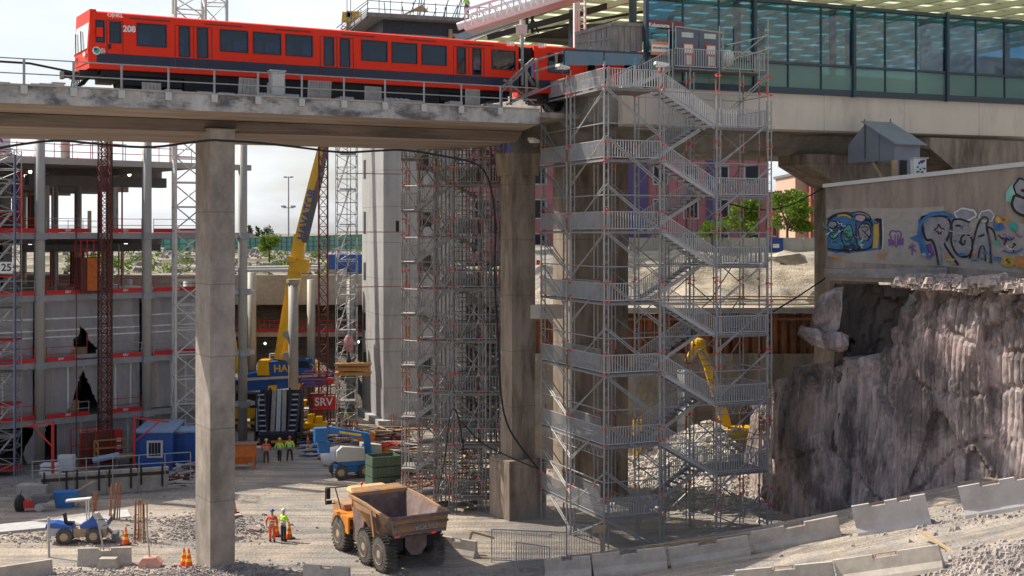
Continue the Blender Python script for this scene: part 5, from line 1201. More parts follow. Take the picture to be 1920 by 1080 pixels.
solo('black_girder', MB().bar(P(915, 70, 88), P(1200, -5, 84), .3, .35), m_black, 'long black girder sloping up beneath the white truss gangway', 'girder')
solo('black_girder', MB().bar(P(1000, 58, 87), P(1205, 22, 85), .15, .15).bar(P(985, 60, 87), P(1000, 38, 87), .15).bar(P(1010, 62, 87), P(1000, 38, 87), .12).bar(P(988, 30, 87), P(988, 62, 87), .2).bar(P(998, 25, 87), P(998, 62, 87), .2), m_black, 'black bracing under the gangway above the train coupling', 'girder')
solo('support_post', MB().tube(P(978, 80, 86), P(978, 35, 86), .13, 12).box(P(978, 56, 86), (.75, .7, .6)), m_whst, 'short pale post with a box head above the coupling of the two cars', 'post')
c_ = P(1091, 92, 81)
lm = thing('ladder_mast', 'white catenary mast with ladder rungs in front of the station roof', 'mast', (c_.x, c_.y, c_.z), .4)
for x in (-.22, .22): mesh_obj('leg', MB().bar((x, 0, 0), (x, 0, 6), .12), m_white, lm)
m = MB()
for i in range(16): m.bar((-.22, 0, .2+i*.37), (.22, 0, .2+i*.37), .05)
mesh_obj('rung', m, m_white, lm); mesh_obj('post', MB().bar((-.42, .1, 0), (-.42, .1, 6), .2), m_white, lm)
solo('roof_canopy', MB().prism([P(985, 70, 96), P(1075, 46, 92), P(1210, 40, 88), P(1210, 75, 88), P(1100, 82, 90)], (0, 4, .3)), m_darkc, 'dark grey lower canopy behind the second metro car', 'canopy')
solo('catenary_post', MB().tube(P(979, 160, 76), P(979, 66, 76), .1, 8), m_galv, 'thin grey post in front of the coupling between the cars', 'post')
# weathered timber stair braces at the deck end
tb = thing('timber_steps', 'weathered timber steps and braces at the end of the viaduct railing', 'steps', P(940, 198, 73))
Dd = 74.0
for (a_, b_, nm) in (((940, 165), (1000, 110), 'handrail'), ((940, 165), (940, 200), 'post'), ((1006, 112), (1062, 96), 'handrail'), ((940, 172), (1006, 110), 'handrail'), ((1006, 112), (1008, 165), 'post'), ((987, 120), (987, 195), 'post'), ((950, 196), (1070, 145), 'stringer'), ((945, 150), (1000, 195), 'brace'), ((958, 150), (958, 196), 'post'), ((1043, 100), (1043, 130), 'post'), ((1003, 133), (1062, 117), 'handrail'), ((975, 112), (1000, 160), 'brace')):
    mesh_obj(nm, MB().bar(P(*a_, Dd), P(*b_, Dd+1.0), .16, .1), m_darkwood, tb, True)
mesh_obj('tread', MB().bar(P(960, 190, Dd+.8), P(1010, 168, Dd+.8), .9, .1), m_darkwood, tb, True)
# ---------------------------------------------------------------- mobile crane
cr = thing('mobile_crane', 'big blue and yellow mobile crane with its boom raised past the viaduct', 'crane', P(520, 0, 121)-V((0, 0, P(520, 0, 121).z)), 0)
Y0 = 121.0
def cx(px): return (px-960)/FOC*Y0-cr.location.x
def cz(py): return Z(py, Y0)
def cpoly(nm, pts, y0, dep, mt, par=None): return mesh_obj(nm, MB().prism([(cx(a), y0, cz(b)) for a, b in pts], (0, dep, 0)), mt, par or cr)
cpoly('chassis', [(440, 735), (620, 722), (620, 703), (560, 703), (478, 702), (460, 712), (440, 712)], -.2, 2.8, m_blue)
ob = cpoly('outrigger_beam', [(462, 708), (620, 700), (620, 704), (462, 713)], -.45, .2, m_steelw)
cpoly('cab', [(455, 722), (462, 702), (482, 697), (482, 722)], -.3, 2.6, m_blue)
cpoly('superstructure', [(507, 706), (507, 678), (560, 676), (582, 684), (588, 706)], -.3, 2.4, m_blue)
cpoly('counterweight', [(484, 703), (484, 688), (487, 675), (504, 675), (507, 703)], -.35, 2.6, m_yellow)
cpoly('operator_cab', [(559, 690), (559, 673), (582, 673), (586, 690), (586, 700), (559, 700)], -.6, 1.4, m_blue)
cpoly('cab_window', [(562, 688), (562, 676), (579, 676), (584, 688)], -.63, .02, m_frame)
for px in (484, 510, 575, 600):
    wv = mesh_obj('wheel', MB().lathe((cx(px), -.55, .95), [(.6, 0), (.68, .08), (.68, .45), (.6, .52)], 18, 'y'), m_tyre, cr)
    mesh_obj('rim', MB().lathe((cx(px), -.6, .95), [(.3, 0), (.33, .1)], 14, 'y'), m_yellow, wv)
wv.location = (0, 0, 0)
for px, pz in ((505, 726), (548, 722)): cpoly('outrigger', [(px, 738), (px, pz-4), (px+16, pz-5), (px+16, 738)], -.7, .5, m_yellow)
mesh_obj('lettering', text_mb('HAVATOR', .95, P(513, 692, Y0-.34), (1, 0, .04), (0, 0, 1), .02, .025, 'LEFT'), m_yellow, cr, True)
# boom: base at (520,673), passes (554,480), (607,270), tip above the train (652,28)
def bseg(nm, pa, pb, Da, Db, wa, wb, mt, dep, split=True):
    a_, b_ = P(*pa, Da), P(*pb, Db); d = (b_-a_).normalized(); sd = V((1, 0, 0)); up = d.cross(V((0, 1, 0))).normalized(); up = up if up.x > 0 else -up; m = MB()
    c1 = MB(); c1.add([a_-up*wa, a_+up*wa, b_+up*wb, b_-up*wb, a_-up*wa+V((0, dep, 0)), a_+up*wa+V((0, dep, 0)), b_+up*wb+V((0, dep, 0)), b_-up*wb+V((0, dep, 0))], [(0, 1, 2, 3), (7, 6, 5, 4), (0, 4, 5, 1), (1, 5, 6, 2), (2, 6, 7, 3), (3, 7, 4, 0)])
    return mesh_obj(nm, c1, mt, cr, True)
bseg('boom_base', (527, 675), (562, 440), 121, 121, .66, .56, m_yellow, 1.1)
bseg('boom_section', (560, 452), (592, 322), 121.05, 121.05, .47, .43, m_yellow, .95)
bseg('boom_section', (591, 326), (606, 268), 121.1, 121.1, .42, .40, m_yellow, .85)
bseg('boom_section', (605, 272), (657, 40), 121.15, 121.15, .36, .30, m_yellow, .8)
bseg('boom_shade_side', (571, 455), (603, 322), 120.8, 120.8, .28, .26, m_dgrey, .2)  # dark grey strips paint the right side of the yellow boom as shaded
bseg('boom_shade_side', (602, 326), (613, 268), 120.85, 120.85, .24, .22, m_dgrey, .2)
bseg('boom_shade_side', (613, 272), (662, 40), 120.9, 120.9, .2, .17, m_dgrey, .2)
mesh_obj('boom_collar', MB().box(P(558, 488, 121)+V((0, .5, 0)), (1.9, 1.6, .5), ry=.2).box(P(558, 500, 121)+V((.3, .5, 0)), (1.5, 1.7, 1.0), ry=.2).bar(P(549, 500, 120.6), P(556, 483, 120.6), .12).bar(P(567, 488, 120.6), P(556, 483, 120.6), .12), m_yellow, cr, True)
bseg('lift_cylinder', (519, 668), (545, 560), 120.3, 120.3, .26, .24, m_yellow, .4)
mesh_obj('boom_head', MB().bar(P(650, 42, 121), P(652, 24, 121), .9, .8).bar(P(650, 27, 121), P(670, 29, 121), .8, .6).box(P(668, 31, 121), (.7, .6, .9)), m_yellow, cr, True)
ax_ = (P(592, 330, 120)-P(567, 440, 120)).normalized()
mesh_obj('lettering', text_mb('HAVATOR', 1.05, P(575, 402, 120.95), (ax_.x, 0, ax_.z), V((-ax_.z, 0, ax_.x)), .02, .02), m_blue, cr, True)
mesh_obj('handrail', MB().path([P(506, 672, 120.5), P(506, 663, 120.5), P(541, 663, 120.5), P(541, 672, 120.5)], .05).bar(P(506, 667, 120.5), P(541, 667, 120.5), .05), m_white, cr, True)
# second yellow machine partly hidden behind the right building column
t2 = thing('mobile_crane', 'second yellow crane truck partly hidden behind the slim right building column', 'crane', P(462, 0, 114)-V((0, 0, P(462, 0, 114).z)))
mesh_obj('boom', MB().bar(P(444, 700, 115), P(434, 620, 115), .5, .6), m_yellow, t2, True)
mesh_obj('carrier', MB().box((0, 0, 1.5), (3.6, 2.4, .9)), m_yellow, t2); mesh_obj('body', MB().box((.3, .2, 2.6), (2.6, 2.0, 1.2)), m_under, t2)
mesh_obj('cab', MB().box((-1.3, 0, 3.4), (1.2, 2.0, 1.4)), glass('green_cab_glass', (.3, .45, .42), .2), t2)
for x in (-1.2, 1.2): mesh_obj('wheel', MB().lathe((x, -1.2, .7), [(.55, 0), (.7, .08), (.7, .4), (.55, .48)], 16, 'y'), m_tyre, t2)
mesh_obj('bumper', MB().box((.1, -1.3, .7), (3.4, .2, .25)), m_yellow, t2)
# ---------------------------------------------------------------- scaffold stair towers
def panel_mb(p, q, h=1.05, step=.16, w=.04, slope=None):
    """baluster panel from p to q (foot points)"""
    m = MB(); p = V(p); q = V(q); n = max(2, int((q-p).length/step)); up = V((0, 0, 1))
    for z in (.12, h): m.bar(p+up*z, q+up*z, .045)
    for i in range(n+1): a = p.lerp(q, i/n); m.bar(a+up*.12, a+up*h, w, w)
    return m
def stair_tower(name, label, o, rz, zs, half, nodes, plats, rails, stair, land, landrails, braces, ledgers, ztop, zbot=-.2, r=.045, mt=None):
    m_galv = mt or globals()['m_galv']; m_galvrail = mt or globals()['m_galvrail']
    t = thing(name, label, 'scaffold', (o[0], o[1], 0), rz)
    rr = random.Random(int(o[0]*10)+5)
    proto = {}
    for (a, b, k, top) in nodes:
        m = MB(); cl = MB(); offs = [(0, 0), (.27, .05), (.1, .27), (-.2, .12)][:k]
        for (da, db) in offs:
            m.tube((a+da, b+db, zbot), (a+da, b+db, top+(.0 if da else .25)), r, 6)
        z = zbot+.5
        while k > 1 and z < top-.3:
            m.bar((a, b, z), (a+.27, b+.05, z), .03); 
            if k > 2: m.bar((a+.27, b+.05, z+.1), (a+.1, b+.27, z+.1), .03)
            z += .5 if k > 2 else 1.0
        s = mesh_obj('standard', m, m_galv, t)
        cl2 = MB()
        for lv in zs:
            for dz in (-.05, .95) if rr.random() < .8 else (.95,):
                for (da, db) in offs: cl.box((a+da+rr.uniform(-.03, .03), b+db, lv+dz+rr.uniform(-.1, .25)), (.13, .13, .1), ry=rr.uniform(-.5, .5))
            if rr.random() < .8:
                da, db = offs[-1]; cl2.tube((a+da, b+db, lv+.05), (a+da, b+db, lv+.75), r*1.25, 6)
        mesh_obj('clamps', cl, m_redc, s); mesh_obj('rust_sleeve', cl2, m_rust, s) if cl2.v else None
    P0 = [mesh_obj('platform', MB().ext(a0, a1, b0, b1, -.07, 0).ext(a0, a1, b0-.03, b0+.03, -.16, -.071), m_deckgal, t) for a0, a1, b0, b1 in plats]
    R0 = [mesh_obj('guardrail', panel_mb((a, b, 0), (c, d, 0)), m_galvrail, t) for a, b, c, d in rails]
    (a0, a1, b0, b1, b2, b3) = stair      # front flight a0(top)->a1(bottom) between b0..b1; back flight a1(top)->a0(bottom) b2..b3
    def flight(x0, x1, y0, y1, dz):
        m = MB()
        for y in (y0, y1): m.bar((x0, y, -.05), (x1, y, dz-.05), .05, .2)
        tr = MB(); n = 9
        for i in range(n): f = (i+.5)/n; tr.box((x0+(x1-x0)*f, (y0+y1)/2, dz*(i+1)/(n+1)), (.27, y1-y0, .04))
        return m, tr
    S0 = []
    for (x0, x1, y0, y1, dz, zo, rs) in ((a0, a1, b0, b1, -half, 0, (b0,)), (a1, a0, b2, b3, -half, -half, (b3,))):
        m, tr = flight(x0, x1, y0, y1, dz); o1 = mesh_obj('stair_flight', m, m_galvrail, t); o1.location.z = zo
        mesh_obj('treads', tr, m_deckgal, o1)
        for y in rs: mesh_obj('handrail', panel_mb((x0, y-.03, 0), (x1, y-.03, dz), 1.0, .14), m_galvrail, o1)
        S0.append(o1)
    L0 = [mesh_obj('platform', MB().ext(*land, -.07, 0).ext(land[0], land[1], land[2]-.03, land[2]+.03, -.16, -.071), m_deckgal, t)]
    L0 += [mesh_obj('guardrail', panel_mb((a, b, 0), (c, d, 0)), m_galvrail, t) for a, b, c, d in landrails]
    for ob in L0: ob.location.z = -half
    base = P0+R0+S0+L0; org = [ob.location.copy() for ob in base]
    for k, z in enumerate(zs):
        for ob, q in zip(base, org):
            if k == 0 and ob in S0+L0: continue
            if k == 1: pass
            if ob in S0+L0:
                if k == 1: ob.location = q+V((0, 0, z)); continue
                dup_part(ob, (0, 0, z-zs[1]))
            else:
                if k == 0: ob.location = q+V((0, 0, z)); continue
                dup_part(ob, (0, 0, z-zs[0]))
    # fix: levels >1 were copied from objects already placed
    for (a, b, c, d, pitch, up, dbl, zt0) in braces:
        z = zt0; m = MB()
        while z > zbot+.4:
            z1 = max(zbot+.1, z-pitch); p, q = ((a, b), (c, d)) if up else ((c, d), (a, b))
            for e in ((0, .16) if dbl else (0,)): m.tube((p[0], p[1]-.04, z-e*0), (q[0]-e, q[1]-.04, z1), r*.85, 5) if e == 0 else m.tube((p[0]+e, p[1]-.04, z), (q[0], q[1]-.04, z1+e), r*.85, 5)
            z = z1
        mesh_obj('brace', m, m_galv, t)
    for (a, b, c, d) in ledgers:
        ld = mesh_obj('ledger', MB().tube((a, b, 0), (c, d, 0), r*.8, 5), m_galv, t); ld.location.z = zs[0]-.1
        for i, z in enumerate(zs):
            for dz in (-.1, -half):
                if z+dz > zbot and (i or dz != -.1): dup_part(ld, (0, 0, z+dz-zs[0]+.1))
    return t
A1, A2, A3, A4 = 0, 3.45, 7.1, 10.5
ZL = [1.8+3.94*k for k in range(7)]
TOP = ZL[-1]+1.15
nodes = [(0, 0, 3, TOP), (A2, 0, 3, TOP+.1), (A3, 0, 3, TOP-1.4), (A4, 0, 3, TOP-1.5), (0, 4.4, 4, TOP), (0, 8.67, 3, TOP), (A2, 3, 3, TOP+.8), (A3, 3, 4, ZL[-1]+1.5), (A4, 3, 2, ZL[-1]+1.5), (1.5, 8.67, 3, TOP), (1.5, 4.4, 2, TOP), (A2, 6, 2, 24), (A3, 6, 4, 25), (A4, 6, 2, 25), (A4, 0.9, 1, TOP+1)]
plats = [(0, A2, 0, 3), (0, 1.5, 3.003, 8.67)]
rails = [(0, 0, A2, 0), (0, 0, 0, 4.4), (0, 4.4, 0, 8.67), (1.5, 3.6, 1.5, 8.6)]
bigs = stair_tower('stair_scaffold', 'big galvanised scaffold stair tower with red clamps in the centre of the view', (5.05, 70.0), math.atan2(.376, .927), ZL, 1.97, nodes, plats, rails,
    (A2+.1, A3-.1, .05, 1.15, 1.7, 2.85), (A3+.003, A4, 0, 3), [(A3, 0, A4, 0), (A4, 0, A4, 3), (A3, 3, A4, 3)],
    [(0, 0, A2, 0, 2.63, 1, 1, TOP-1.2), (0, 4.4, 0, 0, 2.63, 0, 1, TOP-1.2), (0, 4.4, 0, 8.67, 2.1, 0, 1, TOP-1.2), (A3, 0, A4, 0, 3.94/1.5, 0, 1, TOP-2.8), (A3, 3, A4, 3, 2.63, 1, 0, 25), (A2, 3, A3, 3, 3.94, 0, 0, 24), (0, 8.67, 1.5, 8.67, 2.1, 1, 0, 24), (A3, 6, A4, 6, 2.63, 0, 0, 24), (A2, 6, A3, 6, 2.63, 1, 0, 23), (A4, 3, A4, 6, 2.6, 1, 0, 24)],
    [(0, 0, A2, 0), (A2, 0, A3, 0), (A3, 0, A4, 0), (0, 0, 0, 4.4), (0, 4.4, 0, 8.67), (A4, 0, A4, 3), (A2, 3, A3, 3), (A3, 3, A4, 3), (A3, 6, A4, 6)], TOP)
# upper entrance landing and its stair
ZU = 27.15
mesh_obj('platform', MB().ext(5.8, 12.4, 3.05, 4.5, ZU-.08, ZU), m_deckgal, bigs)
for a, b, c, d in ((6.1, 3.05, 9.0, 3.05), (9.1, 3.05, 12.4, 3.05), (12.4, 3.05, 12.4, 4.4)): mesh_obj('guardrail', panel_mb((a, b, ZU), (c, d, ZU), 1.15), m_galvrail, bigs)
m = MB(); m.bar((2.6, 3.3, ZL[-1]), (6.0, 3.3, ZU), .05, .2).bar((2.6, 4.3, ZL[-1]), (6.0, 4.3, ZU), .05, .2)
us = mesh_obj('stair_flight', m, m_galvrail, bigs); tr = MB()
for i in range(9): f = (i+.5)/9; tr.box((2.6+3.4*f, 3.8, ZL[-1]+(ZU-ZL[-1])*f), (.27, 1.0, .04))
mesh_obj('treads', tr, m_deckgal, us); mesh_obj('handrail', panel_mb((2.6, 3.25, ZL[-1]), (6.0, 3.25, ZU), 1.1, .16), m_galvrail, us); mesh_obj('handrail', panel_mb((2.0, 4.35, ZL[-1]-.2), (6.0, 4.35, ZU), 1.1, .16), m_galvrail, us)
m = MB()
for p_, q_ in (((9.2, ZU), (12.4, ZU+2.3)), ((9.6, ZU+1.5), (12.4, ZU+2.2)), ((10.8, ZU+.9), (12.4, ZU+1.4)), ((9.8, ZU-2.3), (12.4, ZU-.1)), ((9.95, ZU-2.4), (12.5, ZU-.2)), ((6.1, ZU+1.15), (6.1, ZU+2.4)), ((6.1, ZU+2.4), (9.3, ZU+2.2)), ((9.3, ZU), (9.3, ZU+2.2)), ((12.45, -.1), (12.45, ZU+3.2)), ((9.05, 20), (9.05, ZU+2.6)), ((5.9, 22), (5.9, ZU+2.6)), ((5.65, 22), (5.65, ZU+2.2))): m.tube((p_[0], 2.95, p_[1]), (q_[0], 2.95, q_[1]), .04)
mesh_obj('brace', m, m_galv, bigs)
# trusses under the third platform
for a, b, c, d, z in ((0, 0, 0, 4.4, ZL[1]-.1), (0, 4.4, 0, 8.67, ZL[1]-.1), (A3, 0, A4, 0, ZL[2]-2.05)):
    m = MB(); n = 8
    m.tube((a, b, z-.5), (c, d, z-.5), .025)
    for i in range(n): f0, f1, f2 = i/n, (i+.5)/n, (i+1)/n; m.tube((a+(c-a)*f0, b+(d-b)*f0, z), (a+(c-a)*f1, b+(d-b)*f1, z-.5), .018, 4); m.tube((a+(c-a)*f1, b+(d-b)*f1, z-.5), (a+(c-a)*f2, b+(d-b)*f2, z), .018, 4)
    mesh_obj('lattice_beam', m, m_galv, bigs)
# doors with notices at the top landing, sign
WB = W[bigs.name]; rzb = math.atan2(.376, .927); exb = WB.to_3x3()@V((1, 0, 0))
dr = thing('site_entrance', 'dark double door with orange framed notices at the top landing of the scaffold', 'door', WB@V((6.65, 3.85, ZU)), rzb)
for x in (0, 1.55):
    d = mesh_obj('door_leaf', MB().ext(x+.02, x+1.5, 0, .06, 0, 2.45), mat('door_blue_grey', (.10, .12, .18), .5), dr)
    mesh_obj('window', MB().ext(x+.35, x+1.15, -.03, -.003, 1.95, 2.25), mat('door_window_light', (.5, .55, .6), .4), d)
    mesh_obj('notice_frame', MB().ext(x+.45, x+1.15, -.04, -.004, .95, 1.6).ext(x+.55, x+1.1, -.04, -.004, .25, .93), m_redc, d)
    mesh_obj('notice', MB().ext(x+.52, x+1.08, -.06, -.043, 1.02, 1.52).ext(x+.62, x+1.03, -.06, -.043, .33, .88), m_white, d)
solo('white_bag', MB().ball(WB@V((10.1, 3.6, ZU+.8)), (.35, .25, .5), 10, 8), m_white, 'white bag hanging on the top landing right of the double door', 'bag', smooth=True)
sb = thing('sign_board', 'orange and white company sign hung on the scaffold left of the entrance', 'sign', WB@V((4.75, 3.45, ZU+.75)), rzb)
mesh_obj('board', MB().ext(0, 1.2, 0, .04, 0, .78), mat('sign_orange', (.78, .25, .12), .5), sb)
mesh_obj('panel', MB().ext(.03, 1.17, -.012, -.003, .18, .6), m_white, sb)
mesh_obj('lettering', text_mb('TELINEKATAJA', .15, W[sb.name]@V((.66, -.02, .4)), exb, (0, 0, 1), .008, .003), m_navy, sb, True)
mesh_obj('logo', MB().lathe((.13, -.02, .4), [(.06, 0), (.06, .006)], 6, 'y'), m_redc, sb)
def flood(p, label, rz, mt=m_grey):
    t = thing('floodlight', label, 'floodlight', p, rz); mesh_obj('housing', MB().box((0, 0, 0), (.75, .4, .16), ry=.15).box((0, .05, -.1), (.5, .3, .12)), m_white, t); mesh_obj('bracket', MB().tube((0, 0, -.45), (0, 0, -.1), .04), m_rust, t)
flood(P(1240, 120, 70.6), 'white floodlight on the front right corner of the top scaffold landing', .2)
flood(P(1055, 125, 74.0), 'grey floodlight on the left edge of the top scaffold landing', .6)
flood(P(1001, 263, 77.6), 'small floodlight clamped one level down at the left scaffold edge', 1.0)
tg_ = thing('inspection_tag', 'two small tags hanging on the left scaffold leg', 'tag', P(1009, 503, 77.9), .4)
mesh_obj('tag', MB().box((0, 0, .35), (.22, .03, .3)), m_redc, tg_); mesh_obj('tag', MB().box((0, 0, -.1), (.2, .03, .35)), m_white, tg_)
# second (rear) stair tower
o2_ = P(848, 0, 80.0); ZL2 = [.9+3.27*k for k in range(8)]
T2 = ZL2[-1]+1.2
def ax2(px): return (px-848)/FOC*80
c1, c2_, c3 = ax2(750), ax2(813), ax2(940)
nodes = [(c1, 1.5, 2, T2-1), (c1+1.05, .8, 3, T2), (c2_, .3, 3, T2), (0, 0, 4, T2), (ax2(897), .1, 3, T2), (c3-.1, .2, 4, T2), (c3, 3, 2, T2), (c2_, 3.2, 2, T2), (0, 3.2, 3, T2), (ax2(900), 3.2, 3, T2), (c1, 3.5, 2, T2)]
stair_tower('stair_scaffold', 'darker scaffold stair tower standing in front of the concrete core behind the brown pier', (o2_.x, o2_.y), 0, ZL2, 1.63, nodes,
    [(0, c3, 0, 1.6), (c1+1.0, 0, 1.6, 3.2)], [(0, 0, ax2(897), 0), (ax2(897), 0, c3, 0), (c2_, .3, 0, 0), (0, 3.2, c3, 3.2), (c3, 0, c3, 3)],
    (-.1, c2_-1.2, .4, 1.4, 1.8, 2.8), (c1, c1+1.2, .8, 3.2), [(c1, 1.0, c1+1.2, .8)],
    [(c1, 1.5, c1+1.05, .8, 1.63, 1, 0, T2-1.2), (c2_, .3, 0, 0, 1.8, 0, 0, T2-1.2), (0, 0, c3, .2, 3.27, 1, 0, T2-1.2), (c1+1.05, .8, c2_, .3, 1.63, 0, 0, T2-1.2), (0, 3.2, c3, 3, 3.27, 0, 0, T2-2), (0, .1, ax2(897), .1, 3.27, 0, 0, T2-2)],
    [(c1, 1.5, c1+1.05, .8), (c1+1.05, .8, c2_, .3), (c2_, .3, 0, 0), (0, 0, c3, .2), (0, 3.2, c3, 3)], T2, mt=m_galvd)
for k in range(8):
    z = ZL2[k]
    for j, (xa_, xb_2) in enumerate(((0.1, 2.9), (2.9, .1))):
        m = MB(); zq = z-1.63*j; y0_ = 2.9 if j == 0 else 1.9
        if zq < .3: continue
        for i in range(8): f = (i+.5)/8; m.box((xa_+(xb_2-xa_)*f, y0_, zq-1.6*f), (.3, .95, .05))
        sfl = [m]
        o_ = mesh_obj('stair_flight', MB().bar((xa_, y0_-.5, zq), (xb_2, y0_-.5, zq-1.6), .05, .2).bar((xa_, y0_+.5, zq), (xb_2, y0_+.5, zq-1.6), .05, .2), m_galvd, bpy.data.objects['stair_scaffold.001']); mesh_obj('treads', m, m_deckgal, o_)
    for a_, b_ in (((c1+1.05, .8), (c2_, 3.2)), ((c2_, .3), (0, 3.2)), ((0, 3.2), (c3, .2))): mesh_obj('brace', MB().tube((*a_, z), (*b_, z+1.6), .035, 5).tube((*b_, z), (*a_, z+1.6), .035, 5), m_galvd, bpy.data.objects['stair_scaffold.001'])
    mesh_obj('guardrail', panel_mb((0, 1.6, z), (c3, 1.6, z)), m_galvd, bpy.data.objects['stair_scaffold.001'])
for x, y in ((1.0, 1.6), (1.3, 3.2), (2.1, 0), (c2_+.4, 1.7), (-.5, 1.7), (2.4, 1.7), (.5, 3.2)): mesh_obj('standard', MB().tube((x, y, -.1), (x, y, T2), .05, 6).tube((x+.25, y, -.1), (x+.25, y, T2), .04, 6), m_galvd, bpy.data.objects['stair_scaffold.001'])
# long side stair flight seen face on (treads) in the rear tower
m = MB(); sf = None
for k, z in enumerate(ZL2[:-1]):
    for i in range(10): m.ext(.2, 3.0-.1*i*0, 1.7+.14*i, 1.7+.14*i+.25, z+.2+i*.29, z+.24+i*.29)
rt = solo('rear_stair_steps', MB().add([v+V((o2_.x, o2_.y, 0)) for v in m.v], m.f), m_deckgal, 'wide dark steps inside the rear scaffold stair tower', 'steps')
# tall scaffold at the far left edge
o3 = P(2, 0, 92)
ls = lattice('facade_scaffold', 'facade scaffold with blue and red frames at the far left edge of the photo', 'scaffold', (o3.x, o3.y), 1.15, 0, 23.4, 1.0, .04, .028, m_galv, m_galv, .15)
for k in range(10):
    z = .5+k*2.3; mesh_obj('platform', MB().ext(-1.2, 1.2, -1.1, 1.1, z, z+.08), m_deckgal if k % 2 else m_redst, ls)
    mesh_obj('ladder', MB().bar((-1.0, -1.0, z), (.9, -1.0, z+2.3), .08).bar((-1.0, -.5, z), (.9, -.5, z+2.3), .08), m_grey, ls)
mesh_obj('leg', MB().tube((1.25, -1.15, 0), (1.25, -1.15, 23), .05), m_sbg, ls)
sg = thing('number_sign', 'white site sign with the number 25 on the left facade scaffold', 'sign', P(9, 502, 90.5), .1)
mesh_obj('board', MB().box((-.1, 0, 0), (1.25, .05, .92)), m_white, sg)
mesh_obj('lettering', text_mb('25', .72, W[sg.name]@V((.12, -.035, 0)), (1, .1, 0), (0, 0, 1), .01, .01), m_black, sg, True)
mesh_obj('border', MB().box((-.1, -.03, .43), (1.25, .01, .04)).box((-.1, -.03, -.43), (1.25, .01, .04)), m_black, sg)
# scaffold on the roof slab of the frame building
solo('roof_scaffold', MB().bar(BL.at(3, 3, 24.6), BL.at(8, 3, 24.6), .06).bar(BL.at(3, 3, 25.3), BL.at(8, 3, 25.3), .06).bar(BL.at(2.6, 3, 24.2), BL.at(5.6, 3, 24.7), .25, .1).tube(BL.at(2.7, 3, 23.1), BL.at(2.7, 3, 28), .05).tube(BL.at(5.2, 3, 23.1), BL.at(5.2, 3, 28), .05).tube(BL.at(7.7, 3, 23.1), BL.at(7.7, 3, 28), .05), m_grey, 'low scaffold with planks on the open roof slab of the frame building', 'scaffold')
# cables
def cable(pts, r, label, D0=None):
    q = [V(p) for p in pts]
    for _ in range(2):
        o = [q[0]]
        for a, b in zip(q, q[1:]): o += [a.lerp(b, .25), a.lerp(b, .75)]
        o.append(q[-1]); q = o
    return solo('cable', MB().path(q, r, 5), m_black, label, 'cable')
def Vp(px, py, off=-2.9): return VL.hit(px, py, off)
cable([Vp(-20, 281), Vp(40, 270), Vp(110, 262), Vp(180, 270), Vp(280, 278), Vp(350, 268), Vp(400, 262), Vp(415, 264), Vp(470, 266), Vp(560, 276), Vp(640, 287), Vp(700, 283), Vp(760, 280), Vp(840, 294), Vp(890, 304), Vp(915, 325), P(930, 400, 76), P(926, 520, 76), P(935, 640, 75), P(938, 740, 75), P(950, 800, 75), P(985, 850, 75), P(1010, 880, 75)], .06, 'long black cable sagging below the viaduct and dropping beside the brown pier')
cable([P(820, 925, 76), P(835, 860, 76), P(842, 780, 76), P(850, 762, 76), P(860, 780, 76), P(870, 850, 76)], .05, 'black hose looped over the lower part of the rear scaffold stair')
cable([P(1450, 584, 74), P(1490, 560, 76), P(1550, 520, 77)], .05, 'black cable from the scaffold to the foot of the graffiti wall')
cable([P(1360, 380, 76), P(1420, 396, 76), P(1480, 388, 77), P(1548, 350, 77)], .04, 'thin black cable from the scaffold to the top corner of the graffiti wall')
cable([P(865, 790, 76), P(900, 830, 76), P(940, 850, 76), P(1010, 880, 76)], .04, 'grey hose strung from the rear scaffold to the pier pedestal')
# ---------------------------------------------------------------- small things
def ground_at(px, py):
    k = (HY-py)/FOC; tx_ = (px-960)/FOC; D = 40.0
    while D < 128 and CAMZ+k*D > zf(tx_*D, D): D += .25
    for _ in range(5): D -= .05 if CAMZ+k*D < zf(tx_*D, D) else 0
    return V((tx_*D, D, zf(tx_*D, D)))
# cones
def cone_proto(name='traffic_cone'):
    t = thing(name, 'x', 'traffic cone', (0, 0, 0))
    mesh_obj('base', MB().box((0, 0, .03), (.5, .5, .06)), m_black, t)
    r = lambda z: .19*(1-z/.98)+.03
    for a, b, mt in ((.06, .3, m_coneo), (.3, .45, m_conew), (.45, .62, m_coneo), (.62, .75, m_conew), (.75, .98, m_coneo)):
        mesh_obj('body' if mt is m_coneo else 'reflective_band', MB().lathe((0, 0, 0), [(r(a), a+.001), (r(b), b-.001)], 14), mt, t, smooth=False)
    return t
cones = [((236, 1021), 0, 'orange cone standing alone in the gravel right of the small blue loader'), ((345, 1062), 0, 'left one of the two orange cones beside the foot of the left column'), ((354, 1063), 0, 'right one of the two orange cones beside the foot of the left column'), ((438, 962), .55, 'orange cone on top of the concrete block right of the column'), ((542, 1010), 0, 'orange cone right of the worker in yellow'), ((518, 1005), .2, 'orange cone tip showing between the two standing workers'), ((577, 850), 0, 'front orange cone left of the blue boom lift heap'), ((577, 838), 0, 'rear orange cone left of the heap of bars'), ((603, 861), 0, 'orange cone beside the white wrapped bag')]
cp_ = None
for i, ((px, py), dz, lb) in enumerate(cones):
    p = ground_at(px, py) if dz != .55 else P(px, py, 76.5)
    if cp_ is None: cp_ = cone_proto(); cp_.location = p; cp_['label'] = lb; cp_['group'] = 'orange traffic cones'
    else: dup(cp_, p, .3*i, lb)
    if i in (1, 2, 4): pass
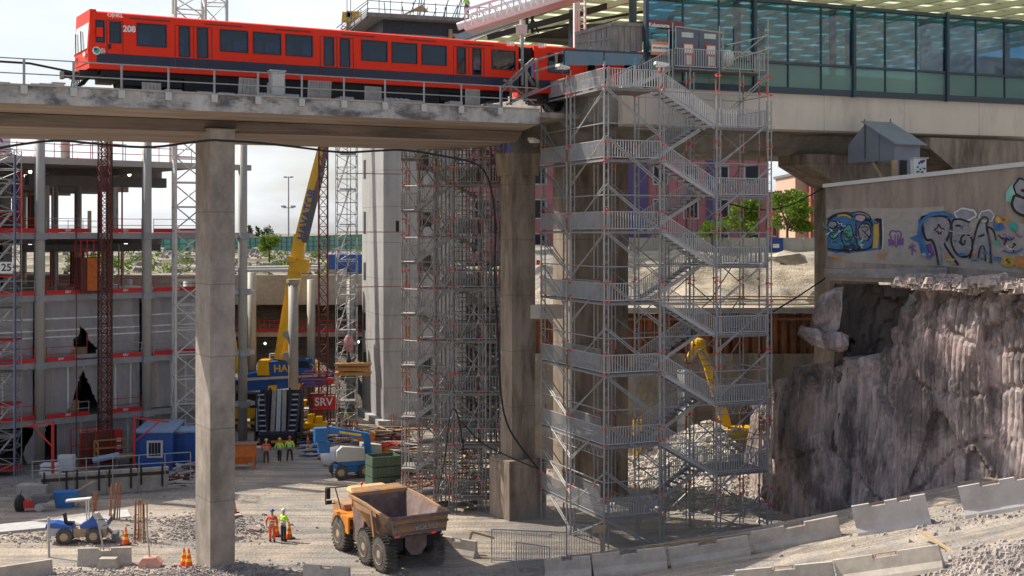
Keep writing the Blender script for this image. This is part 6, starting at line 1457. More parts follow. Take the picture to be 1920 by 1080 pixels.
# concrete barriers
def barrier(c, L_, rz, label, notch=True, tilt=0.0, h=.95, mt=None, roll=0.0, group='concrete barriers', two=False):
    t = thing('concrete_barrier', label, 'concrete barrier', c, rz, group, tilt, roll)
    prof_ = [(-.3, 0), (.3, 0), (.27, .18), (.13, .42), (.10, h), (-.10, h), (-.13, .42), (-.27, .18)]
    def seg(x0, x1, hh):
        p_ = [(y, min(z, hh)) for y, z in prof_]
        return MB().prism([(x0, y, z) for y, z in p_], (x1-x0, 0, 0))
    m = MB(); hl = L_/2
    cuts = [(-.26, -.05), (.12, .3)] if two else [(-.12, .12)]
    if notch:
        x = -hl
        for a, b in cuts:
            s = seg(x, a*L_, h); m.add(s.v, s.f); s = seg(a*L_, b*L_, h-.16); m.add(s.v, s.f); x = b*L_
        s = seg(x, hl, h); m.add(s.v, s.f)
    else: s = seg(-hl, hl, h); m.add(s.v, s.f)
    mesh_obj('body', m, mt or m_barrier, t)
    if notch:
        l = MB()
        for a, b in cuts: l.path([V((a*L_+.1, 0, h-.15)), V((a*L_+.1, 0, h-.02)), V((b*L_-.1, 0, h-.02)), V((b*L_-.1, 0, h-.15))], .02)
        mesh_obj('lifting_loop', l, m_rust, t)
    return t
def bar_px(p0, p1, label, **k):
    a, b = ground_at(*p0), ground_at(*p1); d = b-a; rz = math.atan2(d.y, d.x); L_ = math.hypot(d.x, d.y)
    return barrier((a+b)/2+V((0, 0, -.05)), L_, rz, label, tilt=-math.atan2(d.z, L_), **k)
bar_px((1607, 1003), (1748, 980), 'pale grey two notched barrier before the rock, left of the highest one', two=True, h=1.45, mt=m_pgrey)
bar_px((1808, 970), (1985, 940), 'highest and rightmost pale grey barrier with notches on the ramp', two=True, h=1.5, mt=m_pgrey)
bar_px((1413, 1034), (1577, 1002), 'sandy barrier with a broad step left of the leaning grey barriers', h=1.0)
bar_px((1257, 1062), (1408, 1038), 'sandy barrier with a timber rail on it before the right half of the scaffold', h=.95)
bar_px((1115, 1078), (1254, 1064), 'dusty barrier in front of the middle of the scaffold base', h=1.05)
bar_px((1025, 1084), (1112, 1079), 'dusty barrier in front of the left half of the scaffold base', h=1.0)
bar_px((822, 1034), (893, 1046), 'dusty barrier right behind the dump truck', h=.95)
def bar_near(p0, p1, D, label, h=.9, py=0, **k):
    a, b = P(*p0, D[0]), P(*p1, D[1]); a.z = zf(a.x, a.y); b.z = zf(b.x, b.y); d = b-a
    return barrier((a+b)/2+V((0, 0, py)), math.hypot(d.x, d.y), math.atan2(d.y, d.x), label, tilt=-math.atan2(d.z, math.hypot(d.x, d.y)), h=h, **k)
bar_px((1572, 1094), (1777, 1066), 'sandy barrier with a wire loop at the bottom right, beside the loose timber', h=1.05)
bar_px((1385, 1112), (1570, 1096), 'sandy barrier with a wire loop at the bottom edge, second from the right', h=1.05)
bar_px((1230, 1120), (1382, 1114), 'sandy barrier cut by the bottom edge of the photo', h=.85)
bar_px((-60, 1100), (97, 1075), 'long pale barrier in the bottom left corner of the photo', h=.8, notch=False)
bar_px((146, 1060), (246, 1057), 'short broken barrier with a dip in its middle behind the gravel at the left', h=.95)
bar_px((570, 1098), (656, 1104), 'grey barrier with red spray marks in front of the dump truck', h=1.1)
solo('concrete_lump', MB().prism([(0, 0, 0), (1.1, 0, 0), (.95, 0, .42), (.15, 0, .42)], (0, .5, 0)).add([], []) if 0 else MB().prism([ground_at(182, 1064)+V((0, -.2, 0)), ground_at(182, 1064)+V((1.15, -.2, 0)), ground_at(182, 1064)+V((1.0, -.2, .5)), ground_at(182, 1064)+V((.15, -.2, .5))], (0, .5, 0)), m_barrier, 'small concrete lump in front of the dip of the broken barrier', 'concrete block')
solo('timber_rail', MB().bar(P(1207, 1026, 62.6), P(1420, 1000, 65.2), .12), m_wood, 'long pale timber rail lying on top of the barriers before the scaffold', 'timber')
solo('timber_rail', MB().bar(P(1723, 995, 58.0), P(1820, 1056, 54.6), .12, .1), m_wood, 'loose pale timber batten lying across the ramp at the right', 'timber')
bl = solo('concrete_block', MB().prism([P(434, 1000, 77.5), P(452, 985, 78.5), P(456, 965, 78.5), P(434, 967, 77.5)], (-1.2, 1.2, 0)), m_barrier, 'concrete block carrying an orange cone right of the left column', 'concrete block')
# crowd control fences by the scaffold base
for k, (a_, b_, lb) in enumerate((((922, 1055), (1062, 1046), 'grey crowd control fence left of the scaffold base, rear one'), ((968, 1064), (1030, 1066), 'grey crowd control fence left of the scaffold base, front one'), ((1062, 1046), (1130, 1040), 'grey crowd control fence directly before the scaffold base'))):
    a, b = ground_at(*a_), ground_at(*b_); t = thing('pedestrian_fence', lb, 'fence', a, math.atan2((b-a).y, (b-a).x), 'crowd control fences'); l_ = (b-a).length; hh = 1.75 if k != 1 else 1.3
    mesh_obj('frame', MB().bar((0, 0, .15), (l_, 0, .15), .045).bar((0, 0, hh), (l_, 0, hh), .05).bar((0, 0, 0), (0, 0, hh), .05).bar((l_, 0, 0), (l_, 0, hh), .05), m_galvrail, t)
    m = MB(); n = int(l_/.13)
    for i in range(1, n): x = l_*i/n; m.bar((x, 0, .15), (x, 0, hh), .022)
    mesh_obj('bars', m, m_galvrail, t)
a = ground_at(1130, 1050); st_ = thing('sign_stand', 'small wooden sign board on a post before the scaffold base', 'sign', a, .2)
mesh_obj('post', MB().bar((0, 0, 0), (-.15, 0, 1.6), .1), m_wood, st_); mesh_obj('board', MB().box((-.2, -.06, 1.6), (.65, .05, .38)), m_wood, st_)
a = ground_at(882, 1042); m = MB().bar(a+V((-.3, 0, 0)), a+V((.1, 0, 1.3)), .14).bar(a+V((.1, 0, 1.3)), a+V((1.3, -.1, 1.0)), .12).bar(a+V((-.3, 0, .05)), a+V((.9, 0, .02)), .12)
solo('timber_trestle', m, m_wood, 'pale timber trestle at the left end of the crowd control fence', 'trestle')
# rebar bundles
def rebar(px, py, h, n, sp, label, lean=0.0):
    p = ground_at(px, py); m = MB(); rr = random.Random(px)
    for i in range(n):
        x = (i/(n-1)-.5)*sp; y = rr.uniform(-.15, .15); dx = rr.uniform(-.1, .1)*.6+lean
        m.tube(p+V((x, y, 0)), p+V((x*.9+dx, y, h*rr.uniform(.93, 1.03))), .035, 5)
    return solo('rebar_bundle', m, m_rust, label, 'rebar', 'upright starter bars')
rebar(264, 1015, 2.3, 9, .75, 'row of rusty upright bars in front of the cone, the nearest bundle')
rebar(214, 974, 2.2, 9, .6, 'thick tall rusty bar bundle on the concrete footing, middle one', .1)
rebar(177, 967, 1.5, 5, .3, 'thin rusty bar bundle left of the middle one', .05)
rebar(648, 838, 2.3, 9, 1.2, 'rusty upright bars left of the worker by the concrete core')
rebar(737, 808, 1.6, 5, .5, 'short dark starter bars at the corner of the concrete core')
rebar(663, 822, 1.6, 8, .8, 'dark upright bars by the pale footing block behind the blue boom lift')
a = ground_at(245, 985); solo('concrete_footing', MB().prism([P(150, 995, 78), P(245, 985, 78.5), P(245, 968, 78.5), P(150, 978, 78)], (-.8, 2.0, 0)), m_tower, 'pale concrete footing under the tall rusty bars', 'footing')
solo('concrete_strip', MB().prism([P(-60, 1012, 73), P(200, 985, 76.5), P(200, 978, 76.5), P(-60, 1003, 73)], (-.3, 2.2, 0)), m_tower, 'long low pale concrete strip footing at the left behind the blue loader', 'footing')
solo('rail_steel', MB().bar(P(-60, 1000, 76), P(245, 970, 80), .14), m_grey, 'long thin steel beam along the back of the strip footing', 'beam')
# poles in bases
def pole(px, py0, py1, px1, label, base=False, r=.045):
    p = ground_at(px, py1); D = p.y; q = P(px1, py0, D); t = thing('marker_pole', label, 'pole', p, .1); W_ = W[t.name]
    m = MB().tube(p, q, r, 6); mesh_obj('shaft', m, m_grey, t, True)
    if base: mesh_obj('foot', MB().prism([(-.55, -.35, 0), (.55, -.35, 0), (.6, -.3, .25), (.3, -.3, .5), (-.35, -.3, .5), (-.6, -.3, .2)], (0, .6, 0)), mat('pink_foot', (.62, .33, .27), .7, 0, .2, 3), t)
pole(92, 970, 1045, 91, 'double grey marker pole standing behind the bottom left barrier', False, .07)
pole(197, 972, 1045, 183, 'leaning grey marker pole behind the broken barrier')
pole(282, 970, 1062, 274, 'leaning pole standing in a pinkish foot in the gravel', True)
# precast wall forms by the building
A_, B__ = ground_at(78, 935), ground_at(318, 918)
for i in range(4):
    a, b = A_.lerp(B__, i/4), A_.lerp(B__, (i+.97)/4); a.z = b.z = 0; t = thing('precast_wall_unit', 'grey precast wall unit in a row before the building, number from the left: '+('first', 'second', 'third', 'fourth')[i], 'wall unit', a, math.atan2((b-a).y, (b-a).x), 'row of precast wall units'); l_ = (b-a).length
    mesh_obj('panel', MB().ext(0, l_, 0, .35, 0, 1.55), m_conc, t); mesh_obj('waler', MB().ext(-.02, l_, -.12, -.003, 1.1, 1.3), m_darkc, t)
    mesh_obj('clamp', MB().ext(.1, .22, -.22, -.13, .5, 1.75), m_black, t); mesh_obj('clamp', MB().ext(l_-.5, l_-.38, -.22, -.13, .3, 1.75), m_black, t)
    t['label'] = ('grey precast wall unit behind the blue dump bin, leftmost of its row', 'grey precast wall unit right behind the blue dump bin handle', 'grey precast wall unit behind the rusty bar bundles', 'grey precast wall unit in front of the blue office container, rightmost of its row')[i]
m = MB(); a = A_+V((-.5, -.3, 0)); b = B__+V((1.5, -.3, 0))
for h in (1.9, 2.5): m.tube(a+V((0, 0, h)), b+V((0, 0, h+.1)), .03)
for i in range(7): q = a.lerp(b, i/6); m.tube(q, q+V((0, 0, 2.6)), .03)
solo('edge_railing', m, m_galv, 'grey tube railing above the precast wall units', 'railing')
# jib hoists (red)
def jib(px, py, h, armx, label):
    p = ground_at(px, py); t = thing('jib_hoist', label, 'hoist', p, 0)
    mesh_obj('post', MB().bar((0, 0, 0), (0, 0, h), .17), m_redst, t); mesh_obj('arm', MB().bar((0, 0, h-.05), (armx, 0, h-.35), .12), m_redst, t); mesh_obj('strut', MB().bar((0, 0, h*.55), (armx*.75, 0, h-.3), .09), m_redst, t)
jib(99, 897, 4.0, -1.9, 'red jib hoist with its arm pointing left in front of the left round column')
jib(252, 885, 4.0, 2.5, 'red jib hoist with its arm pointing right in front of the blue office')
# blue containers
def container(px0, px1, py0, py1, D, dep, label, win=False, rz=.02):
    x0 = (px0-960)/FOC*D; w_ = (px1-px0)/FOC*D; h = (py1-py0)/FOC*D
    t = thing('site_container', label, 'container', (x0, D, 0), rz)
    mesh_obj('walls', MB().ext(0, w_, 0, dep, 0, h), m_sbg, t)
    rb = MB(); n = int(w_/.28)
    for i in range(n): rb.ext(.1+i*.28, .2+i*.28, -.035, -.003, .15, h-.2)
    if not win: mesh_obj('ribs', rb, m_sbg, t)
    mesh_obj('roof', MB().prism([(-.1, -.1, h+.003), (w_+.1, -.1, h+.003), (w_+.1, -.1, h+.13), (-.1, -.1, h+.13)], (0, dep+.2, 0)), m_sbroof, t)
    mesh_obj('corner_post', MB().ext(-.03, .12, -.045, -.004, 0, h).ext(w_-.12, w_+.03, -.045, -.004, 0, h), m_blue, t)
    if win:
        f = mesh_obj('window', MB().ext(.85, 2.0, -.09, -.004, 1.0, 2.25), m_whst, t); mesh_obj('pane', MB().ext(1.0, 1.85, -.1, -.093, 1.13, 2.1), m_frame, f)
        m = MB()
        for x in (1.2, 1.42, 1.64): m.bar((x, -.115, 1.1), (x, -.115, 2.15), .02)
        mesh_obj('bars', m, m_grey, f)
    return t
container(253, 321, 812, 884, 93.5, 5.8, 'blue site office container with a white framed window', True, .10)
container(322, 392, 816, 882, 95.0, 2.4, 'ribbed blue container right of the site office, half behind the column', False, .04)
solo('orange_hose', MB().lathe(P(340, 812, 95.6), [(.5, 0), (.75, .06), (.5, .12)], 16), m_orange, 'coiled orange hose lying on the roof of the right blue container', 'hose')
# orange mixing hopper
p = ground_at(455, 877); t = thing('mixing_hopper', 'orange steel hopper on legs right of the left viaduct column', 'hopper', p, .1)
mesh_obj('tub', MB().prism([(-.95, -.6, .9), (.95, -.6, .9), (.95, -.6, 1.75), (-.95, -.6, 1.75)], (0, 1.2, 0)).prism([(-.95, -.5, .9), (.95, -.5, .9), (.4, -.3, .35), (-.4, -.3, .35)], (0, .9, 0)), m_hopper, t)
for x in (-.85, .85):
    for y in (-.55, .55): mesh_obj('leg', MB().bar((x, y, 0), (x, y, 1.0), .12), m_hopper, t)
mesh_obj('rim', MB().ext(-1.05, 1.05, -.7, .7, 1.753, 1.83), m_rust, t)
solo('concrete_block', MB().box(ground_at(475, 862)+V((.3, 0, .5)), (1.6, 1.2, 1.0)), m_conc, 'grey concrete block right of the orange hopper', 'concrete block')
# blue dump bin, wheelbarrow machine, bag
p = ground_at(125, 950); t = thing('dump_bin', 'bright blue tipping bin with a timber sticking out', 'bin', p, .15)
mesh_obj('tub', MB().prism([(-.6, -.4, 0), (.35, -.4, 0), (.8, -.4, .95), (-.75, -.4, .95)], (0, .85, 0)), m_lblue, t); mesh_obj('rim', MB().ext(-.78, .83, -.45, .5, .953, 1.0), m_lblue, t)
mesh_obj('stick', MB().bar((.4, 0, .9), (1.7, 0, 1.6), .07), m_wood, t)
p = ground_at(68, 958); t = thing('plate_compactor', 'small red and black engine machine with grey wheels at the left', 'machine', p, .1)
mesh_obj('engine', MB().box((-.35, 0, .45), (.75, .5, .45)), m_redst, t); mesh_obj('hopper', MB().prism([(-.1, -.35, .55), (.7, -.35, .55), (1.0, -.35, 1.0), (-.25, -.35, 1.0)], (0, .7, 0)), m_dgrey, t)
mesh_obj('bag', MB().ball((-1.0, 0, .45), (.35, .3, .6), 9, 7), m_black, t); mesh_obj('wheel', MB().lathe((.25, -.4, .27), [(.2, 0), (.27, .03), (.27, .12), (.2, .15)], 14, 'y'), m_grey, t); mesh_obj('handle', MB().tube((-1.1, 0, .6), (-.9, 0, 1.25), .03), m_black, t)
solo('concrete_block', MB().box(ground_at(60, 938)+V((0, .3, .5)), (1.9, .9, 1.0)), m_conc, 'grey block with a paint mark behind the small red machine', 'concrete block')
# small blue loader
p = ground_at(150, 1016); t = thing('mini_loader', 'small blue articulated loader with roll bar on the gravel', 'loader', p, .12)
def lathew(nm, x, y, r, w_, par, mt=m_tyre):
    o = mesh_obj(nm, MB().lathe((x, y, r), [(r*.6, 0), (r*.93, .02), (r, w_*.25), (r, w_*.75), (r*.93, w_-.02), (r*.6, w_)], 20, 'y'), mt, par); mesh_obj('rim', MB().lathe((x, y-.02, r), [(r*.25, -.03), (r*.5, 0), (r*.55, .05)], 16, 'y'), m_hub, o)
    tr = MB(); n = 16
    for i in range(n): a = 2*math.pi*i/n; tr.box((x+math.cos(a)*r, y+w_/2, r+math.sin(a)*r), (.07, w_*.9, .06), ry=-a)
    mesh_obj('tread', tr, mt, o); return o
for x, y in ((-.75, -.62), (.85, -.62), (-.75, .35), (.85, .35)): lathew('wheel', x, y, .43, .27, t)
mesh_obj('rear_body', MB().prism([(-1.75, -.4, .45), (-.35, -.4, .45), (-.35, -.4, .85), (-1.2, -.4, 1.05), (-1.7, -.4, .95)], (0, .8, 0)), m_grey, t)
mesh_obj('hood', MB().prism([(-1.8, -.43, .93), (-.3, -.43, .83), (-.4, -.43, 1.0), (-1.3, -.43, 1.2), (-1.75, -.43, 1.15)], (0, .86, 0)), m_blue, t)
mesh_obj('chassis', MB().ext(-.3, 1.5, -.33, .33, .35, .82), m_hub, t)
mesh_obj('front_hood', MB().prism([(.1, -.38, .83), (1.35, -.38, .83), (1.15, -.38, 1.25), (.75, -.38, 1.6), (.55, -.38, 1.3), (.05, -.38, 1.0)], (0, .76, 0)), m_blue, t)
mesh_obj('side_panel', MB().prism([(.75, -.4, 1.62), (.95, -.4, 1.6), (1.5, -.4, .8), (1.2, -.4, .8)], (0, .8, 0)), m_steelw, t)
mesh_obj('seat', MB().box((-.55, 0, 1.1), (.45, .45, .12)).box((-.8, 0, 1.4), (.1, .45, .55), ry=-.15), m_black, t)
mesh_obj('roll_bar', MB().tube((.45, -.3, 1.0), (.4, -.3, 2.35), .04).tube((.45, .3, 1.0), (.4, .3, 2.35), .04).bar((-.75, 0, 2.35), (.6, 0, 2.45), .5, .1), m_whst, t)
mesh_obj('front_arm', MB().bar((1.3, 0, .9), (1.9, 0, .35), .3, .12).box((1.95, 0, .3), (.25, 1.0, .45)), m_dgrey, t)
mesh_obj('hydraulic_hose', MB().path([V((.9, -.4, 1.3)), V((1.5, -.4, 1.35)), V((1.75, -.4, 1.1)), V((1.3, -.4, .95))], .03), m_blue, t)
# low-loader with raised ramps (dark machine the three workers walk towards)
p = ground_at(520, 838); t = thing('low_loader_trailer', 'dark trailer with raised ladder ramps and tall steel columns in front of the workers', 'trailer', p, .1)
mesh_obj('chassis', MB().ext(-1.4, 1.4, 0, 9, .5, 1.2), m_navy, t); mesh_obj('tail_panel', MB().ext(-1.35, 1.35, -.1, -.003, .25, 1.0), m_black, t); mesh_obj('light_bar', MB().ext(-.5, 1.3, -.14, -.103, .35, .55), m_orange, t)
for s in (-1, 1):
    o = mesh_obj('ramp', MB().bar((s*.85, .1, 1.2), (s*1.1, 1.0, 4.2), .08, .3).bar((s*1.5, .1, 1.2), (s*1.75, 1.0, 4.2), .08, .3), m_navy, t); m = MB()
    for i in range(8): f = i/7; m.bar((s*(.85+.25*f), .1+.9*f, 1.3+2.8*f), (s*(1.5+.25*f), .1+.9*f, 1.3+2.8*f), .1)
    mesh_obj('ramp_rung', m, m_grey, o)
    lathew('wheel', s*1.15-.15 if s > 0 else -1.35, .2, .5, .3, t, m_black)
for x in (-.45, 0, .45): mesh_obj('steel_column', MB().bar((x, .6, 1.0), (x*.9, 2.2, 4.3), .34, .3), m_matte if x else m_grey, t)
for s in (-1, 1): mesh_obj('side_frame', MB().prism([(s*.75, .3, .6), (s*.75, 2.6, .6), (s*.75, 3.2, 4.3), (s*.75, 2.4, 4.5)], (s*.12, 0, 0)).prism([(s*1.75, .2, .5), (s*1.75, 3, .5), (s*1.75, 3.2, 4.0), (s*1.75, 1.6, 4.2)], (s*.12, 0, 0)), m_black, t)
mesh_obj('load_bed', MB().prism([(-1.7, .9, 1.2), (1.7, .9, 1.2), (1.7, 3.4, 4.2), (-1.7, 3.4, 4.2)], (0, .3, -.2)), m_under, t)
mesh_obj('side_board', MB().prism([(-1.75, .6, 1.2), (-1.75, 3.6, 1.2), (-1.75, 3.6, 3.8), (-1.75, .6, 3.0)], (.1, 0, 0)), m_steelw, t)
# blue boom lift
p = ground_at(660, 893); t = thing('boom_lift', 'blue boom lift with grey engine hood and folded boom', 'boom lift', p, .35)
for x, y in ((-1.0, -1.0), (.75, -1.0), (-1.0, .65), (.75, .65)): lathew('wheel', x, y, .48, .35, t)
mesh_obj('chassis', MB().ext(-1.2, 1.1, -.65, .65, .4, .85), m_lblue, t); mesh_obj('turntable', MB().ext(-.9, 2.0, -.8, .8, .9, 1.25), m_lblue, t)
mesh_obj('hood', MB().prism([(-1.3, -.95, 1.25), (.7, -.95, 1.25), (.7, -.95, 2.15), (-.9, -.95, 2.3), (-1.3, -.95, 2.0)], (0, .75, 0)), m_steelw, t)
mesh_obj('hood', MB().prism([(.75, .1, 1.25), (2.2, .1, 1.25), (2.2, .1, 2.1), (.75, .1, 2.3)], (0, .8, 0)), m_steelw, t)
mesh_obj('mast', MB().prism([(.85, -.35, .6), (1.4, -.35, .6), (1.25, -.35, 3.0), (.85, -.35, 3.0)], (0, .4, 0)), m_lblue, t)
bm = mesh_obj('boom', MB().bar((1.1, -.1, 2.85), (-1.6, .6, 3.35), .4, .45), m_lblue, t); mesh_obj('boom_stripe', MB().bar((.6, -.32, 2.95), (-.9, .1, 3.2), .03, .15), m_yellow, bm)
mesh_obj('basket', MB().ext(-2.6, -1.7, .3, .9, 2.5, 3.5).ext(-2.3, -1.5, .4, 1.0, 1.7, 2.45), m_lblue, t)
# white wrapped bag and yellow bits
bgb = MB().ball(ground_at(628, 872)+V((0, 0, .6)), (1.1, .8, .85), 14, 10)
for v in bgb.v: v += V((noise.noise(v*2)*.2, noise.noise(v*2+V((4, 0, 0)))*.2, noise.noise(v*2.3+V((0, 4, 0)))*.2))
solo('wrapped_bag', bgb, m_white, 'crumpled white plastic wrapped bale left of the boom lift', 'bale', smooth=True)
# green crates
def crate(c, rz, label):
    t = thing('steel_crate', label, 'crate', c, rz, 'green steel crates')
    m = MB()
    for x, y, sx, sy in ((0, -.75, 2.0, .06), (0, .75, 2.0, .06), (-1.0, 0, .06, 1.5), (1.0, 0, .06, 1.5)): m.box((x, y, .35), (sx, sy, .66))
    m.box((0, 0, .03), (2, 1.5, .05)); mesh_obj('box', m, m_green, t)
    r_ = MB()
    for i in range(7): r_.ext(-.95+i*.3, -.88+i*.3, -.83, -.782, .02, .68)
    mesh_obj('ribs', r_, m_green, t); return t
p = ground_at(718, 910)
for i, (dx, dy, z, lb) in enumerate(((0, 0, 0, 'bottom crate of the green stack right of the boom lift'), (0, 0, .72, 'second crate from the bottom of the green stack'), (0, 0, 1.44, 'topmost crate of the green stack right of the boom lift'), (.6, 3.2, .2, 'green crate behind the stack, lower one'), (.6, 3.2, .92, 'green crate behind the stack, upper one'))): crate(p+V((dx, dy, z)), .45, lb)
p = ground_at(686, 845); t = thing('skip_bucket', 'bright orange open bucket behind the boom lift', 'bucket', p, .2)
mesh_obj('tub', MB().prism([(-.45, -.5, .2), (.45, -.5, .2), (.75, -.5, 1.4), (-.75, -.5, 1.4)], (0, 1.1, 0)), m_orange, t); mesh_obj('inside', MB().ext(-.65, .65, -.42, .5, 1.403, 1.42), m_rust, t)
p = ground_at(715, 862); t = thing('red_pallet', 'red slatted frame on orange legs behind the green crates', 'frame', p, .4)
m = MB()
for i in range(7): m.box((-1.2+i*.4, 0, 1.2), (.12, 1.6, .08)); 
for y in (-.7, 0, .7): m.box((0, y, 1.12), (2.6, .12, .08))
mesh_obj('grid', m, m_redst, t)
for x in (-.5, .3): mesh_obj('leg', MB().box((x, 0, .55), (.25, .9, 1.1)), m_orange, t)
p = ground_at(592, 812); t = thing('yellow_compressor', 'small yellow machine among the timber behind the heap', 'machine', p, 0)
mesh_obj('base', MB().box((0, 0, .55), (2.0, 1.2, .8)), m_yellow, t); mesh_obj('engine', MB().box((-.4, 0, 1.3), (.5, .8, .7)).box((.3, 0, 1.2), (.5, .8, .5)), m_yellow, t)
solo('yellow_funnel', MB().lathe(ground_at(558, 800)+V((0, 0, 1.2)), [(.9, 1.2), (.5, .3), (.3, 0)], 10), m_yellow, 'yellow funnel shaped part left of the red hoist cage', 'funnel')
# heaps of planks, bars and pipes
rr = random.Random(77)
def heap(label_kind, areas, n, mats_, seed, lmin, lmax, w_):
    rr = random.Random(seed); out = [MB() for _ in mats_]
    for i in range(n):
        (px, py, sx, sy) = areas[i % len(areas)]; p = ground_at(px+rr.gauss(0, sx), py+rr.gauss(0, sy)); p.z += rr.random()*.55; a = rr.gauss(.2, .45); l_ = rr.uniform(lmin, lmax)/2; d = V((math.cos(a)*l_, math.sin(a)*l_, rr.uniform(-.1, .1))); k = rr.randrange(len(mats_))
        out[k].bar(p-d, p+d, rr.uniform(*w_), rr.uniform(.05, .14))
    for m, mt, nm in zip(out, mats_, label_kind): tag(mesh_obj(nm, m, mt), kind='stuff')
heap(['scrap_timber', 'scrap_bars', 'scrap_boards', 'scrap_tubes', 'scrap_tubes'], [(580, 805, 22, 6), (610, 830, 20, 7), (650, 845, 14, 5), (705, 818, 30, 6), (735, 850, 18, 8), (595, 815, 26, 8)], 620, [m_wood, m_rust2, m_darkwood, m_steelw, m_black], 5, .8, 3.6, (.06, .22))
heap(['scrap_pipes', 'scrap_nets'], [(600, 846, 12, 7), (640, 858, 14, 5)], 150, [m_steelw, m_sbg], 6, .5, 2.0, (.05, .2))
heap(['scrap_timber', 'scrap_bars', 'scrap_boards'], [(780, 870, 20, 14), (850, 860, 26, 16), (790, 915, 20, 8), (880, 905, 18, 8)], 240, [m_wood, m_rust2, m_darkwood], 8, .8, 3.0, (.06, .25))
heap(['scrap_bars', 'scrap_tubes'], [(340, 905, 12, 6), (350, 885, 10, 4)], 50, [m_rust2, m_steelw], 9, .5, 2.0, (.05, .12))
solo('sack_stack', MB().box(ground_at(95, 892)+V((0, 0, .3)), (1.3, .9, .18)).box(ground_at(95, 892)+V((.05, 0, .55)), (1.3, .9, .16), .05).box(ground_at(95, 892)+V((0, 0, .8)), (1.2, .9, .16)), m_white, 'stack of white sacks beside the left red jib hoist', 'sacks')
solo('blue_tarp_roll', MB().tube(ground_at(205, 893)+V((-.8, -1, 1.3)), ground_at(205, 893)+V((1.0, -1, 1.7)), .2, 8), m_sbroof, 'pale blue rolled sheet lying on the railing before the loading platform', 'roll')
solo('plywood_box', MB().box(ground_at(125, 885)+V((0, 0, .7)), (1.1, .6, 1.1)), m_white, 'white plywood panel standing beside the loading platform', 'panel')
for k, (px, py) in enumerate(((112, 880), (118, 882))): pass
# excavators seen through the scaffold
ex = thing('excavator', 'yellow excavator working behind the right part of the scaffold stair', 'excavator', ground_at(1330, 880)+V((0, 0, 0)), 0); ex.location = V(((1335-960)/FOC*91, 91, 2.0)); W[ex.name] = Matrix.Translation(ex.location)
mesh_obj('boom', MB().bar(P(1362, 800, 91), P(1330, 690, 91), .75, .7).bar(P(1330, 690, 91), P(1312, 650, 91), .7, .6), m_yellow, ex, True)
mesh_obj('stick', MB().bar(P(1308, 640, 91), P(1290, 680, 91), .5, .5).ball(P(1309, 645, 91), (.55, .4, .45), 10, 8), m_yellow, ex, True)
mesh_obj('cylinder', MB().tube(P(1345, 700, 90.5), P(1312, 655, 90.5), .1, 8), m_galv, ex, True)
mesh_obj('body', MB().box((1.4, 0, .9), (2.8, 2.4, 1.4)), m_yellow, ex); mesh_obj('tracks', MB().box((1.2, -1.1, .1), (3.4, .6, .8)).box((1.2, 1.1, .1), (3.4, .6, .8)), m_black, ex)
dg = thing('drill_rig', 'yellow drill rig mast behind the middle of the scaffold stair', 'drill rig', ground_at(1192, 860), 0)
dg.location = V(((1195-960)/FOC*92, 92, 0)); W[dg.name] = Matrix.Translation(dg.location)
mesh_obj('mast', MB().box((0, 0, 2.0), (.6, .5, 4.0)), m_yellow, dg); mesh_obj('carrier', MB().box((.6, 0, .6), (2.2, 1.5, 1.0)), m_yellow, dg)
# ---------------------------------------------------------------- articulated dump truck
p = ground_at(716, 1073); rzt = math.atan2(.86, -.51)-math.pi/2
dt = thing('dump_truck', 'dusty yellow articulated dump truck seen from behind with an empty bed', 'dump truck', p+V((1.3, .85, 0)), rzt)
S = 1.0
def wheel(x, y, par=dt, r=.97, w_=.72):
    o = mesh_obj('wheel', MB().lathe((x-w_/2, y, r), [(r*.55, .0), (r*.9, .03), (r*.98, .14), (r*.98, w_-.14), (r*.9, w_-.03), (r*.55, w_)], 28, 'x'), m_tyre, par)
    s = -1 if x < 0 else 1
    mesh_obj('rim', MB().lathe((x+s*(w_/2-.12), y, r), [(r*.2, .13*s), (r*.28, .1*s), (r*.42, -.0*s), (r*.56, .14*s), (r*.58, .02*s)], 24, 'x'), m_hub, o)
    tr = MB(); n = 30
    for i in range(n):
        a = 2*math.pi*i/n
        for q, sg_ in ((-w_*.25, 1), (w_*.25, -1)):
            c = V((x+q, y+math.cos(a+.07*sg_)*(r+.0), r+math.sin(a+.07*sg_)*(r+.0))); tr.box(c, (w_*.48, .13, .05), rx=a, rz=0)
    mesh_obj('tread', tr, m_tyre, o); return o
for y in (0, 2.0): wheel(-1.45, y); wheel(1.45, y)
wheel(-1.45, 5.6); wheel(1.45, 5.6)
# bed (hollow)
yb, ym, yf = -1.35, 1.6, 3.9
def ring(y, wb, wt, z0, z1, t=.09, inner=False):
    k = t if inner else 0
    return [V((-wt+k, y, z1)), V((-wb+k, y, z0+k)), V((wb-k, y, z0+k)), V((wt-k, y, z1))]
sec = [(yb, 1.0, 1.72, 2.25, 3.12), (.2, 1.1, 1.75, 1.7, 3.2), (ym, 1.15, 1.75, 1.5, 3.35), (yf-.4, 1.15, 1.75, 1.6, 3.42), (yf, 1.15, 1.75, 1.8, 3.45)]
bd = MB()
for inner in (False, True):
    rs = [ring(y+(0 if not inner else (.09 if i == 0 else -.09 if i == len(sec)-1 else 0)), wb, wt, z0, z1, inner=inner) for i, (y, wb, wt, z0, z1) in enumerate(sec)]
    n0 = len(bd.v)
    for r_ in rs: bd.v += r_
    for i in range(len(rs)-1):
        for j in range(3): a = n0+i*4+j; bd.f.append((a, a+1, a+5, a+4) if not inner else (a, a+4, a+5, a+1))
N_ = len(sec)*4
for i in range(len(sec)-1):
    for j in (0, 3): a = i*4+j; bd.f.append((a, a+4, N_+a+4, N_+a))
e_ = (len(sec)-1)*4
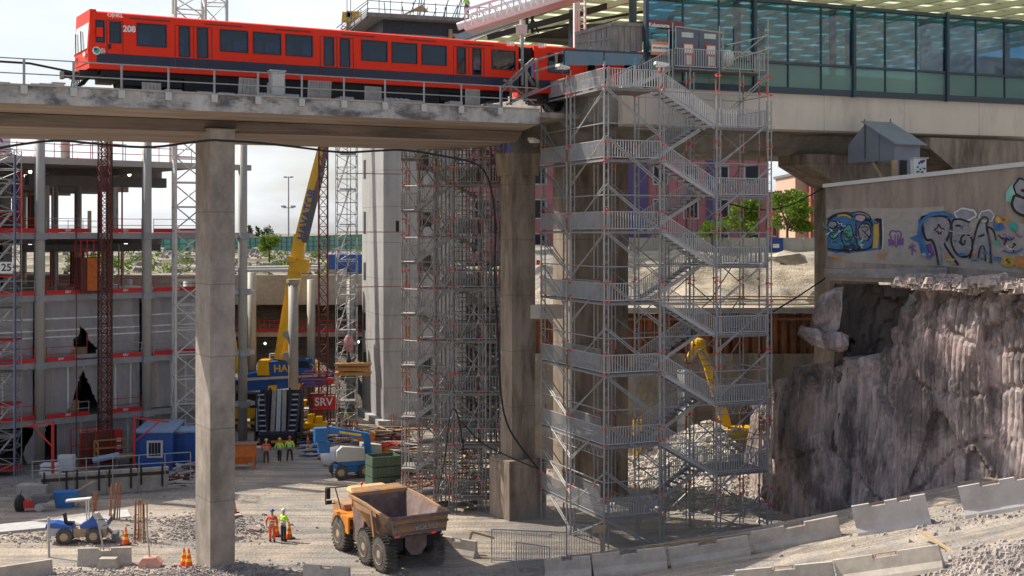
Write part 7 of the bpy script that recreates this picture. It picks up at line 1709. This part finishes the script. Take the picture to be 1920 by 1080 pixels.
bd.f.append((e_, e_+1, e_+2, e_+3)); bd.f.append((N_+e_+3, N_+e_+2, N_+e_+1, N_+e_)); bd.f.append((e_+3, e_, N_+e_, N_+e_+3))
mesh_obj('bed', bd, m_dumpb, dt)
for s_ in (-1, 1):
    o_m = MB(); pts = []
    for (y, wb, wt, z0, z1) in sec: o_m.v += [V((s_*(wt+.012), y, z1)), V((s_*((wt+wb)/2+.012), y, (z0+z1)/2)), V((s_*(wb+.012), y, z0))]
    for i in range(len(sec)-1):
        for j in range(2): a = i*3+j; o_m.f.append((a, a+1, a+4, a+3))
    mesh_obj('side_panel', o_m, m_dumpy, dt)
mesh_obj('tailgate', MB().prism([(-1.72, yb-.05, 3.14), (-1.55, yb-.12, 2.2), (1.55, yb-.12, 2.2), (1.72, yb-.05, 3.14)], (0, .08, 0)), m_dumpy, dt)
mesh_obj('tail_rib', MB().ext(-1.76, 1.76, yb-.2, yb-.05, 3.06, 3.2).ext(-1.65, 1.65, yb-.22, yb-.125, 2.68, 2.8).ext(-1.5, 1.5, yb-.22, yb-.125, 2.2, 2.34), m_dumpb, dt)
rim = MB()
for s in (-1, 1): rim.bar((s*1.78, yb, 3.14), (s*1.8, .2, 3.22), .14, .12).bar((s*1.8, .2, 3.22), (s*1.8, ym, 3.37), .14, .12).bar((s*1.8, ym, 3.37), (s*1.8, yf, 3.47), .14, .14)
rim.bar((-1.8, yf, 3.5), (1.8, yf, 3.5), .2, .2)
mesh_obj('bed_rim', rim, m_dumpy, dt)
sd = MB()
for s in (-1, 1):
    sd.prism([(s*1.76, .3, 2.9), (s*1.76, 2.9, 2.9), (s*1.76, 3.6, 3.35), (s*1.79, ym, 3.3), (s*1.79, .3, 3.15)], (s*.04, 0, 0)); sd.bar((s*1.62, .9, 1.7), (s*1.8, .9, 3.2), .14, .2)
mesh_obj('side_rib', sd, m_dumpy, dt)
mesh_obj('headboard', MB().prism([(-1.6, yf+.03, 3.5), (1.6, yf+.03, 3.5), (1.5, yf+.5, 3.65), (-1.5, yf+.5, 3.65)], (0, 0, .12)), m_dumpy, dt)
mesh_obj('front_flank', MB().prism([(-1.5, 2.9, .9), (-1.5, 4.1, .9), (-1.5, 4.1, 2.9), (-1.5, 2.6, 2.2)], (.12, 0, 0)), m_dumpb, dt)
mesh_obj('frame', MB().ext(-.5, .5, -.7, 5.5, .85, 1.5), m_under, dt); mesh_obj('axle', MB().ext(-1.2, 1.2, -.15, .15, .8, 1.1).ext(-1.2, 1.2, 1.85, 2.15, .8, 1.1).ext(-1.2, 1.2, 5.45, 5.75, .8, 1.1), m_under, dt)
mesh_obj('rear_guard', MB().prism([(-.62, -.95, 2.0), (.62, -.95, 2.0), (.62, -.95, 1.4), (.3, -.95, .95), (-.3, -.95, .95), (-.62, -.95, 1.4)], (0, .12, 0)).ext(-1.2, 1.2, -.85, -.65, 1.9, 2.1), m_dumpb, dt)
for s in (-1, 1): mesh_obj('tail_light', MB().ext(s*1.1-.12, s*1.1+.12, -.93, -.86, 1.98, 2.14), mat('lamp_red', (.9, .02, .02), .4, emit=.5), dt)
for x in (-.25, .25): mesh_obj('tail_light', MB().ext(x-.06, x+.06, -.93, -.86, 2.02, 2.12), m_white, dt)
mesh_obj('mudflap', MB().ext(-1.5, -.7, -.78, -.74, 1.2, 1.9).ext(.7, 1.5, -.78, -.74, 1.2, 1.9), m_black, dt)
mesh_obj('fender', MB().prism([(-1.75, 4.6, 1.5), (-1.75, 5.0, 2.0), (-1.75, 6.3, 2.0), (-1.75, 6.7, 1.4), (-1.75, 6.7, 1.2), (-1.75, 6.2, 1.75), (-1.75, 5.0, 1.75), (-1.75, 4.7, 1.3)], (3.5, 0, 0)), m_dumpy, dt)
mesh_obj('engine_bay', MB().ext(-1.25, 1.25, 5.9, 7.6, 1.3, 2.5), m_dumpy, dt)
cbn = mesh_obj('cab', MB().prism([(-.85, 4.35, 1.6), (-.85, 5.9, 1.6), (-.85, 5.7, 3.39), (-.85, 4.55, 3.39)], (1.7, 0, 0)), m_dumpy, dt)
mesh_obj('cab_window', MB().ext(-.87, -.853, 4.6, 5.7, 2.4, 3.4).ext(-.7, .7, 4.4, 4.42, 2.7, 3.4), m_frame, cbn)
mesh_obj('cab_roof', MB().prism([(-1.2, 4.45, 3.4), (1.2, 4.45, 3.4), (1.05, 4.5, 3.6), (-1.05, 4.5, 3.6)], (0, 1.3, 0)), mat('cream_orange_roof', (.75, .45, .2), .5, 0, .1, 2), dt)
mesh_obj('beacon', MB().tube((-.7, 4.7, 3.6), (-.7, 4.7, 3.85), .03).ball((-.7, 4.7, 3.9), .1, 8, 6), m_redc, dt)
mesh_obj('engine_fender', MB().ext(-1.75, -.9, 4.2, 6.4, 2.0, 2.15).ext(-1.75, -1.65, 4.2, 4.9, 1.2, 2.0), m_orange, dt)
mr = MB().path([V((-1.3, 6.3, 2.2)), V((-1.7, 6.2, 3.5)), V((-2.3, 6.2, 3.55)), V((-2.3, 6.2, 2.6)), V((-1.7, 6.2, 2.6))], .035).path([V((-1.7, 6.2, 3.5)), V((-.9, 5.8, 3.6))], .035)
mesh_obj('mirror_bracket', mr, m_black, dt); mesh_obj('mirror', MB().box((-2.15, 6.15, 3.2), (.22, .1, .6)).box((-2.1, 6.15, 2.7), (.3, .15, .2)), m_black, dt)
mesh_obj('lettering', text_mb('VOLVO', .42, W[dt.name]@V((.35, yb-.135, 2.52)), W[dt.name].to_3x3()@V((1, 0, 0)), (0, 0, 1), .02, .012), mat('worn_letter', (.45, .40, .36), .7), dt, True)
dt.scale = (.95, .95, .95)
# ---------------------------------------------------------------- people
def skin_obj(name, verts, edges, radii, mt, parent, sub=1, root=0):
    me = bpy.data.meshes.new(name); me.from_pydata([tuple(v) for v in verts], edges, []); me.update()
    o = bpy.data.objects.new(name, me); col.objects.link(o); o.parent = parent
    sk = o.modifiers.new('skin', 'SKIN'); sk.use_smooth_shade = True
    for i, r_ in enumerate(radii):
        d = me.skin_vertices[0].data[i]; d.radius = r_ if hasattr(r_, '__len__') else (r_, r_); d.use_root = (i == root)
    ss = o.modifiers.new('s', 'SUBSURF'); ss.levels = sub; ss.render_levels = sub
    me.materials.append(mt)
    dg_ = bpy.context.evaluated_depsgraph_get(); ev = bpy.data.meshes.new_from_object(o.evaluated_get(dg_)); o.modifiers.clear(); o.data = ev
    if not ev.materials: ev.materials.append(mt)
    W[o.name] = W[parent.name]; return o
def person(loc, rz, label, top, trousers, helmet, pose='stand', h=1.8, hips_z=None, arms=((.32, .02, .95), (-.32, .02, .95)), stripe=True, group=None):
    t = thing('person', label, 'person', loc, rz, group); k = h/1.8
    fy = {'stand': (0, 0), 'walk': (.3, -.28), 'walk2': (-.28, .3), 'sit': (0, 0)}[pose]
    pel = V((0, 0, .95)); ch = V((0, .02, 1.25)); nk = V((0, .02, 1.5)); hd = V((0, .03, 1.66))
    legs = []
    for s, f in ((1, fy[0]), (-1, fy[1])):
        hip = V((s*.1, 0, .9)); kn = V((s*.11, f*.55+.03, .5)); an = V((s*.12, f, .09 if f >= 0 else .16)); to = an+V((.02*s, .15, -.04))
        if pose == 'sit': kn = V((s*.13, .42, .93)); an = V((s*.13, .45, .5)); to = an+V((0, .14, -.03))
        legs.append((hip, kn, an, to))
    armp = []
    for s, a in ((1, arms[0]), (-1, arms[1])):
        sh = V((s*.19, .01, 1.43)); ha = V(a); el = (sh+ha)/2+V((s*.06, -.05, 0)); wr = sh.lerp(ha, 1.0); armp.append((sh, el, wr))
    V_ = [pel, ch, nk, hd, hd+V((0, .01, .1))]; E_ = [(0, 1), (1, 2), (2, 3), (3, 4)]; R_ = [(.13, .1), (.15, .1), .06, .085, .07]
    for (hip, kn, an, to) in legs:
        n = len(V_); V_ += [hip, kn, an, to]; E_ += [(0, n), (n, n+1), (n+1, n+2), (n+2, n+3)]; R_ += [.085, .06, .045, .04]
    for (sh, el, wr) in armp:
        n = len(V_); d = (wr-el).normalized(); V_ += [sh, el, wr, wr+d*.07]; E_ += [(1, n), (n, n+1), (n+1, n+2), (n+2, n+3)]; R_ += [.055, .045, .03, .038]
        # fingers
        side = V((0, 1, 0)).cross(d); side = side.normalized() if side.length > .1 else V((1, 0, 0)); q = n+3
        for fi, (off, ln_) in enumerate(((-.03, .06), (-.01, .075), (.01, .07), (.03, .055))):
            m_ = len(V_); b_ = wr+d*.07+V((0, off, 0)); V_ += [b_+d*ln_]; E_ += [(q, m_)]; R_ += [.011]
        m_ = len(V_); V_ += [wr+d*.03+V((0, .06, 0))]; E_ += [(n+2, m_)]; R_ += [.013]
    V_ = [v*k for v in V_]; R_ = [tuple(x*k for x in r_) if hasattr(r_, '__len__') else r_*k for r_ in R_]
    skin_obj('body', V_, E_, R_, m_skin, t)
    # jacket
    jv = [pel+V((0, 0, .02)), ch, V((0, .02, 1.42))]; je = [(0, 1), (1, 2)]; jr = [(.175, .13), (.19, .135), (.11, .09)]
    for (sh, el, wr) in armp: n = len(jv); jv += [sh, el, el.lerp(wr, .85)]; je += [(2 if 0 else 1, n), (n, n+1), (n+1, n+2)]; jr += [.085, .07, .055]
    skin_obj('jacket', [v*k for v in jv], je, [tuple(x*k for x in r_) if hasattr(r_, '__len__') else r_*k for r_ in jr], top, t)
    tv = [V((0, 0, .97)), V((0, 0, .9))]; te = [(0, 1)]; tr_ = [(.15, .12), (.155, .12)]
    for (hip, kn, an, to) in legs: n = len(tv); tv += [hip, kn, an+V((0, 0, .02))]; te += [(1, n), (n, n+1), (n+1, n+2)]; tr_ += [.11, .085, .07]
    skin_obj('trousers', [v*k for v in tv], te, [tuple(x*k for x in r_) if hasattr(r_, '__len__') else r_*k for r_ in tr_], trousers, t)
    b = MB()
    for (hip, kn, an, to) in legs: b.ball((an+V((0, .05, -.01)))*k, (.06*k, .14*k, .08*k), 8, 5)
    mesh_obj('boots', b, m_boot, t, smooth=True)
    hb = MB().ball((hd+V((0, 0, .06)))*k, (.125*k, .15*k, .12*k), 12, 6, 0).lathe((hd+V((0, .02, .05)))*k, [(.15*k, 0), (.15*k, .012)], 14)
    mesh_obj('helmet', hb, helmet, t, smooth=True)
    if stripe:
        m = MB()
        for z, w_ in ((1.05, .2), (1.2, .205)): m.lathe((0, .01, z*k), [(w_*k, 0), (w_*k, .05*k)], 14)
        for v in m.v: v.y *= .72
        mesh_obj('reflective_stripes', m, m_refl, t)
    mesh_obj('face', MB().box((hd+V((-.03, .085, .02)))*k, (.02, .01, .012)).box((hd+V((.03, .085, .02)))*k, (.02, .01, .012)).box((hd+V((0, .09, -.04)))*k, (.05, .01, .012)).ball((hd+V((0, .095, -.005)))*k, (.012, .02, .02), 6, 4), m_boot, t)
    return t
m_hr = mat('helmet_red', (.6, .02, .02), .35); m_hy = mat('helmet_yellow', (.8, .55, .02), .35); m_hb = mat('helmet_blue', (.02, .06, .4), .35); m_hw = mat('helmet_white', (.8, .8, .78), .35)
person(ground_at(510, 1016), -.15, 'worker in full orange suit and blue helmet seen from behind', m_hvo, m_hvo, m_hb, 'stand', 1.82)
person(ground_at(531, 1015), -.7, 'worker in yellow jacket, dark trousers and white helmet beside the one in orange', m_hvy, m_trou, m_hw, 'stand', 1.84, arms=((.28, .15, 1.05), (-.3, .1, .98)))
person(ground_at(499, 869), .1, 'worker in orange jacket and yellow helmet, leftmost of the three walking to the trailer', m_hvo, m_trou2, m_hy, 'walk', 1.85)
person(ground_at(524, 866), .0, 'worker in yellow jacket and yellow helmet, middle one of the three walking to the trailer', m_hvy, m_trou, m_hy, 'walk2', 1.8)
person(ground_at(543, 865), -.05, 'worker in yellow jacket and red helmet, rightmost of the three walking to the trailer', m_hvy, m_trou, m_hr, 'walk', 1.9)
person(ground_at(648, 803), -1.3, 'worker in yellow vest and blue helmet standing by the ladder tower', m_hvy, m_trou, m_hb, 'stand', 1.8, arms=((.3, .3, 1.1), (-.3, .2, 1.0)))
person(P(874, 28, 118), .3, 'worker in yellow vest standing high on the platform of the concrete core', m_hvy, m_trou, m_hy, 'stand', 1.75)
person(P(575, 694, 121.2)-V((0, 0, .6)), -1.5, 'crane operator in green vest sitting in the blue crane cab', m_hvy, m_trou, m_hw, 'sit', 1.7)
person(BL.at(-2.6, 1.6, 23.1), .4, 'worker in blue overalls on the roof slab beside the white core wall', m_sbg, m_trou, m_hw, 'stand', 1.75, arms=((.35, .35, 1.2), (-.2, .4, 1.1)))
for px, lb in ((463, 'passenger sitting by the third window of the front metro car'), (497, 'passenger sitting by the fourth window of the front metro car'), (545, 'passenger at the left end of the fifth window of the front metro car'), (581, 'passenger at the right end of the fifth window of the front metro car'), (374, 'passenger standing at the first door of the front metro car')):
    q = W[T1.name]@V((tx(px), 2.2, -.15 if px != 374 else .83)); person(q, rz0+1.5, lb, m_trou, m_trou, m_trou, 'sit' if px != 374 else 'stand', 1.7, stripe=False)

# dust kicked up before the scaffold base
def dust(c, r, dens):
    mb = MB().ball((0, 0, 0), r, 28, 18); o = mesh_obj('dust_cloud', mb, None, smooth=True); o.location = c; o['kind'] = 'stuff'
    m = bpy.data.materials.new('dust_air'); m.use_nodes = True; n = m.node_tree.nodes; n.remove(n['Principled BSDF']); v = n.new('ShaderNodeVolumePrincipled'); v.inputs['Color'].default_value = (.93, .88, .82, 1); v.inputs['Density'].default_value = dens; v.inputs['Anisotropy'].default_value = .3
    m.node_tree.links.new(v.outputs[0], n['Material Output'].inputs['Volume']); o.data.materials.append(m)
dust((4.5, 64.5, 2.2), (7.5, 2.6, 2.4), .05)
dust((3.2, 64.8, 1.6), (3.6, 1.8, 1.9), .07)
dust((-2.0, 62.0, 1.0), (4.5, 1.6, 1.1), .07)
